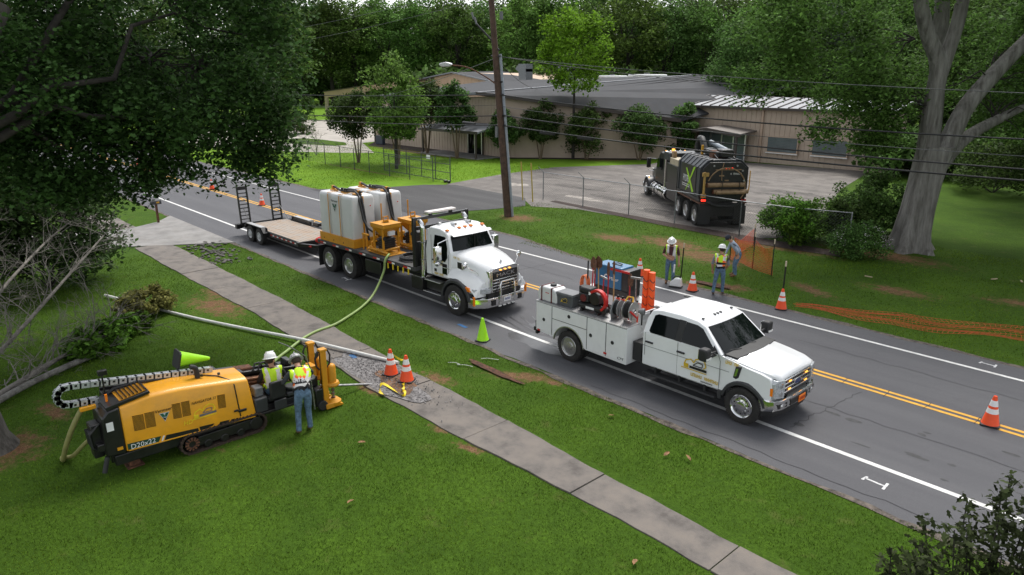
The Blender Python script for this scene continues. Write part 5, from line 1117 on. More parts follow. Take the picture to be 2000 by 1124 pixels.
# ---------------------------------------------------------------- cones
def cone_meshes(body_m, bands):
    b = MB().lathe([(.185, .03), (.175, .045), (.055, .62), (.035, .70), (.028, .705), (.026, .70)], 24)
    body = b.mesh('cone_body', body_m, 40, True)
    base = MB().prism([(-.19, -.15), (-.15, -.19), (.15, -.19), (.19, -.15), (.19, .15), (.15, .19), (-.15, .19), (-.19, .15)], 0, .035, 'z').mesh('cone_base', BLACKP, 30, True)
    bd = []
    for z0, z1 in bands:
        r = lambda z: .175 - (z - .045) * (.12 / .575) + .0025
        bd.append(MB().lathe([(r(z0) - .002, z0 - .001), (r(z0), z0), (r(z1), z1), (r(z1) - .002, z1 + .001)], 24).mesh('reflective_band', REFL, 40, True))
    return body, base, bd
OC = cone_meshes(ORANGE, ((.30, .41), (.47, .60))); LC = cone_meshes(LIME, ())
def cone(parts, loc, label, rot=(0, 0, 0), name='traffic_cone', group='orange traffic cones', k=1.0):
    T = thing(name, label, 'traffic cone', loc, 0, group); T.rotation_euler = rot; T.scale = (k, k, k)
    c = inst('cone_body', parts[0], T); inst('cone_base', parts[1], T)
    for m in parts[2]: inst('reflective_band', m, c)
    return T
for x, y, rz, lab in ((-14.98, 9.42, .3, 'orange cone left of the pair on the sidewalk by the white pipe'), (-14.35, 9.48, .6, 'orange cone right of the pair on the sidewalk with yellow tape at its base'),
                 (-16.60, 22.0, .2, 'orange cone seen just above the blue welder, farthest up the far shoulder'), (-14.04, 21.80, .1, 'orange cone standing between the two men in hard hats on the far shoulder'), (-10.80, 22.2, .4, 'orange cone at the start of the flattened orange netting'),
                 (-3.50, 17.85, .2, 'orange cone standing alone on the centre line at the far right'), (-41.8, 17.85, .5, 'orange cone on the centre line between the trailer ramps'), (-50.0, 17.95, .1, 'orange cone on the centre line left of the trailer ramps'), (-66.9, 18.1, .9, 'orange cone on the centre line mostly hidden behind oak leaves')):
    cone(OC, (x, y, .04 if x == -14.98 or x == -14.35 else .0095), lab, (0, 0, rz))
cone(LC, (-15.32, 12.86, .006), 'lime green cone standing on the road edge by the flatbed truck', (0, 0, .4), 'lime_cone', 'lime green traffic cones')
cone(LC, (-15.25, 4.30, 1.80), 'lime green cone lying on its side on top of the drill', (R(-104), 0, 0), 'lime_cone', 'lime green traffic cones', 1.0)
TAPE = mat('caution_tape', (.80, .60, .01), .5, var=.15, scale=12)
def ribbon(pts, w_, twist=0.0):
    pts = [Vector(p) for p in pts]; b = MB(); vs = []; 
    for i, p in enumerate(pts):
        t = (pts[min(i + 1, len(pts) - 1)] - pts[max(i - 1, 0)]).normalized(); a = twist * i + .6
        s_ = t.cross(Vector((0, 0, 1))); s_ = s_.normalized() if s_.length > 1e-4 else Vector((1, 0, 0)); u = s_.cross(t)
        o = (s_ * math.cos(a) + u * math.sin(a)) * w_ / 2; vs += [p - o, p + o]
    b.add(vs, [(2 * i, 2 * i + 1, 2 * i + 3, 2 * i + 2) for i in range(len(pts) - 1)])
    return b
tp = ribbon(curve_pts([(-14.98, 9.42, .70), (-14.75, 9.45, .58), (-14.5, 9.47, .57), (-14.35, 9.48, .66)], 5), .05, .2).build('caution_tape', TAPE, smooth=60, fix=False); tag(tp, 'yellow caution tape strung between the two sidewalk cones', 'tape')
b = MB(); r3 = random.Random(9); P_ = [(-14.3, 9.6, .12)]
for i in range(9): P_.append((-14.25 + .13 * i + r3.uniform(-.06, .06), 9.35 - .09 * i + r3.uniform(-.08, .08), .06 + r3.uniform(0, .07)))
tag(ribbon(curve_pts(P_[:7] + [(-14.55, 8.9, .07), (-14.25, 8.6, .06), (-13.95, 8.55, .06)], 4), .07, .45).build('crumpled_tape', TAPE, smooth=60, fix=False), 'crumpled yellow tape lying on the sidewalk below the cones', 'tape')

# ---------------------------------------------------------------- stakes and orange netting
def stake(x, y, h, label, lean=0.0):
    T = thing('marker_stake', label, 'stake', (x, y, 0), rnd.uniform(0, 3), 'survey stakes on the far verge'); T.rotation_euler[1] = lean
    MB().box(-.018, .018, -.018, .018, -.05, h - .18).build('stake_shaft', BLACK, T); MB().box(-.02, .02, -.02, .02, h - .18, h).build('stake_tip', mat('pale_wood', (.55, .46, .33), .8), T)
stake(-15.2, 22.75, 1.45, 'black stake standing beside the man in the maroon shirt', .03); stake(-14.2, 26.3, 1.5, 'black stake in the middle of the upright orange netting'); stake(-13.1, 25.8, 1.47, 'black stake with yellow ribbon at the right end of the netting'); stake(-10.92, 22.45, 1.6, 'tall black stake standing right behind an orange cone'); stake(-15.6, 26.9, 1.0, 'short stake at the left end of the orange netting'); stake(-16.3, 30.1, 1.0, 'short stake holding the far edge of the netting')
NETM = mat('orange_netting', (.60, .085, .022), .6, var=.15, scale=5, trans=.2)
def netting(fn, nu, nv, label, name='safety_netting', wd=.012, sk=0):
    b = MB()
    def strip(ps):
        vs = []
        for i, p in enumerate(ps):
            t = (ps[min(i + 1, len(ps) - 1)] - ps[max(i - 1, 0)]).normalized(); q = t.cross(Vector((.3, -.8, .5))).normalized() * wd / 2; vs += [p - q, p + q]
        b.add(vs, [(2 * i, 2 * i + 1, 2 * i + 3, 2 * i + 2) for i in range(len(ps) - 1)])
    for i in range(nu + 1): strip([Vector(fn(i / nu, j / 6)) for j in range(7)])
    for j in range(nv + 1): strip([Vector(fn(i / 24, j / nv)) for i in range(25)])
    o = b.build(name, NETM, smooth=0, fix=False); return tag(o, label, 'netting')
pl_ = [(-15.6, 26.9), (-14.2, 26.3), (-13.1, 25.8)]
def f1(u, v):
    k = u * 2; i = min(int(k), 1); t = k - i; x = pl_[i][0] * (1 - t) + pl_[i + 1][0] * t; y = pl_[i][1] * (1 - t) + pl_[i + 1][1] * t
    sag = .16 * math.sin(math.pi * t); top = 1.12 - sag - (.35 if u < .1 else 0)
    return (x + .04 * math.sin(9 * u + 3 * v), y + .06 * math.sin(7 * u + 4 * v), .03 + v * top)
netting(f1, 40, 15, 'orange safety netting hung upright between black stakes')
def f2(u, v):
    x = -15.6 + (-.7) * u; y = 26.9 + 3.2 * u; return (x + .05 * math.sin(6 * u), y, .04 + v * (.75 - .15 * math.sin(3.14 * u)))
netting(f2, 26, 10, 'orange safety netting returning towards the lot fence')
def f3(u, v):
    x = -10.6 + 11.5 * u; y = 22.75 + 1.5 * v * min(1, .25 + u * 3) + (1.3 * u if u < .3 else .39 + 11 * (u - .3) * .55) ; return (x + .12 * math.sin(14 * v + 9 * u), y + .1 * math.sin(30 * u), .03 + .035 * abs(math.sin(17 * u + 5 * v)))
netting(f3, 90, 9, 'orange safety netting lying flat along the far verge', wd=.011)
# locator box on the far shoulder
T = thing('locator_device', 'small white and black locator box on the far shoulder', 'device', (-14.72, 21.75, .006), R(20))
MB().prism([(-.22, .05), (-.20, .20), (-.05, .34), (.18, .36), (.22, .05)], -.11, .11, 'y').build('case', WHITE2, T, bevel=.02); MB().box(-.24, .23, -.12, .12, 0, .05).build('foot', BLACKP, T, bevel=.01); MB().tube([(-.14, 0, .28), (-.05, 0, .42), (.1, 0, .43), (.16, 0, .35)], .025, 8).build('carry_handle', BLACKP, T)
# scraps of wood and leaves on the grass
LEAF = mat('fallen_leaf', (.25, .13, .06), .85, var=.4, scale=30)
r3 = random.Random(77)
for i, (x, y) in enumerate(((-7.6, 11.3), (-7.2, 11.5), (-12.3, 6.9), (-5.9, 8.1), (-9.5, 11.8), (-10.5, 5.6))):
    b = MB().add([(-.08, 0, 0), (-.03, -.04, .02), (.05, -.035, .03), (.10, 0, .015), (.05, .035, .035), (-.03, .04, .02)], [(0, 1, 2, 3, 4, 5)])
    tag(b.build('fallen_leaf', LEAF, loc=(x, y, .055), rot=(r3.uniform(-.3, .3), r3.uniform(-.3, .3), r3.uniform(0, 6)), smooth=0, fix=False), ('left of two brown leaves on the verge by the service truck', 'right of two brown leaves on the verge by the service truck', 'brown leaf on the lawn right of the man at the drill', 'brown leaf on the lawn next to the sidewalk near the bottom', 'brown leaf on the verge behind the service truck', 'brown leaf alone on the middle of the foreground lawn')[i], 'leaf', 'brown leaves scattered on the foreground grass')
CHIP = mat('wood_chip', (.45, .36, .24), .8, var=.2)
for i, (x, y) in enumerate(((-7.0, 31.5), (-6.2, 31.9), (-15.0, 25.2), (-5.2, 31.2), (-10.4, 28.3))):
    tag(MB().box(-.14, .14, -.03, .03, 0, .03).build('wood_scrap', CHIP, loc=(x, y, .05), rot=(0, 0, r3.uniform(0, 6)), bevel=.006), ('leftmost of three wood scraps right of the big trunk', 'middle of three wood scraps right of the big trunk', 'pale wood scrap beside the men on the far verge', 'rightmost of three wood scraps right of the big trunk', 'pale wood scrap left in front of the big trunk')[i], 'wood scrap', 'wood scraps on the far verge')
# mailbox
T = thing('mailbox', 'dark mailbox on a wooden post by the near driveway', 'mailbox', (-40.4, 11.5, 0), R(92))
MB().prism([(-.09, 0), (-.09, .14)] + arch(0, .14, .09, 180, 0, 8) + [(.09, 0)], -.26, .26, 'x').build('box', mat('mailbox_grey', (.04, .042, .045), .5), T, bevel=.008, loc=(0, 0, 1.0)); MB().box(-.05, .05, -.05, .05, -.2, 1.0).build('post', RUST, T)
MB().box(.0, .15, -.095, -.092, 1.06, 1.14).build('number_decal', LINEY, T)

# ---------------------------------------------------------------- things carried on the utility body (top at z 1.494)
ZT = 1.497; GRP = 'equipment on the utility body'
T = thing('water_tank', 'white plastic water tank strapped at the rear of the utility body', 'tank', (-13.42, 13.86, ZT), 0)
MB().prism([(-.36, 0), (-.38, .22), (-.33, .36), (-.20, .42), (.20, .42), (.33, .36), (.38, .22), (.36, 0)], -.24, .24, 'y').build('tank_shell', POLY, T, bevel=.05, seg=3)
for x in (-.2, .18): MB().box(x - .018, x + .018, -.245, .245, .415, .43).box(x - .018, x + .018, -.255, -.24, .0, .42).build('strap', mat('maroon_strap', (.10, .02, .02), .7), T)
MB().cyl((.02, 0, .42), (.02, 0, .48), .09, n=18).build('cap', BLACKP, T, bevel=.01); MB().box(-.06, .08, -.243, -.2405, .25, .27).build('brand_mark', RED, T)
T = thing('cooler_box', 'grey plastic cooler box beside the white water tank', 'cooler', (-12.80, 13.87, ZT), R(3))
MB().loft([[(x, y, z) for x, y in ((-a, -c), (a, -c), (a, c), (-a, c))] for z, a, c in ((0, .26, .20), (.30, .29, .22))]).build('box', mat('cooler_grey', (.075, .08, .085), .6), T, bevel=.02); MB().box(-.30, .30, -.23, .23, .30, .38).build('lid', MGREY, T, bevel=.02); excavator_logo(T, 0, -.215, .15, .22)
T = thing('air_compressor', 'black engine driven air compressor with red belt guard on the utility body', 'compressor', (-11.95, 13.92, ZT), R(2))
MB().cyl((-.42, -.10, .16), (.38, -.10, .16), .10, n=18).build('air_tank', BLACK, T, bevel=.03); MB().cyl((-.42, .12, .16), (.38, .12, .16), .10, n=18).build('air_tank', BLACK, T, bevel=.03)
for x in (-.3, .25): MB().box(x - .04, x + .04, -.18, .18, 0, .07).build('foot', BLACK, T)
MB().box(-.12, .16, -.204, -.198, .12, .18).build('white_label', TEXT_W, T)
e = MB().box(-.40, -.06, -.18, .20, .27, .50).build('engine', BLACKP, T, bevel=.03); MB().box(-.38, -.02, -.16, .16, .50, .66).build('fuel_tank', BLACKP, e, bevel=.05, seg=3); MB().cyl((-.22, -.20, .38), (-.22, -.17, .38), .10, n=16).build('recoil_cover', mat('dark_red', (.12, .01, .012), .5), e); MB().box(-.46, -.34, -.1, .14, .45, .66).build('air_cleaner', BLACKP, e, bevel=.03); MB().box(-.06, .02, -.168, -.162, .50, .58).build('sticker', TEXT_W, e)
MB().box(.08, .28, -.15, .15, .28, .55).build('pump_head', DGREY, T, bevel=.03)
MB().cyl((.14, -.18, .42), (.14, -.14, .42), .17, n=24).build('flywheel', BLACK, T, bevel=.01)
b = MB(); a_ = arch(.24, .40, .30, 140, -60, 14); i_ = arch(.24, .40, .24, 140, -60, 14)
b.loft([[(xo, -.20, zo), (xo, -.08, zo), (xi, -.08, zi), (xi, -.20, zi)] for (xo, zo), (xi, zi) in zip(a_, i_)]).build('belt_guard', RED, T, smooth=50)
MB().cyl((.44, -.16, .14), (.44, .0, .14), .10, n=16).build('motor_end', BLACK, T, bevel=.02)
def reel(name, label, x, y, r, w_, m, hub, flange, rz):
    T = thing(name, label, 'hose reel', (x, y, ZT), rz)
    for s in (-1, 1):
        MB().lathe([(.05, s * w_ / 2), (r, s * w_ / 2), (r, s * (w_ / 2 + .012)), (.05, s * (w_ / 2 + .012))], 28, 'x', (0, 0, r + .06)).build('reel_flange', flange, T)
        MB().box(s * (w_ / 2 + .02), s * (w_ / 2 + .035), -.10, .10, 0, r + .10).build('reel_stand', flange, T, bevel=.01)
    for k in range(5): MB().lathe([(r * .78, -w_ / 2 + w_ * (k + .05) / 5), (r * .86, -w_ / 2 + w_ * (k + .5) / 5), (r * .78, -w_ / 2 + w_ * (k + .95) / 5)], 24, 'x', (0, 0, r + .06)).build('wound_hose', BLACKP, T, smooth=60)
    MB().cyl((-w_ / 2 - .05, 0, r + .06), (w_ / 2 + .05, 0, r + .06), .05, n=14).build('hub', hub, T)
    return T
T = reel('retractable_reel', 'grey cased retractable hose reel on the utility body', -11.18, 13.98, .22, .14, None, MGREY, mat('reel_grey', (.20, .21, .215), .5), R(8))
MB().prism([(-.2, .0), (-.26, .24), (-.14, .44), (.12, .46), (.22, .30), (.2, .0)], -.09, -.06, 'x').build('reel_case', MATS['reel_grey'], T, bevel=.02)
T = reel('hose_reel', 'steel hose reel with red nozzle next to the cab', -10.78, 13.98, .25, .20, None, CHROME, mat('reel_steel', (.52, .52, .50), .35, .7), R(5))
MB().tube([(.14, -.22, .36), (.20, -.16, .28), (.26, -.06, .16)], [.022, .028, .02], 8).build('nozzle', RED, T); MB().tube([(-.1, -.1, .56), (-.08, 0, .66), (.06, .02, .66), (.1, -.05, .56)], .022, 8).build('pull_handle', LINEY, T)
BLUEM = mat('welder_blue', (.018, .13, .27), .4, var=.06, coat=.2)
T = thing('engine_welder', 'blue engine driven welder on the far side of the utility body', 'welder', (-12.72, 15.72, ZT), R(0))
MB().box(-.56, .70, -.26, .27, 0, .20).build('skid_base', BLACK, T, bevel=.02); ca_ = MB().box(-.54, .44, -.28, .28, .20, .84).build('cabinet', BLUEM, T, bevel=.025); MB().box(.44, .70, -.275, .275, .20, .80).build('control_end', BLACK, T, bevel=.02)
lettering('Miller', .15, TEXT_W, ca_, (.16, -.284, .48), (1, 0, 0), (0, 0, 1), shear=.2); MB().cyl((-.10, -.281, .50), (-.10, -.286, .50), .09, n=20).build('round_badge', TEXT_W, ca_); MB().cyl((-.10, -.286, .50), (-.10, -.288, .50), .055, n=16).build('badge_mark', BLUEM, ca_)
MB().box(.05, .72, -.30, -.27, .74, .80).build('red_stripe', RED, ca_); MB().tube([(-.1, -.05, .86), (.0, .1, .87), (.2, .05, .87), (.25, -.1, .87), (.05, -.12, .88)], .015, 6).build('cable', BLACK, ca_)
def tool(x, y, h, shaft_m, blade, label, lean=(0, 0), name='shovel'):
    T = thing(name, label, name.replace('_', ' '), (x, y, .93), rnd.uniform(-.3, .3)); T.rotation_euler[0] = lean[0]; T.rotation_euler[1] = lean[1]
    MB().cyl((0, 0, 0), (0, 0, h - .3), .019, n=8).build('handle', shaft_m, T)
    if blade == 'spade': MB().loft([[(a, -.012 + c, z), (a * .3, .012 + c, z), (-a * .3, .012 + c, z), (-a, -.012 + c, z)] for a, z, c in ((.04, h - .34, 0), (.12, h - .26, .02), (.125, h - .1, .03), (.08, h - .02, .02), (.01, h + .04, 0))]).build('blade', RUST, T, smooth=50)
    elif blade == 'narrow': MB().loft([[(a, -.012, z), (0, .014, z), (-a, -.012, z)] for a, z in ((.03, h - .34), (.055, h - .28), (.05, h), (.03, h + .06))]).build('blade', RUST, T, smooth=50)
    else: MB().box(-.16, .16, -.02, .02, h - .32, h - .26).build('head', STEEL, T, bevel=.01)
    return T
FIB = mat('red_fibreglass', (.42, .015, .02), .5); WH_ = mat('ash_handle', (.42, .27, .11), .6)
tool(-12.95, 14.95, 1.70, FIB, 'spade', 'rusty shovel blade up among the tools, leftmost', (0, .03)); tool(-12.72, 15.02, 1.74, WH_, 'spade', 'rusty round shovel with wooden shaft, second of the tools', (.02, -.02)); tool(-12.84, 14.90, 1.6, FIB, 'narrow', 'narrow trenching spade between two rusty shovels', (0, .06), 'trench_spade')
tool(-12.34, 14.95, 1.62, FIB, 'narrow', 'red handled narrow spade in front of the welder', (0, 0), 'trench_spade'); tool(-12.08, 14.9, 1.70, WH_, 'narrow', 'wooden handled spade standing in front of the welder', (0, -.02), 'trench_spade'); tool(-12.55, 14.95, 1.5, FIB, 'rake', 'red handled rake standing among the tools', (0, .05), 'rake')
tool(-11.62, 15.0, 1.45, FIB, 'spade', 'dark rounded shovel right of the welder', (0, 0)); tool(-11.25, 14.85, 1.75, STEEL, 'rake', 'grey shafted tool beside the rolled orange signs', (0, -.04), 'rake')
for i in range(5):
    T = thing('red_canister', 'slim red canister in the row behind the hose reels, number %s from the left' % ('one', 'two', 'three', 'four', 'five')[i], 'canister', (-11.55 + .16 * i, 14.42, .93), 0, 'red canisters on the utility body')
    MB().cyl((0, 0, 0), (0, 0, .95), .052, n=14).build('body', mat('canister_red', (.60, .05, .015), .45), T, bevel=.01); MB().cyl((0, 0, .95), (0, 0, 1.02), .03, n=10).build('cap', BLACK, T)
OS = mat('orange_sign', (.90, .10, .01), .55, var=.1, scale=5)
for i, (x, h, l) in enumerate(((-11.12, 2.62, 'left'), (-10.94, 2.58, 'right'))):
    T = thing('rolled_road_sign', 'rolled orange road sign standing on the utility body, %s of the two' % l, 'road sign', (x, 15.05, .93), R(20 * i))
    MB().lathe([(.085, .25), (.10, .4), (.095, 1.2), (.085, h - .93)], 14).build('sign_roll', OS, T, smooth=60); MB().cyl((0, 0, 0), (0, 0, .26), .09, n=12).build('sleeve', BLACK, T)
    for k in range(5): MB().tube([(.095 * math.cos(a), .095 * math.sin(a), .5 + .22 * k + .08 * abs(a + .9)) for a in (-2.0, -1.4, -.9, -.4)], .012, 5).build('black_chevron', BLACK, T)
T = thing('extension_cord', 'orange extension cord coil hung at the rear of the tools', 'cord', (-13.2, 14.95, 1.55), 0)
for k in range(5): MB().tube([(.13 * math.cos(R(a)), .03 * k - .06, .26 + .26 * math.sin(R(a))) for a in range(0, 361, 30)], .016, 6).build('cord_loop', mat('cord_orange', (.62, .16, .05), .6), T, smooth=60)
tag(MB().cyl((-13.12, 14.95, .93), (-13.10, 14.95, 2.52), .022, n=8).build('post_driver', BLACK), 'black post with yellow cap behind the orange cord', 'post')
tag(MB().box(-12.2, -11.8, 14.55, 14.75, 1.32, 1.5).box(-12.6, -11.4, 14.6, 14.7, 1.28, 1.32).build('tool_rack', BLACK, ST, bevel=.02, loc=(7.36, -14.78, 0))); 
T = thing('spotlight', 'small grey work light on a post behind the cab', 'lamp', (-10.42, 14.0, ZT), R(20)); MB().cyl((0, 0, 0), (0, 0, .3), .02, n=8).build('post', BLACK, T); MB().lathe([(.04, -.1), (.09, 0), (.09, .06)], 14, 'x', (0, 0, .36)).build('lamp_head', MGREY, T)
# ---------------------------------------------------------------- buildings across the road
TANW = mat('tan_wall_panel', (.46, .365, .285), .6, var=.06, scale=.6, dirt=.10)
TANL = mat('tan_trim', (.46, .34, .25), .6, var=.06)
TANS = mat('warm_tan_panel', (.50, .36, .25), .6, var=.06, scale=.6)  # slightly warmer tan for the rear building and carport
ROOFG = mat('grey_roof_panel', (.056, .058, .063), .85, 0, spec=.15, var=.10, scale=.35, dirt=.10)
ROOFS = mat('pale_roof_metal', (.24, .25, .27), .55, .1, var=.08, scale=1, dirt=.06)
FASC = mat('dark_bronze_trim', (.055, .043, .037), .55, var=.1)
BRWN = mat('bronze_canopy', (.13, .115, .105), .5, .3, var=.12)
def wall_run(parent, p, q, z0a, z0b, w_=.46, m=TANW, z=0.0):
    """metal cladding: one panel after another from p to q, top height running from z0a to z0b; every panel has a raised rib"""
    p = Vector((*p, 0)); q = Vector((*q, 0)); L = (q - p).length; u = (q - p) / L; nrm = Vector((u.y, -u.x, 0)); n_ = max(1, round(L / w_)); st = L / n_
    for i in range(n_):
        a = p + u * st * i; h0 = z0a + (z0b - z0a) * i / n_; h1 = z0a + (z0b - z0a) * (i + 1) / n_
        b = MB()
        def seg(s0, s1, d0, d1):
            A = a + u * s0; B = a + u * s1; ha = h0 + (h1 - h0) * s0 / st; hb = h0 + (h1 - h0) * s1 / st
            vs = [A + nrm * d0, B + nrm * d0, B + nrm * d1, A + nrm * d1]
            b.add([(v.x, v.y, z) for v in vs] + [(vs[0].x, vs[0].y, ha), (vs[1].x, vs[1].y, hb), (vs[2].x, vs[2].y, hb), (vs[3].x, vs[3].y, ha)], [(3, 2, 1, 0), (4, 5, 6, 7), (0, 1, 5, 4), (1, 2, 6, 5), (2, 3, 7, 6), (3, 0, 4, 7)])
        seg(.004, st - .05, -.10, .0); seg(st - .05, st - .0, -.10, .035)
        b.build('wall_panel', m, parent, smooth=0)
def beam(parent, p, q, w_, h, m, name='trim', bevel=0):
    p = Vector(p); q = Vector(q); u = (q - p).normalized(); s_ = u.cross(Vector((0, 0, 1))).normalized() * w_ / 2; t = Vector((0, 0, h / 2))
    return MB().loft([[c - s_ - t, c + s_ - t, c + s_ + t, c - s_ + t] for c in (p, q)]).build(name, m, parent, smooth=0, bevel=bevel)
def slab(parent, pts, th, m, name='roof'):
    b = MB(); n_ = len(pts); b.add([tuple(p) for p in pts] + [(p[0], p[1], p[2] - th) for p in pts], [tuple(range(n_)), tuple(range(2 * n_ - 1, n_ - 1, -1))] + [(i, n_ + i, n_ + (i + 1) % n_, (i + 1) % n_) for i in range(n_)])
    return b.build(name, m, parent, smooth=0)
# warehouse
W = thing('warehouse', 'long low tan metal warehouse with wide grey roof behind the pole', 'building', (0, 0, 0))
wall_run(W, (-73.4, 45.7), (-51.4, 45.7), 4.98, 5.60); wall_run(W, (-51.4, 45.7), (-39.5, 56.9), 5.52, 3.46)
wall_run(W, (-39.5, 56.9), (-43.5, 61.5), 3.4, 3.6)
slab(W, [(-73.9, 45.2, 5.15), (-54.3, 45.2, 5.80), (-51.2, 45.3, 5.68), (-51.3, 77, 7.48), (-84, 72, 6.6)], .16, ROOFG)
rf = slab(W, [(-54.3, 45.1, 5.88), (-51.1, 45.2, 5.74), (-39.0, 56.6, 3.58), (-36.5, 66, 5.2), (-38.0, 74, 6.60), (-51.3, 77, 7.50)], .14, ROOFG)
beam(W, (-54.3, 45.05, 5.92), (-51.3, 77, 7.53), .5, .06, ROOFS, 'ridge_cap'); beam(W, (-51.2, 45.12, 5.70), (-38.9, 56.55, 3.52), .10, .30, FASC, 'rake_trim'); beam(W, (-73.9, 45.15, 5.12), (-54.2, 45.05, 5.80), .10, .26, ROOFS, 'rake_trim')
beam(W, (-54.3, 45.05, 5.84), (-51.15, 45.1, 5.70), .10, .28, FASC, 'rake_trim')
for k in range(1, 12):    # standing seams across the big roof
    t = k / 12; a = Vector((-51.1, 45.2, 5.76)).lerp(Vector((-39.0, 56.6, 3.60)), t); c = Vector((-51.3, 77, 7.52)).lerp(Vector((-38.0, 74, 6.62)), t); beam(rf, a, c, .05, .05, ROOFG, 'roof_seam')
MB().box(-73.4, -52, 45.75, 71, 0, 4.8).build('wall_core', TANW, W)
MB().prism([(-51.3, 46.2), (-40.2, 56.9), (-43.5, 61.5), (-40, 73), (-51.3, 76)], 0, 3.3, 'z').build('wall_core', TANW, W)
for x in (-73.35, -51.35): MB().box(x - .08, x + .08, 45.55, 45.66, 0, 5.0 if x < -60 else 5.5).build('corner_trim', FASC, W)
# entrance porch
po = slab(W, [(-60.3, 42.6, 2.42), (-51.2, 42.6, 2.50), (-51.2, 45.6, 3.10), (-60.3, 45.6, 3.0)], .16, ROOFS, 'porch_roof')
beam(po, (-60.35, 42.55, 2.36), (-51.15, 42.55, 2.44), .08, .24, FASC, 'porch_fascia')
for x in (-59.9, -51.6): MB().box(x - .07, x + .07, 42.7, 42.84, 0, 2.3).build('porch_post', FASC, W)
dr = MB().box(-56.1, -53.9, 45.52, 45.62, 0, 2.25).build('entrance_door', FASC, W)
for x in (-55.95, -54.95): MB().box(x, x + .9, 45.48, 45.52, .1, 2.15).build('glass_pane', GLASS, dr)
for x in (-56.08, -55.02, -53.98): MB().box(x - .05, x + .05, 45.45, 45.515, 0, 2.25).build('door_frame', ALU, dr)
MB().box(-60.2, -51.3, 42.7, 45.5, 0, .08).build('porch_slab', CONC2, W)
tag(MB().box(-71.0, -69.6, 44.2, 44.6, .02, 1.0).build('planter', mat('dark_blue_bin', (.02, .03, .05), .5), bevel=.05), 'dark low bin against the warehouse wall', 'bin')
# back building with vents
B = thing('rear_building', 'second tan metal building with grey gable roof behind the warehouse', 'building')
gp = [(-106, 0), (-106, 6.5), (-95.6, 7.76), (-80.7, 5.64), (-80.7, 0)]
MB().prism(gp, 75, 101, 'y').build('wall', TANS, B)
wall_run(B, (-106, 74.9), (-95.6, 74.9), 6.45, 7.70, .9, TANS); wall_run(B, (-95.6, 74.9), (-80.7, 74.9), 7.70, 5.58, .9, TANS)
slab(B, [(-95.6, 74.4, 7.86), (-80.2, 74.4, 5.72), (-90, 104, 6.8), (-107.4, 102, 8.30)], .12, ROOFG); slab(B, [(-95.6, 74.4, 7.86), (-107.4, 102, 8.30), (-120, 100, 7.0), (-106.6, 74.4, 6.56)], .12, ROOFG)
beam(B, (-95.6, 74.35, 7.84), (-80.1, 74.35, 5.70), .08, .2, ROOFS, 'rake_trim'); beam(B, (-106.7, 74.35, 6.5), (-95.6, 74.35, 7.84), .08, .2, ROOFS, 'rake_trim')
for x in (-78.6, -70.2):
    v = MB().box(x - .75, x + .75, 74, 75.4, 0, 8.3).build('vent_duct', GALV, B); MB().prism([(x - 1.5, 8.3), (x - .75, 9.0), (x + .75, 9.0), (x + .75, 7.9), (x - .75, 7.9)], 74.02, 75.38, 'y').build('vent_cowl', GALV, v)
wall_run(B, (-80.7, 75), (-74, 86), 5.6, 6.1, .9, TANS); MB().box(-80.6, -66, 76.5, 90, 0, 5.5).build('side_wing', TANS, B); slab(B, [(-81, 76, 5.9), (-65.5, 76, 5.7), (-65.5, 90, 6.9), (-88, 92, 7.0)], .12, ROOFG)
# open carport
Cp = thing('carport', 'open tan carport with sloping roof at the far end of the yard', 'carport')
MB().prism([(-129.4, 3.2), (-129.4, 4.3), (-101, 6.7), (-101, 5.9)], 69.7, 70.0, 'y').build('fascia', TANS, Cp); slab(Cp, [(-129.8, 69.6, 4.42), (-101, 69.6, 6.82), (-101, 82, 7.0), (-132, 82, 4.6)], .15, FASC)
for x, y, h in ((-128.9, 69.85, 3.6), (-115.5, 69.85, 5.0), (-128.9, 80, 3.6)): MB().box(x - .55, x + .55, y - .14, y + .14, 0, h).build('column', TANW, Cp)
# office wing
OF = thing('office_wing', 'tan metal office wing with ribbed pale roof behind the vacuum truck', 'building')
wall_run(OF, (-42.15, 59.5), (-22.6, 60.9), 4.72, 4.66, .46); wall_run(OF, (-42.55, 64), (-42.15, 59.5), 5.5, 4.72)
MB().prism([(-42.05, 59.65), (-22.7, 61.05), (-23, 66), (-42.3, 64.5)], 0, 4.5, 'z').build('wall_core', TANW, OF)
n_ = 22; A0, A1 = Vector((-42.45, 59.1, 4.84)), Vector((-22.2, 60.5, 4.76)); B0, B1 = Vector((-42.75, 64.0, 5.62)), Vector((-22.4, 65.6, 5.42))
for i in range(n_):
    t0, t1 = (i + .03) / n_, (i + .97) / n_
    slab(OF, [A0.lerp(A1, t0), A0.lerp(A1, t1), B0.lerp(B1, t1), B0.lerp(B1, t0)], .08, ROOFS, 'roof_panel')
    beam(OF, A0.lerp(A1, i / n_), B0.lerp(B1, i / n_), .10, .16, FASC, 'roof_seam')
slab(OF, [B0, B1, B1 + Vector((0, 6, -1)), B0 + Vector((0, 6, -1))], .08, ROOFS, 'rear_roof')
beam(OF, A0 + Vector((0, -.02, -.12)), A1 + Vector((0, -.02, -.12)), .16, .2, FASC, 'gutter')
def on_off(x, d=0.0): return 59.5 + (x + 42.15) * (1.4 / 19.55) - d
MB().box(-32.95, -32.75, on_off(-32.9, .14), on_off(-32.9, .04), 0, 4.6).build('downspout', TANL, OF)
WGL = mat('window_grey', (.11, .14, .145), .12, var=.15, scale=1.2)
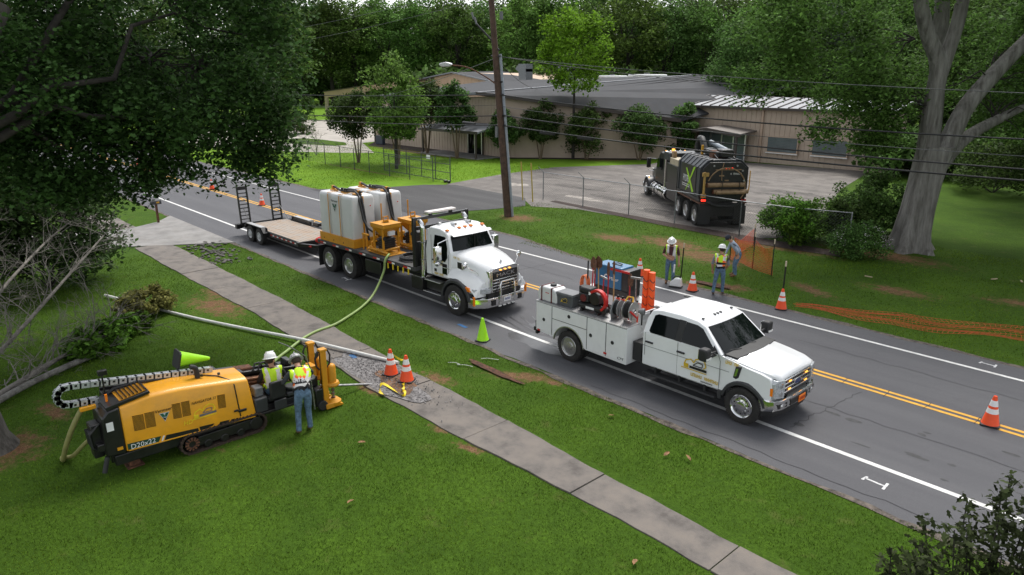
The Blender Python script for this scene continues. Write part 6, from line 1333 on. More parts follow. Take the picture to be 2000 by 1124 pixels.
for x0, x1 in ((-32.2, -29.45), (-28.25, -25.3)):
    y = on_off(x0, .06); wf = MB().box(x0 - .06, x1 + .06, y - .03, y + .12, .96, 2.38).build('window', TANL, OF); MB().box(x0 + .03, x1 - .03, y - .05, y - .03, 1.05, 2.3).build('pane', WGL, wf); MB().box(x0 - .1, x1 + .1, y - .1, y, .90, .97).build('sill', REFL, wf)
    for k in range(9): MB().box(x0 + .05, x1 - .05, y - .056, y - .05, 1.12 + k * .13, 1.14 + k * .13).build('blind_slat', MGREY, wf)
cn = thing('entrance_canopy', None, None); cn.parent = OF
slab(cn, [(-39.6, 56.9, 2.55), (-36.4, 56.9, 3.02), (-36.4, 59.7, 3.12), (-39.6, 59.7, 2.75)], .14, BRWN, 'canopy_roof'); slab(cn, [(-36.4, 56.9, 3.02), (-33.2, 57.1, 2.62), (-33.2, 59.9, 2.8), (-36.4, 59.7, 3.12)], .14, ROOFS if False else BRWN, 'canopy_roof')
beam(cn, (-39.7, 56.85, 2.42), (-36.4, 56.85, 2.86), .1, .3, FASC, 'canopy_fascia'); beam(cn, (-36.4, 56.85, 2.86), (-33.1, 57.05, 2.48), .1, .3, FASC, 'canopy_fascia')
for x in (-39.3, -33.5): MB().box(x - .09, x + .09, 57.0, 57.18, 0, 2.45).build('canopy_post', FASC, cn)
dd_ = MB().box(-38.8, -34.0, 59.55, 59.68, 0, 2.5).build('glass_entrance', WGL, OF)
for x in (-38.8, -37.6, -36.4, -35.2, -34.0): MB().box(x - .06, x + .06, 59.46, 59.56, 0, 2.5).build('mullion', ALU, dd_)
# motorhomes seen over the roof
for nm, x, y, ln, h, lab in (('motorhome', -84.2, 101, 5.0, 7.35, 'silver camper roof just visible above the warehouse ridge'), ('motorhome', -76.0, 100, 6.5, 7.55, 'long white motorhome roof visible above the warehouse ridge')):
    T = thing(nm, lab, 'motorhome', (x, y, 0), 0, 'motorhomes parked behind the warehouse')
    MB().box(-ln / 2, ln / 2, -1.2, 1.2, 4.3, h).build('body', WHITE2, T, bevel=.25, seg=3); MB().box(-ln / 2 + .2, ln / 2 - .3, -1.15, 1.15, 0, 4.32).build('lower_body', WHITE2, T, bevel=.1)
    MB().box(-.5, .3, -.3, .3, h, h + .22).build('roof_vent', MGREY, T, bevel=.05)
    for k in (-.3, .2): MB().box(ln * k, ln * k + .9, -1.23, -1.2, h - .75, h - .35).build('window', GLASS, T)
# wires, pole, lamp
WOODP = mat('creosote_pole', (.085, .050, .034), .85, var=.3, scale=5, bump=.5, bscale=18)
P = thing('utility_pole', 'tall brown wooden utility pole with street lamp and grey conduit', 'utility pole', (-29.2, 26.45, 0))
TOP = Vector((-.95, -.5, 13.5)); pole_at = lambda z: Vector((0, 0, 0)).lerp(TOP, z / 13.5)
MB().tube([pole_at(z) for z in (-.2, 2, 4, 6, 8, 10, 12, 13.5)], [.21, .20, .19, .18, .17, .155, .14, .13], 16).build('shaft', WOODP, P, smooth=50)
MB().tube([pole_at(z) + Vector((.20, .16, 0)) for z in (0, 3, 6, 8.6)], .075, 10).build('conduit', mat('grey_conduit', (.30, .33, .37), .5), P, smooth=50)
MB().tube([pole_at(8.8) + Vector((.18, .1, 0)), pole_at(9.4) + Vector((-.25, -.1, 0)), pole_at(10.0) + Vector((-.75, -.5, .1))], .05, 8).build('riser_cable', BLACK, P, smooth=50)
for dx, z in ((-.75, 10.1), (-.95, 10.35)): MB().cyl(pole_at(z) + Vector((dx, -.5, 0)), pole_at(z) + Vector((dx - .1, -.55, .35)), .05, n=8).build('insulator', MGREY, P)
MB().cyl(pole_at(10.5) + Vector((.35, .3, -.2)), pole_at(10.5) + Vector((.35, .3, .2)), .09, n=10).build('cutout', MGREY, P)
MB().box(-.08, .08, -.05, .05, -.28, .28).build('meter_box', MGREY, P, loc=pole_at(4.6) + Vector((-.10, -.25, 0)))
for z in (4.95, 5.45, 6.55, 7.2, 8.5): MB().cyl(pole_at(z) - Vector((.24, .1, 0)), pole_at(z) + Vector((.28, .1, 0)), .05, n=8).build('bolt_bracket', BLACK, P)
ar = MB().tube(curve_pts([pole_at(7.0), pole_at(7.0) + Vector((-.5, -.35, .42)), pole_at(7.0) + Vector((-1.3, -.95, .92)), pole_at(7.0) + Vector((-2.0, -1.5, 1.05))]), .035, 8).build('lamp_arm', RUST, P, smooth=50)
MB().prism([(-.36, 0), (-.32, .10), (.0, .16), (.30, .10), (.34, 0), (.2, -.09), (-.22, -.09)], -.15, .15, 'y').build('lamp_head', ALU, P, bevel=.04, loc=pole_at(7.0) + Vector((-2.25, -1.7, 1.05)), rot=(0, 0, R(37)))
CAB = mat('wire_black', (.012, .012, .013), .6, var=.1); CABG = mat('wire_grey', (.09, .095, .095), .5, .3)
def wire(a, b_, sag, r, m, label, n=18):
    a, b_ = Vector(a), Vector(b_); pts = [a.lerp(b_, i / n) - Vector((0, 0, sag * 4 * (i / n) * (1 - i / n))) for i in range(n + 1)]
    return tag(MB().tube(pts, r, 6).build('overhead_wire', m, smooth=60), label, 'wire', 'overhead wires')
base = Vector((-29.2, 26.45, 0))
pk = lambda z, dx=0.0: base + pole_at(z) + Vector((dx, 0, 0))
wire(pk(6.55), (12, 26.5, 6.35), .75, .030, CAB, 'thick black cable leaving the pole to the right, uppermost of the thick three')
wire(pk(5.50), (12, 26.5, 5.35), .62, .030, CAB, 'thick black cable leaving the pole to the right, middle of the thick three'); wire(pk(4.95), (12, 26.5, 5.05), .55, .034, CAB, 'thick black cable leaving the pole to the right, lowest of all')
wire(pk(5.95), (12, 26.5, 5.75), .65, .012, CABG, 'thin grey wire running right between the thick cables'); wire(pk(8.5), (12, 26.5, 6.9), .55, .014, CABG, 'thin wire from the upper pole to the right across the big tree'); wire(pk(12.2), (12, 26.5, 10.2), .9, .012, CABG, 'thin top wire crossing the trees at upper right')
wire(pk(6.55), (-95, 26.5, 6.6), .55, .028, CAB, 'thick black cable leaving the pole to the left, uppermost'); wire(pk(5.45), (-95, 26.5, 5.2), .85, .028, CAB, 'thick black cable leaving the pole to the left, middle'); wire(pk(4.95), (-95, 26.5, 5.0), .8, .03, CAB, 'thick black cable leaving the pole to the left, lowest')
wire(pk(6.0), (-95, 26.5, 6.0), .8, .012, CABG, 'thin grey wire running left from the pole'); wire(pk(11.4), (-95, 26.5, 9.6), 1.0, .012, CABG, 'thin wire high on the left against the trees'); wire(pk(12.0), (-95, 26.5, 10.6), .8, .012, CABG, 'topmost thin wire on the left against the trees')
wire(pk(8.4), (-85, 44, 3.6), .7, .016, CABG, 'service wire sloping down left from the pole to the yard'); wire(pk(8.4), (-53, 52, 6.2), .4, .016, CAB, 'service wire running from the pole to the warehouse roof')
wire(pk(8.5), (-30, 90, 6.6), 1.0, .02, CAB, 'dark wire from the pole over the warehouse roof to the right')
for x, z, dx in ((-32.5, 4.92, 1.1), (-26.2, 4.72, 1.0), (-23.6, 4.62, 1.0)): tag(MB().cyl((x - dx / 2, 26.45, z), (x + dx / 2, 26.45, z - .03), .085, n=12).build('splice_case', CAB, bevel=.03), 'black splice case clamped on the lowest cable %s' % {-32.5: 'left of the pole', -26.2: 'just right of the pole', -23.6: 'farther right of the pole'}[x], 'splice case', 'splice cases on the overhead cables')
# ---------------------------------------------------------------- chain link fences
LINK = mat('chain_wire', (.13, .135, .14), .5, .6)
def link_mesh(parent, p, q, h, sp=.14, r=.0026, z0=.04):
    p = Vector((*p, 0)); q = Vector((*q, 0)); L = (q - p).length; u = (q - p) / L; b = MB()
    k = -h
    while k < L:
        for s in (1, -1):
            a0, a1 = (k, k + h) if s > 0 else (k + h, k)
            zlo, zhi = 0.0, h; lo, hi = a0, a1
            def clip(aA, zA, aB, zB):
                t0, t1 = 0.0, 1.0; d = aB - aA
                for lim, sg in ((0, 1), (L, -1)):
                    fa, fb = sg * (aA - lim), sg * (aB - lim)
                    if fa < 0 and fb < 0: return None
                    if fa < 0: t0 = max(t0, fa / (fa - fb))
                    if fb < 0: t1 = min(t1, fa / (fa - fb))
                return (aA + d * t0, zA + (zB - zA) * t0, aA + d * t1, zA + (zB - zA) * t1) if t1 > t0 else None
            c = clip(lo, zlo, hi, zhi)
            if c: b.tube([p + u * c[0] + Vector((0, 0, z0 + c[1])), p + u * c[2] + Vector((0, 0, z0 + c[3]))], r, 3, False)
        k += sp
    o = b.build('chain_link_mesh', LINK, parent, smooth=0, fix=False); o['kind'] = 'stuff'
def fence(name, pts, h, label, barb=(), rail=True, m=GALV, mesh=True, r=.032):
    T = thing(name, label, 'fence')
    for i, (x, y) in enumerate(pts):
        o = MB().cyl((x, y, 0), (x, y, h), r, n=10).build('post', m, T)
        if i in barb: MB().tube([(x, y, h), (x - .25, y - .2, h + .3)], .02, 6).build('barb_arm', m, o)
    for p, q in zip(pts[:-1], pts[1:]):
        if rail: MB().cyl((*p, h - .03), (*q, h - .03), .021, n=8).build('top_rail', m, T)
        if mesh: link_mesh(T, p, q, h - .08)
    return T
DG = mat('fence_dark_steel', (.075, .08, .085), .5, .4)
fence('chain_link_fence', [(-31.85, 31.85), (-28.35, 31.7), (-24.95, 31.75), (-21.75, 31.6), (-17.8, 31.35)], 1.75, 'grey chain link fence along the lot in front of the vacuum truck', (0, 1, 2))
fence('chain_link_fence', [(-17.8, 31.35), (-15.2, 31.5), (-12.9, 32.2)], 1.75, 'chain link fence overgrown with vines beside the big tree')
fence('chain_link_fence', [(-81, 33.4), (-74, 31.6), (-69.3, 31.0), (-66.6, 31.05), (-63.6, 30.9), (-61.2, 30.95), (-58.0, 30.85), (-55.05, 30.7), (-52.7, 30.65), (-50.4, 30.65), (-47.4, 30.6), (-44.9, 30.75), (-43.0, 31.5)], 1.75, 'long chain link fence along the bright grass strip', (5, 6, 7), m=DG)
T = thing('sliding_gate', 'grey steel sliding gate with a small white sign at the lot entrance', 'gate')
for x, y in ((-49.9, 31.75), (-46.8, 31.8), (-44.9, 31.85), (-43.0, 31.75), (-41.3, 31.8)): MB().cyl((x, y, .12), (x, y, 1.95), .035, n=10).build('gate_upright', DG, T)
for z in (.16, .75, 1.35, 1.90): MB().cyl((-49.9, 31.77, z), (-41.3, 31.82, z), .024, n=8).build('gate_rail', DG, T)
link_mesh(T, (-49.9, 31.79), (-41.3, 31.82), 1.7); MB().box(-44.0, -43.55, 31.68, 31.70, 1.55, 1.85).build('gate_sign', TEXT_W, T)
for x in (-41.9, -41.5): MB().cyl((x, 31.7, .1), (x, 31.9, .1), .1, n=14).build('gate_wheel', BLACK, T)
for i, (x0, x1) in enumerate(((-33.4, -32.5), (-32.5, -32.0))): tag(MB().tube([(x0 + .9, 30.7, 0), (x0 + .2, 31.2, 2.3)], .04, 8).build('guy_marker', mat('guy_yellow', (.35, .26, .04), .6), smooth=50), ('leaning yellow guy wire guard nearest the pole', 'leaning yellow guy wire guard next to the fence post')[i], 'guy guard', 'yellow guy guards beside the lot fence')
# ---------------------------------------------------------------- people
HAIR = mat('dark_hair', (.03, .018, .011), .8); BOOT = mat('work_boot', (.17, .085, .04), .8, var=.25); BELT = mat('black_cloth', (.014, .014, .016), .85)
VESTY = mat('hi_vis_yellow', (.52, .78, .015), .7, var=.06); VESTO = mat('hi_vis_orange', (.90, .16, .02), .7); VESTS = mat('vest_silver', (.66, .64, .62), .5)
def person(label, loc, rz, J, top, forearm, vest='stripe', hat='white', hs=1.0, pants=DENIM, back_text=None, seated=False, group='workers in hi vis vests'):
    """one continuous skinned body; J holds the joints (x ahead, y left, z up)"""
    T = thing('person', label, 'person', loc, rz)
    V = []; E_ = []; Rr = []; idx = {}
    def v(n, p, r): idx[n] = len(V); V.append(Vector(p)); Rr.append(r)
    def e(a, b): E_.append((idx[a], idx[b]))
    J = {k: Vector(p) for k, p in J.items()}
    lp = lambda a, b, t: J[a].lerp(J[b], t)
    v('pel', J['pel'], .150); v('waist', lp('pel', 'chest', .45), .142); v('chest', J['chest'], .150); v('neck0', J['neck'], .075); v('neck1', lp('neck', 'head', .45), .056); v('jaw', lp('neck', 'head', .75), .075); v('head', J['head'], .098); v('crown', J['head'] + (J['head'] - J['neck']).normalized() * .07, .085)
    for a, b in (('pel', 'waist'), ('waist', 'chest'), ('chest', 'neck0'), ('neck0', 'neck1'), ('neck1', 'jaw'), ('jaw', 'head'), ('head', 'crown')): e(a, b)
    for s in 'lr':
        sh, el, wr = J['sh' + s], J['el' + s], J['wr' + s]
        v('sh' + s, sh, .085); v('ua' + s, sh.lerp(el, .5), .066); v('el' + s, el, .052); v('fa' + s, el.lerp(wr, .35), .050); v('wr' + s, wr, .032)
        for a, b in (('chest', 'sh'), ('sh', 'ua'), ('ua', 'el'), ('el', 'fa'), ('fa', 'wr')): e(a + (s if a != 'chest' else ''), b + s)
        f = J.get('hand' + s, (wr - el)).normalized(); sd = f.cross(Vector((0, 0, 1))); sd = sd.normalized() if sd.length > .1 else Vector((0, 1, 0)); up = sd.cross(f)
        v('palm' + s, wr + f * .06, .036); e('wr' + s, 'palm' + s)
        for k, (o, ln) in enumerate(((-.030, .075), (-.010, .085), (.010, .08), (.030, .062))):
            a = wr + f * .10 + sd * o; v('f%da%s' % (k, s), a, .011); v('f%db%s' % (k, s), a + f * ln * .55 - up * .012, .010); v('f%dc%s' % (k, s), a + f * ln * .8 - up * .04, .008)
            e('palm' + s, 'f%da%s' % (k, s)); e('f%da%s' % (k, s), 'f%db%s' % (k, s)); e('f%db%s' % (k, s), 'f%dc%s' % (k, s))
        a = wr + f * .05 - sd * .045 - up * .01; v('t0' + s, a, .013); v('t1' + s, a + f * .045 - sd * .012, .010); e('palm' + s, 't0' + s); e('t0' + s, 't1' + s)
        hp, kn, an = J['hip' + s], J['kn' + s], J['an' + s]
        v('hip' + s, hp, .108); v('th' + s, hp.lerp(kn, .5), .093); v('kn' + s, kn, .070); v('cf' + s, kn.lerp(an, .35), .069); v('an' + s, an, .056); v('heel' + s, an + Vector((-.02, 0, -.045)), .050)
        td = J.get('toe' + s, Vector((1, 0, 0))).normalized(); v('ball' + s, an + td * .13 + Vector((0, 0, -.045)), .048); v('toe' + s, an + td * .20 + Vector((0, 0, -.05)), .040)
        for a, b in (('pel', 'hip'), ('hip', 'th'), ('th', 'kn'), ('kn', 'cf'), ('cf', 'an'), ('an', 'heel'), ('an', 'ball'), ('ball', 'toe')): e(a + ('' if a == 'pel' else s), b + s)
    me = bpy.data.meshes.new('body_skeleton'); me.from_pydata([tuple(p) for p in V], E_, []); o = bpy.data.objects.new('body_skeleton', me); col.objects.link(o)
    sk = o.modifiers.new('skin', 'SKIN'); sk.use_smooth_shade = True
    for i, d in enumerate(me.skin_vertices[0].data): d.radius = (Rr[i], Rr[i]); d.use_root = (i == 0)
    ss = o.modifiers.new('sub', 'SUBSURF'); ss.levels = ss.render_levels = 2
    dg = bpy.context.evaluated_depsgraph_get(); bm_ = bpy.data.meshes.new_from_object(o.evaluated_get(dg)); bpy.data.objects.remove(o)
    bm_.name = 'body'; bm_.materials.clear()
    for m in (SKIN, top, forearm, pants, BOOT, BELT): bm_.materials.append(m)
    segs = []
    for a, b in E_:
        na = [k for k in idx if idx[k] == a][0]; nb = [k for k in idx if idx[k] == b][0]; n_ = nb
        if n_.startswith(('neck1', 'jaw', 'head', 'crown', 'palm', 'f0', 'f1', 'f2', 'f3', 't0', 't1')): g = 0
        elif n_.startswith(('wr', 'fa')): g = 2
        elif n_.startswith(('hip', 'th', 'kn', 'cf', 'an')): g = 3
        elif n_.startswith(('heel', 'ball', 'toe')): g = 4
        else: g = 1
        segs.append((V[a], V[b], g, n_))
    co = np.array([p.center[:] for p in bm_.polygons]); best = np.full(len(co), 1e9); gi = np.zeros(len(co), int); tor = np.full(len(co), -1.0)
    for a, b, g, n_ in segs:
        A, Bv = np.array(a), np.array(b); ab = Bv - A; t = np.clip(((co - A) @ ab) / max(ab @ ab, 1e-9), 0, 1); dd = np.linalg.norm(co - (A + t[:, None] * ab), axis=1)
        rad = 1.0; m_ = dd < best; best[m_] = dd[m_]; gi[m_] = g
    pel, nk = np.array(J['pel']), np.array(J['neck']); ax = nk - pel; h = ((co - pel) @ ax) / (ax @ ax)
    gi = np.where((gi == 3) & (h > .10), 1, gi); gi = np.where((gi == 1) & (h < .06), 3, gi); gi = np.where((gi == 1) & (h < .13), 5, gi)
    bm_.polygons.foreach_set('material_index', gi.astype(np.int32)); bm_.shade_smooth()
    body = inst('body', bm_, T)
    if vest:
        b = bmesh.new(); b.from_mesh(bm_); b.faces.ensure_lookup_table(); b.normal_update()
        fr = Vector((J['chest'] - J['pel'])); fwd = (J['shl'] - J['shr']).cross(J['neck'] - J['pel']).normalized(); lat = (J['shl'] - J['shr']).normalized()
        kill = []
        for i, f in enumerate(b.faces):
            c = f.calc_center_median(); hh = float(h[i]); la = (c - J['chest']).dot(lat)
            ok = (gi[i] in (1, 5)) and .08 < hh < 1.03 and abs(la) < .205 and not (hh > .95 and abs(la) < .07)
            fw = (c - J['pel'].lerp(J['neck'], hh)).dot(fwd)
            if fw > .05 and abs(la) < .045 + .05 * hh: ok = False
            if not ok: kill.append(f); continue
            f.material_index = 0
            if vest == 'stripe':
                if hh < .22: f.material_index = 3
                elif hh < .30: f.material_index = 2
                elif hh < .34: f.material_index = 1
                elif hh < .45: f.material_index = 3
                elif hh < .53: f.material_index = 2
                elif hh < .57: f.material_index = 1
                elif .085 < abs(la) < .15: f.material_index = 2 if abs(la) > .105 else 1
            else:
                if .085 < abs(la) < .15: f.material_index = 2
                elif .30 < hh < .38: f.material_index = 2
        bmesh.ops.delete(b, geom=kill, context='FACES')
        for vv_ in b.verts: vv_.co += vv_.normal * .014
        vm = bpy.data.meshes.new('vest'); b.to_mesh(vm); b.free()
        for m in (VESTY, VESTO, VESTS, BELT): vm.materials.append(m)
        vo = inst('vest', vm, body); so_ = vo.modifiers.new('th', 'SOLIDIFY'); so_.thickness = .008; so_.offset = 1
        if back_text:
            c = J['pel'].lerp(J['neck'], .40) - fwd * .185
            lettering(back_text, .075, TEXT_W, vo, c, tuple(-lat) if False else tuple(fwd.cross(J['neck'] - J['pel']).normalized() * -1), tuple((J['neck'] - J['pel']).normalized()), name='vest_lettering')
    # face
    hd = J['head']; ax_ = (J['head'] - J['neck']).normalized(); look = J.get('look', Vector((1, 0, 0))); look = (look - ax_ * look.dot(ax_)).normalized(); sd = ax_.cross(look)
    fc = MB().ball(hd + look * .105 - ax_ * .025, (.016, .016, .022), 8, 6)
    for s in (-1, 1): fc.ball(hd + sd * s * .098 - ax_ * .02, (.018, .018, .032), 8, 6)
    fc.build('nose_and_ears', SKIN, body, smooth=60)
    for s in (-1, 1): MB().ball(hd + look * .090 + sd * s * .034 + ax_ * .012, .011, 8, 6).build('eye', BLACK, body)
    MB().ball(hd + look * .085 - ax_ * .062, (.014, .026, .007), 8, 6).build('mouth', mat('lips', (.28, .09, .07), .6), body)
    MB().ball(hd - look * .022 + ax_ * .025, (.104, .104, .10), 14, 10).build('hair', HAIR, body, smooth=60)
    if hat != 'cap': MB().ball(hd + look * .055 - ax_ * .075, (.055, .062, .045), 10, 8).build('beard', HAIR, body, smooth=60)
    Mx = Matrix((look, sd, ax_)).transposed().to_4x4(); Mx.translation = hd + ax_ * .045
    if hat == 'cap': hb = MB().lathe([(.112, -.02), (.114, .03), (.095, .085), (.05, .11), (.004, .115)], 20).prism([(.08, -.075), (.20, -.05), (.215, 0), (.20, .05), (.08, .075)], -.005, .008, 'z'); hm = mat('navy_cap', (.018, .022, .035), .8)
    else:
        hb = MB().lathe([(.165, .0), (.170, .006), (.132, .022), (.130, .06), (.112, .115), (.07, .15), (.004, .158)], 24).prism([(-.10, -.014), (.11, -.014), (.11, .014), (-.10, .014)], .14, .165, 'z')
        hm = mat('hard_hat_white', (.74, .74, .73), .35, var=.03, dirt=.08) if hat == 'white' else mat('hard_hat_stickers', (.62, .62, .63), .4, c2=(.03, .03, .035), scale=26)
    ho = hb.build('hard_hat' if hat != 'cap' else 'cap', hm, body, smooth=45); ho.matrix_local = Mx
    return T
STAND = dict(pel=(0, 0, .95), chest=(.01, 0, 1.30), neck=(.0, 0, 1.47), head=(.03, 0, 1.64), shl=(0, .19, 1.41), shr=(0, -.19, 1.41), ell=(-.02, .27, 1.12), elr=(-.02, -.27, 1.12), wrl=(.08, .27, .88), wrr=(.08, -.27, .88), hipl=(0, .095, .90), hipr=(0, -.095, .90), knl=(.03, .11, .50), knr=(.03, -.11, .50), anl=(-.01, .12, .09), anr=(-.01, -.12, .09))
def pose(**k): d = dict(STAND); d.update(k); return d
MAROON = mat('maroon_shirt', (.065, .018, .024), .85, var=.2); GREYT = mat('grey_tshirt', (.17, .18, .21), .85, var=.15); BLUES = mat('pale_blue_shirt', (.36, .42, .52), .85, var=.1); CHAR = mat('charcoal_shirt', (.035, .038, .045), .85, var=.2)
# man in maroon looking down at the locator
person('man in maroon shirt, yellow vest and white hard hat looking down by the locator', (-15.15, 21.95, .005), R(-62), pose(head=(.09, 0, 1.62), neck=(.01, 0, 1.47), look=(.9, 0, -.5), elr=(-.03, -.30, 1.13), wrr=(.20, -.10, 1.06), handr=(.3, .9, -.1), ell=(-.02, .28, 1.12), wrl=(.05, .30, .86), anr=(-.08, -.13, .09), knr=(.0, -.12, .50), anl=(.10, .12, .09), knl=(.07, .12, .5)), MAROON, SKIN, 'plain')
tag(MB().cyl((0, 0, 0), (0, 0, .30), .03, n=10).build('paper_roll', TEXT_W, loc=(-14.86, 21.76, .55), rot=(.1, .12, 0)), 'white paper roll held by the man in maroon', 'paper roll')
# man seen from behind
person('man in orange striped vest and white hard hat standing with his back to the road', (-13.15, 22.1, .005), R(112), pose(head=(.05, 0, 1.64), look=(.9, .55, -.25), ell=(-.04, .28, 1.12), wrl=(.06, .27, .88), elr=(.02, -.27, 1.13), wrr=(.18, -.16, .95), anl=(-.14, .17, .09), knl=(-.04, .14, .5), anr=(.08, -.12, .09), knr=(.06, -.12, .5)), GREYT, SKIN, 'stripe')
person('man in pale blue shirt and dark cap bending forward behind the others', (-14.0, 24.6, .03), R(-140), pose(pel=(-.10, 0, .93), chest=(.10, 0, 1.24), neck=(.22, 0, 1.38), head=(.33, 0, 1.50), look=(.6, 0, -.8), shl=(.18, .19, 1.32), shr=(.18, -.19, 1.32), ell=(.02, .34, 1.12), wrl=(.02, .20, .95), elr=(.26, -.30, 1.08), wrr=(.36, -.22, .86), hipl=(-.1, .095, .90), hipr=(-.1, -.095, .90)), BLUES, BLUES, None, 'cap')
# two men at the drill
person('man in jeans and orange striped safety vest leaning over the drill controls', (-13.62, 6.30, .0), R(168), pose(pel=(.02, 0, .94), chest=(.24, -.04, 1.24), neck=(.36, -.04, 1.39), head=(.50, -.04, 1.49), look=(.8, -.1, -.6), shl=(.33, .17, 1.32), shr=(.31, -.23, 1.34), elr=(.50, -.36, 1.16), wrr=(.66, -.24, 1.04), ell=(.36, .33, 1.10), wrl=(.56, .22, 1.06), hipl=(.0, .095, .90), hipr=(.0, -.095, .90), knl=(.03, .13, .5), knr=(.05, -.10, .5), anl=(-.05, .16, .09), anr=(.02, -.11, .09)), CHAR, SKIN, 'stripe', 'stickers', back_text='Safety First')
person('operator in yellow vest and white hard hat seated at the drill', (-14.58, 6.08, .0), R(165), pose(pel=(-.02, 0, .78), chest=(.06, 0, 1.10), neck=(.08, 0, 1.27), head=(.13, 0, 1.43), look=(.55, -.9, -.25), shl=(.06, .19, 1.21), shr=(.06, -.19, 1.21), ell=(.14, .30, .96), wrl=(.36, .26, .90), elr=(.14, -.30, .96), wrr=(.36, -.26, .90), hipl=(.02, .10, .75), hipr=(.02, -.10, .75), knl=(.42, .14, .78), knr=(.42, -.14, .78), anl=(.44, .14, .47), anr=(.44, -.14, .47)), BELT, SKIN, 'plain')
# ---------------------------------------------------------------- vegetation
def lmat(n, c, tr=.36, isl=.72): return mat(n, c, .65, var=.25, scale=.5, island=isl, trans=tr, spec=.08, c2=tuple(x * .55 for x in c))
L_DARK = lmat('leaf_dark', (.084, .154, .038)); L_MID = lmat('leaf_mid', (.100, .185, .040)); L_LIGHT = lmat('leaf_light', (.128, .225, .045)); L_LIME = lmat('leaf_lime', (.15, .28, .022)); L_OAK = lmat('leaf_oak', (.046, .092, .024), .30); L_MYR = lmat('leaf_myrtle', (.070, .130, .034)); L_YEL = lmat('leaf_olive', (.25, .26, .075)); L_RED = lmat('leaf_bronze', (.045, .058, .022)); L_BUSH = lmat('leaf_bush', (.10, .20, .026)); L_SILV = lmat('leaf_silver', (.12, .16, .11))
BARK = mat('oak_bark', (.032, .027, .023), .95, var=.35, scale=5, bump=.9, bscale=14); BARKG = mat('grey_bark', (.25, .24, .22), .95, c2=(.085, .078, .068), scale=1.0, bump=1.0, bscale=2.2, stretch=(5, 5, .7)); BARKP = mat('pale_twig', (.18, .165, .145), .9, var=.3, scale=6); BARKB = mat('myrtle_bark', (.17, .12, .08), .9, var=.25, scale=4)
KITE = np.array([(-.5, 0, 0), (0, -.30, .06), (.5, 0, -.04), (0, .30, .06)])
LOBE = np.array([(-.5, 0, 0), (-.22, -.16, .02), (-.16, -.42, .04), (.08, -.22, .0), (.26, -.34, .03), (.5, 0, -.05), (.26, .34, .03), (.08, .22, .0), (-.16, .42, .04), (-.22, .16, .02)])
def leaves_mesh(name, P, size, m, rs, shape=KITE, up=.5, stretch=1.0):
    N = len(P); k = len(shape)
    nrm = rs.normal(size=(N, 3)); nrm[:, 2] = np.abs(nrm[:, 2]) + up; nrm /= np.linalg.norm(nrm, axis=1)[:, None]
    t = rs.normal(size=(N, 3)); t -= (t * nrm).sum(1)[:, None] * nrm; t /= np.linalg.norm(t, axis=1)[:, None] + 1e-9; b = np.cross(nrm, t)
    s = (np.asarray(size) * rs.uniform(.65, 1.35, N))[:, None, None]
    V = P[:, None, :] + s * (shape[None, :, 0:1] * stretch * t[:, None, :] + shape[None, :, 1:2] * b[:, None, :] + shape[None, :, 2:3] * nrm[:, None, :])
    me = bpy.data.meshes.new(name); me.vertices.add(N * k); me.vertices.foreach_set('co', V.ravel().astype(np.float32)); me.loops.add(N * k); me.loops.foreach_set('vertex_index', np.arange(N * k, dtype=np.int32))
    me.polygons.add(N); me.polygons.foreach_set('loop_start', np.arange(0, N * k, k, dtype=np.int32)); me.update(calc_edges=True); me.materials.append(m)
    return me
def clump_pts(C, r, n, rs, flat=.7):
    """n leaf points in each clump, denser towards its upper skin"""
    out = []
    for c, rr in zip(C, r):
        d = rs.normal(size=(n, 3)); d /= np.linalg.norm(d, axis=1)[:, None]; q = rr * rs.uniform(.25, 1, n)[:, None] ** .6
        p = d * q * np.array([1, 1, flat]) + c + rs.normal(size=(n, 3)) * rr * .12; out.append(p)
    return np.concatenate(out)
def shell_clumps(n, centre, rad, rs, inner=.45, zmin=-.8):
    d = rs.normal(size=(n * 3, 3)); d /= np.linalg.norm(d, axis=1)[:, None]; d = d[d[:, 2] > zmin][:n]
    q = rs.uniform(inner, 1, len(d))[:, None] ** .7
    return np.asarray(centre) + d * q * np.asarray(rad)
def limbs(b, root, ends, r0, rs, n=5, sides=6, r1=.02):
    root = Vector(root)
    for e in ends:
        e = Vector(e); L = (e - root).length; pts = []
        for i in range(n + 1):
            t = i / n; p = root.lerp(e, t); p.z += L * .10 * math.sin(math.pi * t); 
            if 0 < i < n: p += Vector(rs.normal(size=3) * L * .035)
            pts.append(p)
        b.tube(pts, [max(r1, r0 * (1 - t / n) ** 1.1) for t in range(n + 1)], sides)
# ---- far woods: prototypes shared by many trees
def make_proto(seed, h, rad, zc, nc, nl, ls, crad, m, bark=BARK, trunk_r=.35, flat=.7, limbn=14):
    rs = np.random.RandomState(seed)
    C = shell_clumps(nc, (0, 0, zc), rad, rs); r = rs.uniform(.7, 1.25, len(C)) * crad
    crown = leaves_mesh('crown', clump_pts(C, r, nl, rs, flat), ls, m, rs, up=.6)
    b = MB(); b.tube([(0, 0, -.3), (.1, 0, zc * .35), (0, .1, zc * .8), (0, 0, zc)], [trunk_r * 1.3, trunk_r, trunk_r * .7, trunk_r * .35], 9)
    limbs(b, (0, 0, zc * .55), C[rs.choice(len(C), limbn, False)], trunk_r * .4, rs)
    return b.mesh('trunk', bark, 50), crown
PR = [make_proto(1, 20, (6.5, 6.5, 9.0), 11.0, 115, 100, .50, 1.9, L_DARK), make_proto(2, 20, (5.4, 5.4, 8.8), 11.4, 105, 100, .50, 1.7, L_MID), make_proto(3, 20, (6.8, 6.2, 8.8), 11.2, 115, 100, .48, 1.8, L_DARK), make_proto(4, 20, (5.6, 5.6, 8.0), 12.0, 95, 90, .50, 1.7, L_LIGHT)]
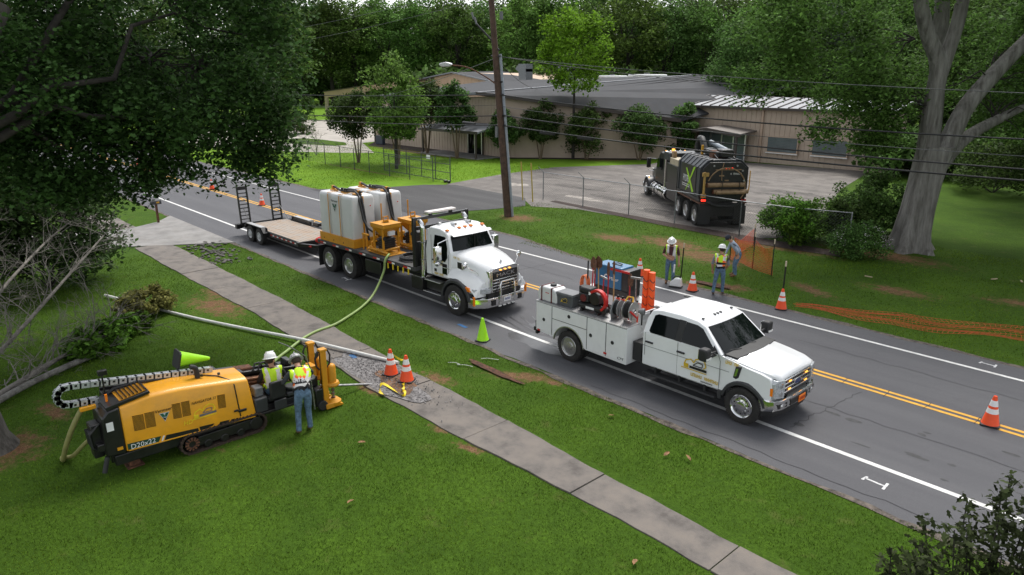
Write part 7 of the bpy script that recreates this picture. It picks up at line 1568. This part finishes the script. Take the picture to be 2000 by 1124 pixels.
def place_tree(p, x, y, s, rz, label, group, name='woodland_tree', sz=None):
    T = thing(name, label, 'tree', (x, y, 0), rz, group); T.scale = (s, s, sz or s); inst('trunk', p[0], T); inst('crown', p[1], T); return T
ORD = ('first', 'second', 'third', 'fourth', 'fifth', 'sixth', 'seventh', 'eighth', 'ninth', 'tenth', 'eleventh', 'twelfth', 'thirteenth', 'fourteenth', 'fifteenth', 'sixteenth', 'seventeenth', 'eighteenth')
rt = random.Random(21); GRPW = 'trees of the woods behind the buildings'
def row(u0, u1, d0, d1, n, s0, s1, where, protos=(0, 1, 2, 3), tall=1.0):
    for i in range(n):
        u = u0 + (u1 - u0) * (i + .5 + rt.uniform(-.25, .25)) / n; dep = rt.uniform(d0, d1); cx_ = u * dep
        X, Y = cx_ * .6756 - dep * .7373, cx_ * .7373 + dep * .6756
        k = rt.choice(protos); s = rt.uniform(s0, s1)
        place_tree(PR[k], X, Y, s, rt.uniform(0, 6), ('dense dark green tree %s', 'mid green tall tree %s', 'broad dark green tree %s', 'paler green leafy tree %s')[k] % where + ', %s from the left' % ORD[i], GRPW, sz=s * tall)
row(-.80, -.30, 120, 165, 9, 1.1, 1.35, 'behind the near oak'); row(-.31, .02, 178, 192, 8, 1.15, 1.32, 'beyond the yard'); row(-.33, .05, 205, 225, 9, 1.25, 1.45, 'at the back beyond the yard')
row(.0, .42, 146, 160, 9, 1.0, 1.22, 'behind the warehouse'); row(.0, .45, 172, 190, 9, 1.2, 1.45, 'far behind the warehouse')
row(.36, .80, 92, 104, 8, .85, 1.05, 'behind the office wing', (0, 1, 2)); row(.40, .82, 112, 126, 8, 1.05, 1.3, 'far behind the office wing', (0, 2)); row(.58, .86, 62, 76, 8, .55, .78, 'right of the big tree', (0, 2)); row(-.34, .44, 236, 262, 14, 1.35, 1.65, 'in the farthest belt'); row(.30, .62, 78, 88, 6, .60, .75, 'close behind the office wing', (0, 2))
# understory shrubs along the wood edge
rs = np.random.RandomState(40); C = shell_clumps(26, (0, 0, 1.2), (2.2, 2.2, 1.3), rs, .3, -.5); SHRUB = leaves_mesh('crown', clump_pts(C, rs.uniform(.6, 1, len(C)), 70, rs), .34, L_DARK, rs); b = MB(); limbs(b, (0, 0, -.1), C[:8], .06, rs); SHT = b.mesh('trunk', BARK, 50)
def shrub_row(u0, u1, d0, d1, n, s0, s1, where, group):
    for i in range(n):
        u = u0 + (u1 - u0) * (i + .5 + rt.uniform(-.3, .3)) / n; dep = rt.uniform(d0, d1); cx_ = u * dep
        place_tree((SHT, SHRUB), cx_ * .6756 - dep * .7373, cx_ * .7373 + dep * .6756, rt.uniform(s0, s1), rt.uniform(0, 6), 'dark undergrowth bush ' + where + ', %s from the left' % ORD[i], group, 'undergrowth_bush')
shrub_row(-.1, .44, 132, 142, 17, 2.6, 3.8, 'behind the warehouse', 'undergrowth at the edge of the woods'); shrub_row(.52, .84, 54, 62, 12, 1.1, 1.7, 'behind the big tree', 'undergrowth at the edge of the woods'); shrub_row(-.85, .85, 255, 275, 18, 6.0, 8.0, 'in the farthest hedge', 'undergrowth at the edge of the woods'); shrub_row(-.85, -.38, 125, 150, 14, 2.4, 3.4, 'behind the near oak', 'undergrowth at the edge of the woods'); shrub_row(-.40, -.05, 186, 200, 14, 2.4, 3.6, 'beyond the yard lawn', 'undergrowth at the edge of the woods')

# ---- myrtles and small trees by the warehouse
def small_tree(name, label, x, y, h, rad, m, seed, stems=4, ls=.22, nc=52, nl=130, crown_lo=.35, cat='tree', group=None, bark=BARKB, flat=.8, cr=.32):
    rs = np.random.RandomState(seed); T = thing(name, label, cat, (x, y, 0), rs.uniform(0, 6), group)
    zc = h * (crown_lo + 1) / 2; C = shell_clumps(nc, (0, 0, zc), (rad, rad, h * (1 - crown_lo) / 2), rs, .3, -.95); r = rs.uniform(.7, 1.2, len(C)) * rad * cr
    inst('crown', leaves_mesh('crown', clump_pts(C, r, nl, rs, flat), ls, m, rs), T)
    for k in range(stems):
        a = 2 * math.pi * k / stems + rs.uniform(-.4, .4); q = rad * rs.uniform(.25, .6) if stems > 1 else .05; b = MB()
        tip = Vector((q * math.cos(a), q * math.sin(a), zc)); b.tube([(.08 * math.cos(a), .08 * math.sin(a), -.1), tip * .45 + Vector((0, 0, h * .03)), tip], [.07 if stems > 1 else .16, .05 if stems > 1 else .12, .02], 7)
        limbs(b, tip * .75, C[rs.choice(len(C), 5, False)], .03, rs, 4, 5, .008); b.build('stem' if stems > 1 else 'trunk', bark, T, fix=False, smooth=50)
    return T
GM = 'small trees in front of the warehouse'
small_tree('crape_myrtle', 'multi stemmed small tree on the fenced lawn, leftmost', -57.0, 33.6, 6.3, 2.5, L_MYR, 51, 5, .24, group=GM); small_tree('lawn_tree', 'tall small tree with pale green top on the fenced lawn', -51.0, 33.7, 9.4, 2.5, L_LIGHT, 52, 1, .26, 46, 130, .22, group=GM, bark=BARK)
small_tree('crape_myrtle', 'bushy dark small tree just behind the tall lawn tree', -53.6, 35.6, 6.2, 2.1, L_DARK, 62, 3, .24, group=GM)
small_tree('crape_myrtle', 'small tree with pale bare stems left of the porch', -59.1, 42.7, 7.0, 2.2, L_MYR, 53, 5, .24, crown_lo=.42, group=GM); small_tree('crape_myrtle', 'slender small tree in front of the warehouse porch', -53.7, 42.2, 7.0, 1.8, L_MYR, 54, 4, .24, crown_lo=.3, group=GM)
small_tree('crape_myrtle', 'short round shrub tree just behind the utility pole', -49.9, 44.9, 4.6, 1.7, L_MYR, 55, 3, .22, crown_lo=.28, group=GM); small_tree('crape_myrtle', 'round topped small tree right of the utility pole', -48.0, 47.6, 5.2, 1.8, L_MYR, 56, 3, .22, crown_lo=.3, group=GM)
small_tree('crape_myrtle', 'dense dark bush below the tall lime green tree', -45.0, 50.6, 5.2, 2.3, L_DARK, 57, 3, .24, 44, 120, .08, group=GM); small_tree('crape_myrtle', 'bush at the right end of the warehouse wall', -41.2, 53.6, 4.8, 2.2, L_MYR, 58, 4, .22, crown_lo=.2, group=GM); small_tree('crape_myrtle', 'taller dark bush beside the corner of the office wing', -39.4, 57.4, 5.2, 1.6, L_DARK, 59, 3, .24, crown_lo=.1, group=GM)
small_tree('lime_tree', 'bright lime green tree rising above the warehouse roof', -45.9, 49.7, 13.8, 3.6, L_LIME, 60, 1, .28, 95, 95, .42, group=GM, bark=BARK, cr=.24)
for x, y, h, r_, s_, lab in ((-90.7, 44.2, 3.0, 2.6, 71, 'round dark green bush on the yard grass island'), (-139, 71.0, 3.2, 1.8, 72, 'small clipped shrub beside the carport'), (-101, 47, 3.4, 2.6, 73, 'round bush half hidden by the oak at the yard')):
    small_tree('round_bush', lab, x, y, h, r_, L_DARK, s_, 3, .22, 40, 120, .02, 'bush')
# bare sapling on the lawn
def bare(b, p, d, L, r, depth, rs):
    if depth == 0 or L < .12: return
    e = p + d * L; mid = p + d * L * .5 + Vector(rs.normal(size=3) * L * .05)
    b.tube([p, mid, e], [r, r * .8, r * .6], 5 if depth > 2 else 4, False)
    for k in range(3 if depth > 1 else 2):
        nd = (d + Vector(rs.normal(size=3)) * .5).normalized(); t = rs.uniform(.45, 1.0); bare(b, p.lerp(e, t), nd, L * rs.uniform(.5, .8), r * .55, depth - 1, rs)
rs = np.random.RandomState(5); b = MB()
for k in range(3): bare(b, Vector((0, 0, 0)), Vector((rs.normal() * .2, rs.normal() * .2, 1)).normalized(), 1.6, .04, 5, rs)
T = thing('bare_sapling', 'thin leafless sapling on the lawn by the fence', 'tree', (-65.2, 33.8, 0)); b.build('branches', BARKP, T, fix=False, smooth=50)

# ---- big oak in the left foreground
def oak():
    rs = np.random.RandomState(8); T = thing('oak_tree', 'huge dark oak overhanging the upper left of the scene', 'tree', (0, 0, 0))
    C = []
    def blobs(n, c, r, inner=.25): C.append(shell_clumps(n, c, r, rs, inner, -1))
    blobs(120, (-21.4, 6.6, 9.6), (4.6, 3.8, 4.6)); blobs(70, (-19.6, 8.4, 9.2), (2.5, 1.7, 3.2)); blobs(90, (-22.5, 3.4, 8.6), (4.2, 3.2, 4.4)); blobs(60, (-20.5, 3.2, 8.2), (2.4, 2.0, 3.0)); blobs(30, (-21.3, 7.6, 5.6), (3.0, 2.2, .8)); blobs(26, (-21.6, 5.4, 5.0), (2.6, 2.2, .7)); blobs(16, (-20.9, 9.2, 5.3), (.9, .8, .7)); blobs(14, (-23.6, 5.6, 4.6), (1.6, 1.8, .5)); blobs(60, (-23, 9.0, 13.5), (4, 3, 3.5)); blobs(50, (-18.0, 4.0, 13), (4, 3.5, 3)); blobs(12, (-20.4, 3.4, 5.2), (1.2, 1.0, .5)); blobs(90, (-21.6, 6.3, 6.7), (4.0, 3.2, 1.1)); blobs(60, (-22.8, 3.2, 6.3), (3.2, 2.4, 1.0)); blobs(20, (-20.3, 8.9, 6.4), (1.3, .9, .8))
    C = np.concatenate(C); r = rs.uniform(.45, .95, len(C))
    # keep the crown clear of the camera
    dc = (C[:, 0] * -.7373 + C[:, 1] * .6756); ok = dc > 13.5; C, r = C[ok], r[ok]
    inst('crown', leaves_mesh('crown', clump_pts(C, r, 118, rs, .75), .128, L_OAK, rs, LOBE, .7), T)
    b = MB(); b.tube([(-17.48, .98, -.3), (-17.52, .95, .25), (-17.6, .88, 1.2), (-17.9, .70, 3.0), (-18.2, 1.2, 5.0), (-18.9, 2.0, 7.2), (-19.4, 3.0, 9.0)], [.72, .46, .38, .36, .36, .30, .2], 16)
    b.build('trunk', mat('oak_trunk_bark', (.12, .108, .095), .95, c2=(.04, .036, .03), scale=1.0, bump=1.0, bscale=2.2, stretch=(6, 6, 1.0)), T, fix=False, smooth=50)
    b = MB(); limbs(b, (-18.6, 1.6, 6.2), [(-21.5, 6.5, 8.0), (-20.0, 8.6, 8.6), (-24, 4, 8.5), (-22, 8.5, 11), (-21.0, 8.0, 5.9), (-22.3, 5.5, 5.4)], .12, rs, 7, 9, .025)
    for root in ((-21.5, 6.5, 8.0), (-20.2, 7.2, 7.8), (-23, 4.2, 8.2), (-21.6, 7.2, 9.6), (-21.0, 7.2, 6.2), (-21.8, 5.2, 5.8)):
        dd = np.linalg.norm(C - np.array(root), axis=1); near = C[np.argsort(dd)[:26]]; limbs(b, root, near, .035, rs, 4, 5, .008)
    o = b.build('limbs', BARK, T, fix=False, smooth=50); o['kind'] = 'stuff'
oak()
# ---- big grey tree right of the lot
def big_tree():
    rs = np.random.RandomState(18); T = thing('shade_tree', 'massive grey trunked tree with forked stems at the right', 'tree', (-11.1, 34.5, 0))
    # axes: a = to the right in the picture, d = away
    a = Vector((.6756, .7373, 0)); d = Vector((-.7373, .6756, 0)); up = Vector((0, 0, 1))
    Pp = lambda r_, z, dp=0.0: a * r_ + up * z + d * dp
    ang = np.linspace(0, 2 * np.pi, 28, endpoint=False); secs = []
    for z, rad, fl, off in ((-.2, 1.0, .30, 0), (.0, .95, .28, 0), (.35, .82, .16, .0), (.9, .74, .10, .02), (1.8, .68, .07, .10), (3.0, .66, .06, .22), (4.0, .68, .08, .36), (4.6, .72, .10, .5)):
        secs.append([Pp(off, z) + a * float(rad * (1 + fl * math.sin(5 * t + 1) + .05 * math.sin(11 * t)) * math.cos(t)) + d * float(rad * (1 + fl * math.sin(5 * t + 1)) * math.sin(t)) for t in ang])
    MB().loft(secs).build('trunk', BARKG, T, fix=True, smooth=60)
    def stem(pts, rad): MB().tube(curve_pts(pts, 4), [float(x) for x in np.interp(np.linspace(0, 1, (len(pts) - 1) * 4 + 1), np.linspace(0, 1, len(rad)), rad)], 14).build('stem', BARKG, T, fix=False, smooth=60)
    stem([Pp(.15, 3.6), Pp(.05, 5.2), Pp(.0, 6.6), Pp(-.05, 8.0), Pp(-.7, 9.2), Pp(-1.3, 10.8), Pp(-1.7, 13)], [.50, .42, .36, .34, .30, .27, .2])
    stem([Pp(-.02, 7.2), Pp(.25, 8.4), Pp(.5, 10), Pp(.55, 13)], [.34, .28, .26, .2])
    stem([Pp(.55, 3.8), Pp(.95, 4.9), Pp(1.4, 6.2), Pp(2.2, 7.4), Pp(3.5, 9.0), Pp(4.6, 10.4), Pp(5.4, 12)], [.48, .40, .36, .33, .27, .22, .16])
    stem([Pp(.75, 3.6, .2), Pp(1.9, 4.8, .6), Pp(3.4, 5.6, 1.0), Pp(5.4, 6.4, 1.5)], [.36, .28, .22, .12]); stem([Pp(.5, 4.2, .5), Pp(.9, 6, 1.4), Pp(1.0, 9, 2.0), Pp(.8, 13, 2.5)], [.4, .36, .33, .25])
    C = []
    def bl(n, r_, z, dp, rx, rz_, inner=.3):
        p = shell_clumps(n, (0, 0, 0), (1, 1, 1), rs, inner, -1); C.extend([tuple(Pp(r_ + q[0] * rx, z + q[2] * rz_, dp + q[1] * rx)) for q in p])
    bl(80, -4.4, 8.6, .5, 3.0, 2.8); bl(34, -2.0, 6.2, .3, 1.3, 1.5); bl(6, -4.6, 5.2, -.6, .5, .4); bl(44, -7.0, 9.6, -.5, 2.2, 1.9); bl(10, -8.3, 7.4, -1.5, .8, 1.0); bl(44, 5.6, 9.2, 1.5, 2.6, 3.2); bl(26, 5.0, 5.8, 2.4, 1.8, 1.4); bl(70, 2.2, 9.0, 4.5, 4.6, 3.6); bl(44, -2, 12.2, 0, 4.6, 2.2); bl(44, 2.5, 13, 0, 4.6, 2.2); bl(24, -2.2, 7.0, 2.5, 2.0, 2.0); bl(10, -1.6, 4.6, 1.4, .7, .6); bl(90, 6, 13.8, 4, 7, 2.0); bl(70, 10, 12.8, 0, 6, 2.0); bl(60, -3, 14, -3, 5, 1.8); bl(60, 4, 13.5, -5, 6, 1.8)
    C = np.array(C); r = rs.uniform(.55, 1.05, len(C))
    inst('crown', leaves_mesh('crown', clump_pts(C, r, 120, rs, .7), .17, L_MID, rs, KITE, .6), T)
    b = MB(); 
    for root, n_ in ((Pp(0, 6.2), 14), (Pp(-1.2, 9), 5), (Pp(2.2, 7.4), 16), (Pp(3.4, 5.6, 1), 12)):
        dd = np.linalg.norm(C - np.array(root), axis=1); limbs(b, root, C[np.argsort(dd)[4:4 + n_]], .045, rs, 5, 5, .010)
    o = b.build('limbs', BARK, T, fix=False, smooth=50); o['kind'] = 'stuff'
big_tree()
def bush(name, label, x, y, h, rad, m, seed, ls=.10, nc=30, nl=130, ry=None, cat='bush', z=0.0, shape=KITE, stretch=1.0, cr=.36):
    rs = np.random.RandomState(seed); T = thing(name, label, cat, (x, y, z)); C = shell_clumps(nc, (0, 0, h * .52), (rad, ry or rad, h * .5), rs, .35, -.9)
    inst('crown', leaves_mesh('crown', clump_pts(C, rs.uniform(.7, 1.2, len(C)) * rad * cr, nl, rs, .8), ls, m, rs, shape, stretch=stretch), T); b = MB(); limbs(b, (0, 0, -.05), C[:9], .03, rs, 4, 5, .008); o = b.build('twigs', BARK, T, fix=False, smooth=50); o['kind'] = 'stuff'
    return T
bush('flowering_bush', 'round bush with small pale flowers at the foot of the big tree', -12.1, 31.4, 1.35, 1.25, L_DARK, 81, .10, 44)
rs = np.random.RandomState(6); inst('blossom', leaves_mesh('blossom', clump_pts(shell_clumps(60, (0, 0, .75), (1.25, 1.25, .68), rs, .9, -.2), np.full(60, .12), 5, rs), .05, mat('pale_flower', (.55, .52, .50), .7), rs), bpy.data.objects['flowering_bush'])['kind'] = 'stuff'
bush('vine_bush', 'bright green vine mass over the fence right of the vacuum truck', -16.0, 32.8, 1.8, 1.4, L_BUSH, 82, .14, 44, 120); bush('vine_bush', 'green vines spilling over the fence in front of the netting', -15.2, 31.7, 1.9, 1.0, L_BUSH, 83, .14, 34, 110); bush('vine_bush', 'dark green vines on the fence next to the big trunk', -13.7, 33.8, 2.1, 1.0, L_DARK, 84, .14, 40, 120); bush('vine_bush', 'tall dark shrub behind the big trunk on its left', -13.4, 37.2, 3.0, 1.3, L_DARK, 85, .16, 46, 120); bush('vine_bush', 'low vine clump at the foot of the stakes', -14.9, 30.9, 1.3, .45, L_BUSH, 86, .12, 16, 90)
bush('vine_bush', 'dark bushes under the grove at the far right', -13.5, 56.0, 3.0, 3.0, L_DARK, 87, .22, 44, 110)
bush('vine_bush', 'bright green hedge of vines behind the lot fence', -15.0, 33.3, 1.9, 1.2, L_BUSH, 89, .14, 40, 110); bush('vine_bush', 'dark shrub filling the gap beside the big trunk', -13.9, 35.4, 2.7, 1.4, L_DARK, 90, .15, 44, 110)
for p_, x_, y_, s_, l_ in ((0, -9.5, 53.5, .80, 'dark tree at the right edge behind the shaded lawn'), (2, -3.5, 46.5, .85, 'unseen dark tree added past the right edge to shade the lawn'), (0, 3.5, 39, .9, 'unseen dark tree added beyond the right edge near the road for shade')): place_tree(PR[p_], x_, y_, s_, 1.3 * s_, l_, GRPW)  # second and third stand out of view, added to shade the lawn
# silver leaved tree glimpsed behind the crown
place_tree((PR[1][0], leaves_mesh('crown', clump_pts(shell_clumps(60, (0, 0, 11), (3.6, 3.6, 7), np.random.RandomState(3)), np.full(60, 1.3), 90, np.random.RandomState(4)), .4, L_SILV, np.random.RandomState(4))), -34.5, 78, .85, 0, 'silvery grey green tree behind the office roof', None, 'silver_tree')
# ---- dark evergreen, fallen limbs and leafy debris at the left
bush('evergreen_bush', 'dark evergreen shrub left of the near driveway', -30.4, 4.6, 4.4, 2.6, L_OAK, 91, .18, 90, 130); bush('evergreen_bush', 'large dark evergreen at the left edge behind the bare branches', -31.5, 1.6, 5.6, 3.4, L_OAK, 92, .20, 100, 130)
def fallen():
    T = thing('fallen_branch', 'fallen tree limb with pale bare twigs at the left edge', 'branch', (0, 0, 0)); rs = np.random.RandomState(12)
    mains = [([(-20.6, .8, .25), (-22.6, 2.3, .7), (-24.6, 4.0, 1.5), (-26.6, 5.8, 2.4)], .075), ([(-21.4, .6, .3), (-24.5, 2.2, 1.3), (-27.5, 4.2, 2.2), (-29.5, 5.6, 2.6)], .065), ([(-20.0, 1.4, .12), (-21.2, 2.6, .15), (-22.0, 3.6, .25), (-22.9, 4.9, .5)], .09), ([(-22, .5, .6), (-26, 2.0, 2.2), (-29, 3.4, 3.2), (-31, 4.8, 3.5)], .08), ([(-22, .3, 1.2), (-27, 1.4, 3.0), (-31, 2.6, 4.2)], .08)]
    for pts, r in mains:
        cp = curve_pts(pts, 5); b = MB(); b.tube(cp, [r * (1 - .7 * i / len(cp)) for i in range(len(cp))], 8); b.build('limb', BARKP, T, fix=False, smooth=60)
        tw = MB()
        for i in range(2, len(cp)):
            for k in range(2):
                d = ((cp[i] - cp[i - 1]).normalized() * .7 + Vector((rs.normal(), rs.normal(), rs.normal() + .5)) * .6).normalized(); bare(tw, cp[i], d, rs.uniform(.5, 1.2), r * .21, 4, rs)
        o = tw.build('twigs', BARKP, T, fix=False, smooth=50); o['kind'] = 'stuff'
fallen()
tag(MB().tube(curve_pts([(-19.2, .9, .12), (-20.2, 2.0, .14), (-20.9, 2.9, .12), (-21.6, 4.0, .10)], 5), .08, 10).build('fallen_log', BARKG, smooth=60, fix=False), 'thick fallen log on the grass behind the drill', 'log')
T = bush('leafy_limb', 'fresh green leafy limb lying on the grass behind the drill', -22.4, 4.5, .60, 1.5, L_BUSH, 94, .16, 60, 80, .65, 'branch', 0, LOBE, cr=.17); T.rotation_euler[2] = R(130); bush('wilting_limb', 'olive coloured wilting foliage over the end of the white pipe', -24.7, 6.3, .80, 1.3, L_YEL, 95, .11, 60, 64, .75, 'branch', 0, LOBE, cr=.17).rotation_euler[2] = R(130)
bush('leafy_limb', 'small leafy sprig between the fallen limbs and the pipe', -23.3, 5.4, .5, .8, L_BUSH, 96, .14, 24, 46, .6, 'branch', 0, LOBE, cr=.15)
# ---- bronze leaved shrub in the near right corner
def near_shrub():
    rs = np.random.RandomState(31); T = thing('bronze_shrub', 'dark bronze leaved shrub in the bottom right corner', 'shrub', (-1.0, 5.8, 0))
    tips = [(-.15, .05, 4.2), (.2, .2, 4.3), (-.4, -.05, 4.0), (.3, .45, 4.45), (-.05, .4, 4.4), (.15, -.1, 4.0), (-.55, -.3, 4.0), (-.25, .35, 4.3), (-.45, .1, 4.1), (.15, .6, 4.6), (-.6, -.1, 3.75), (-.35, -.35, 4.05), (-.2, -.1, 4.25), (.02, .12, 4.35), (.0, .32, 4.62), (.18, .30, 4.5), (-.3, -.15, 3.95), (.1, .05, 4.1), (.25, .5, 4.75), (-.15, .2, 4.15), (.3, .1, 4.0), (-.5, -.5, 3.8), (.35, .35, 4.2), (-.42, -.22, 3.9), (-.1, -.3, 3.85)]
    b = MB(); P_ = []
    for t in tips:
        base = Vector((.2 * t[0], .2 * t[1], 0)); tip = Vector(t); pts = [base.lerp(tip, k / 8) + Vector(rs.normal(size=3) * .03) for k in range(9)]; pts[-1] = tip
        b.tube(pts, [.014 * (1 - k / 9) + .003 for k in range(9)], 5)
        for k in range(230):
            s = 1 - .40 * rs.uniform(0, 1) ** 1.2; c = base.lerp(tip, s); P_.append(np.array(c) + rs.normal(size=3) * np.array([.085, .085, .05]) * (.6 + 3.0 * (1 - s)))
    b.build('stems', BARK, T, fix=False, smooth=50)['kind'] = 'stuff'
    inst('crown', leaves_mesh('crown', np.array(P_), .062, L_RED, rs, LOBE * np.array([1, .7, 1]), .5, 1.1), T)
near_shrub()
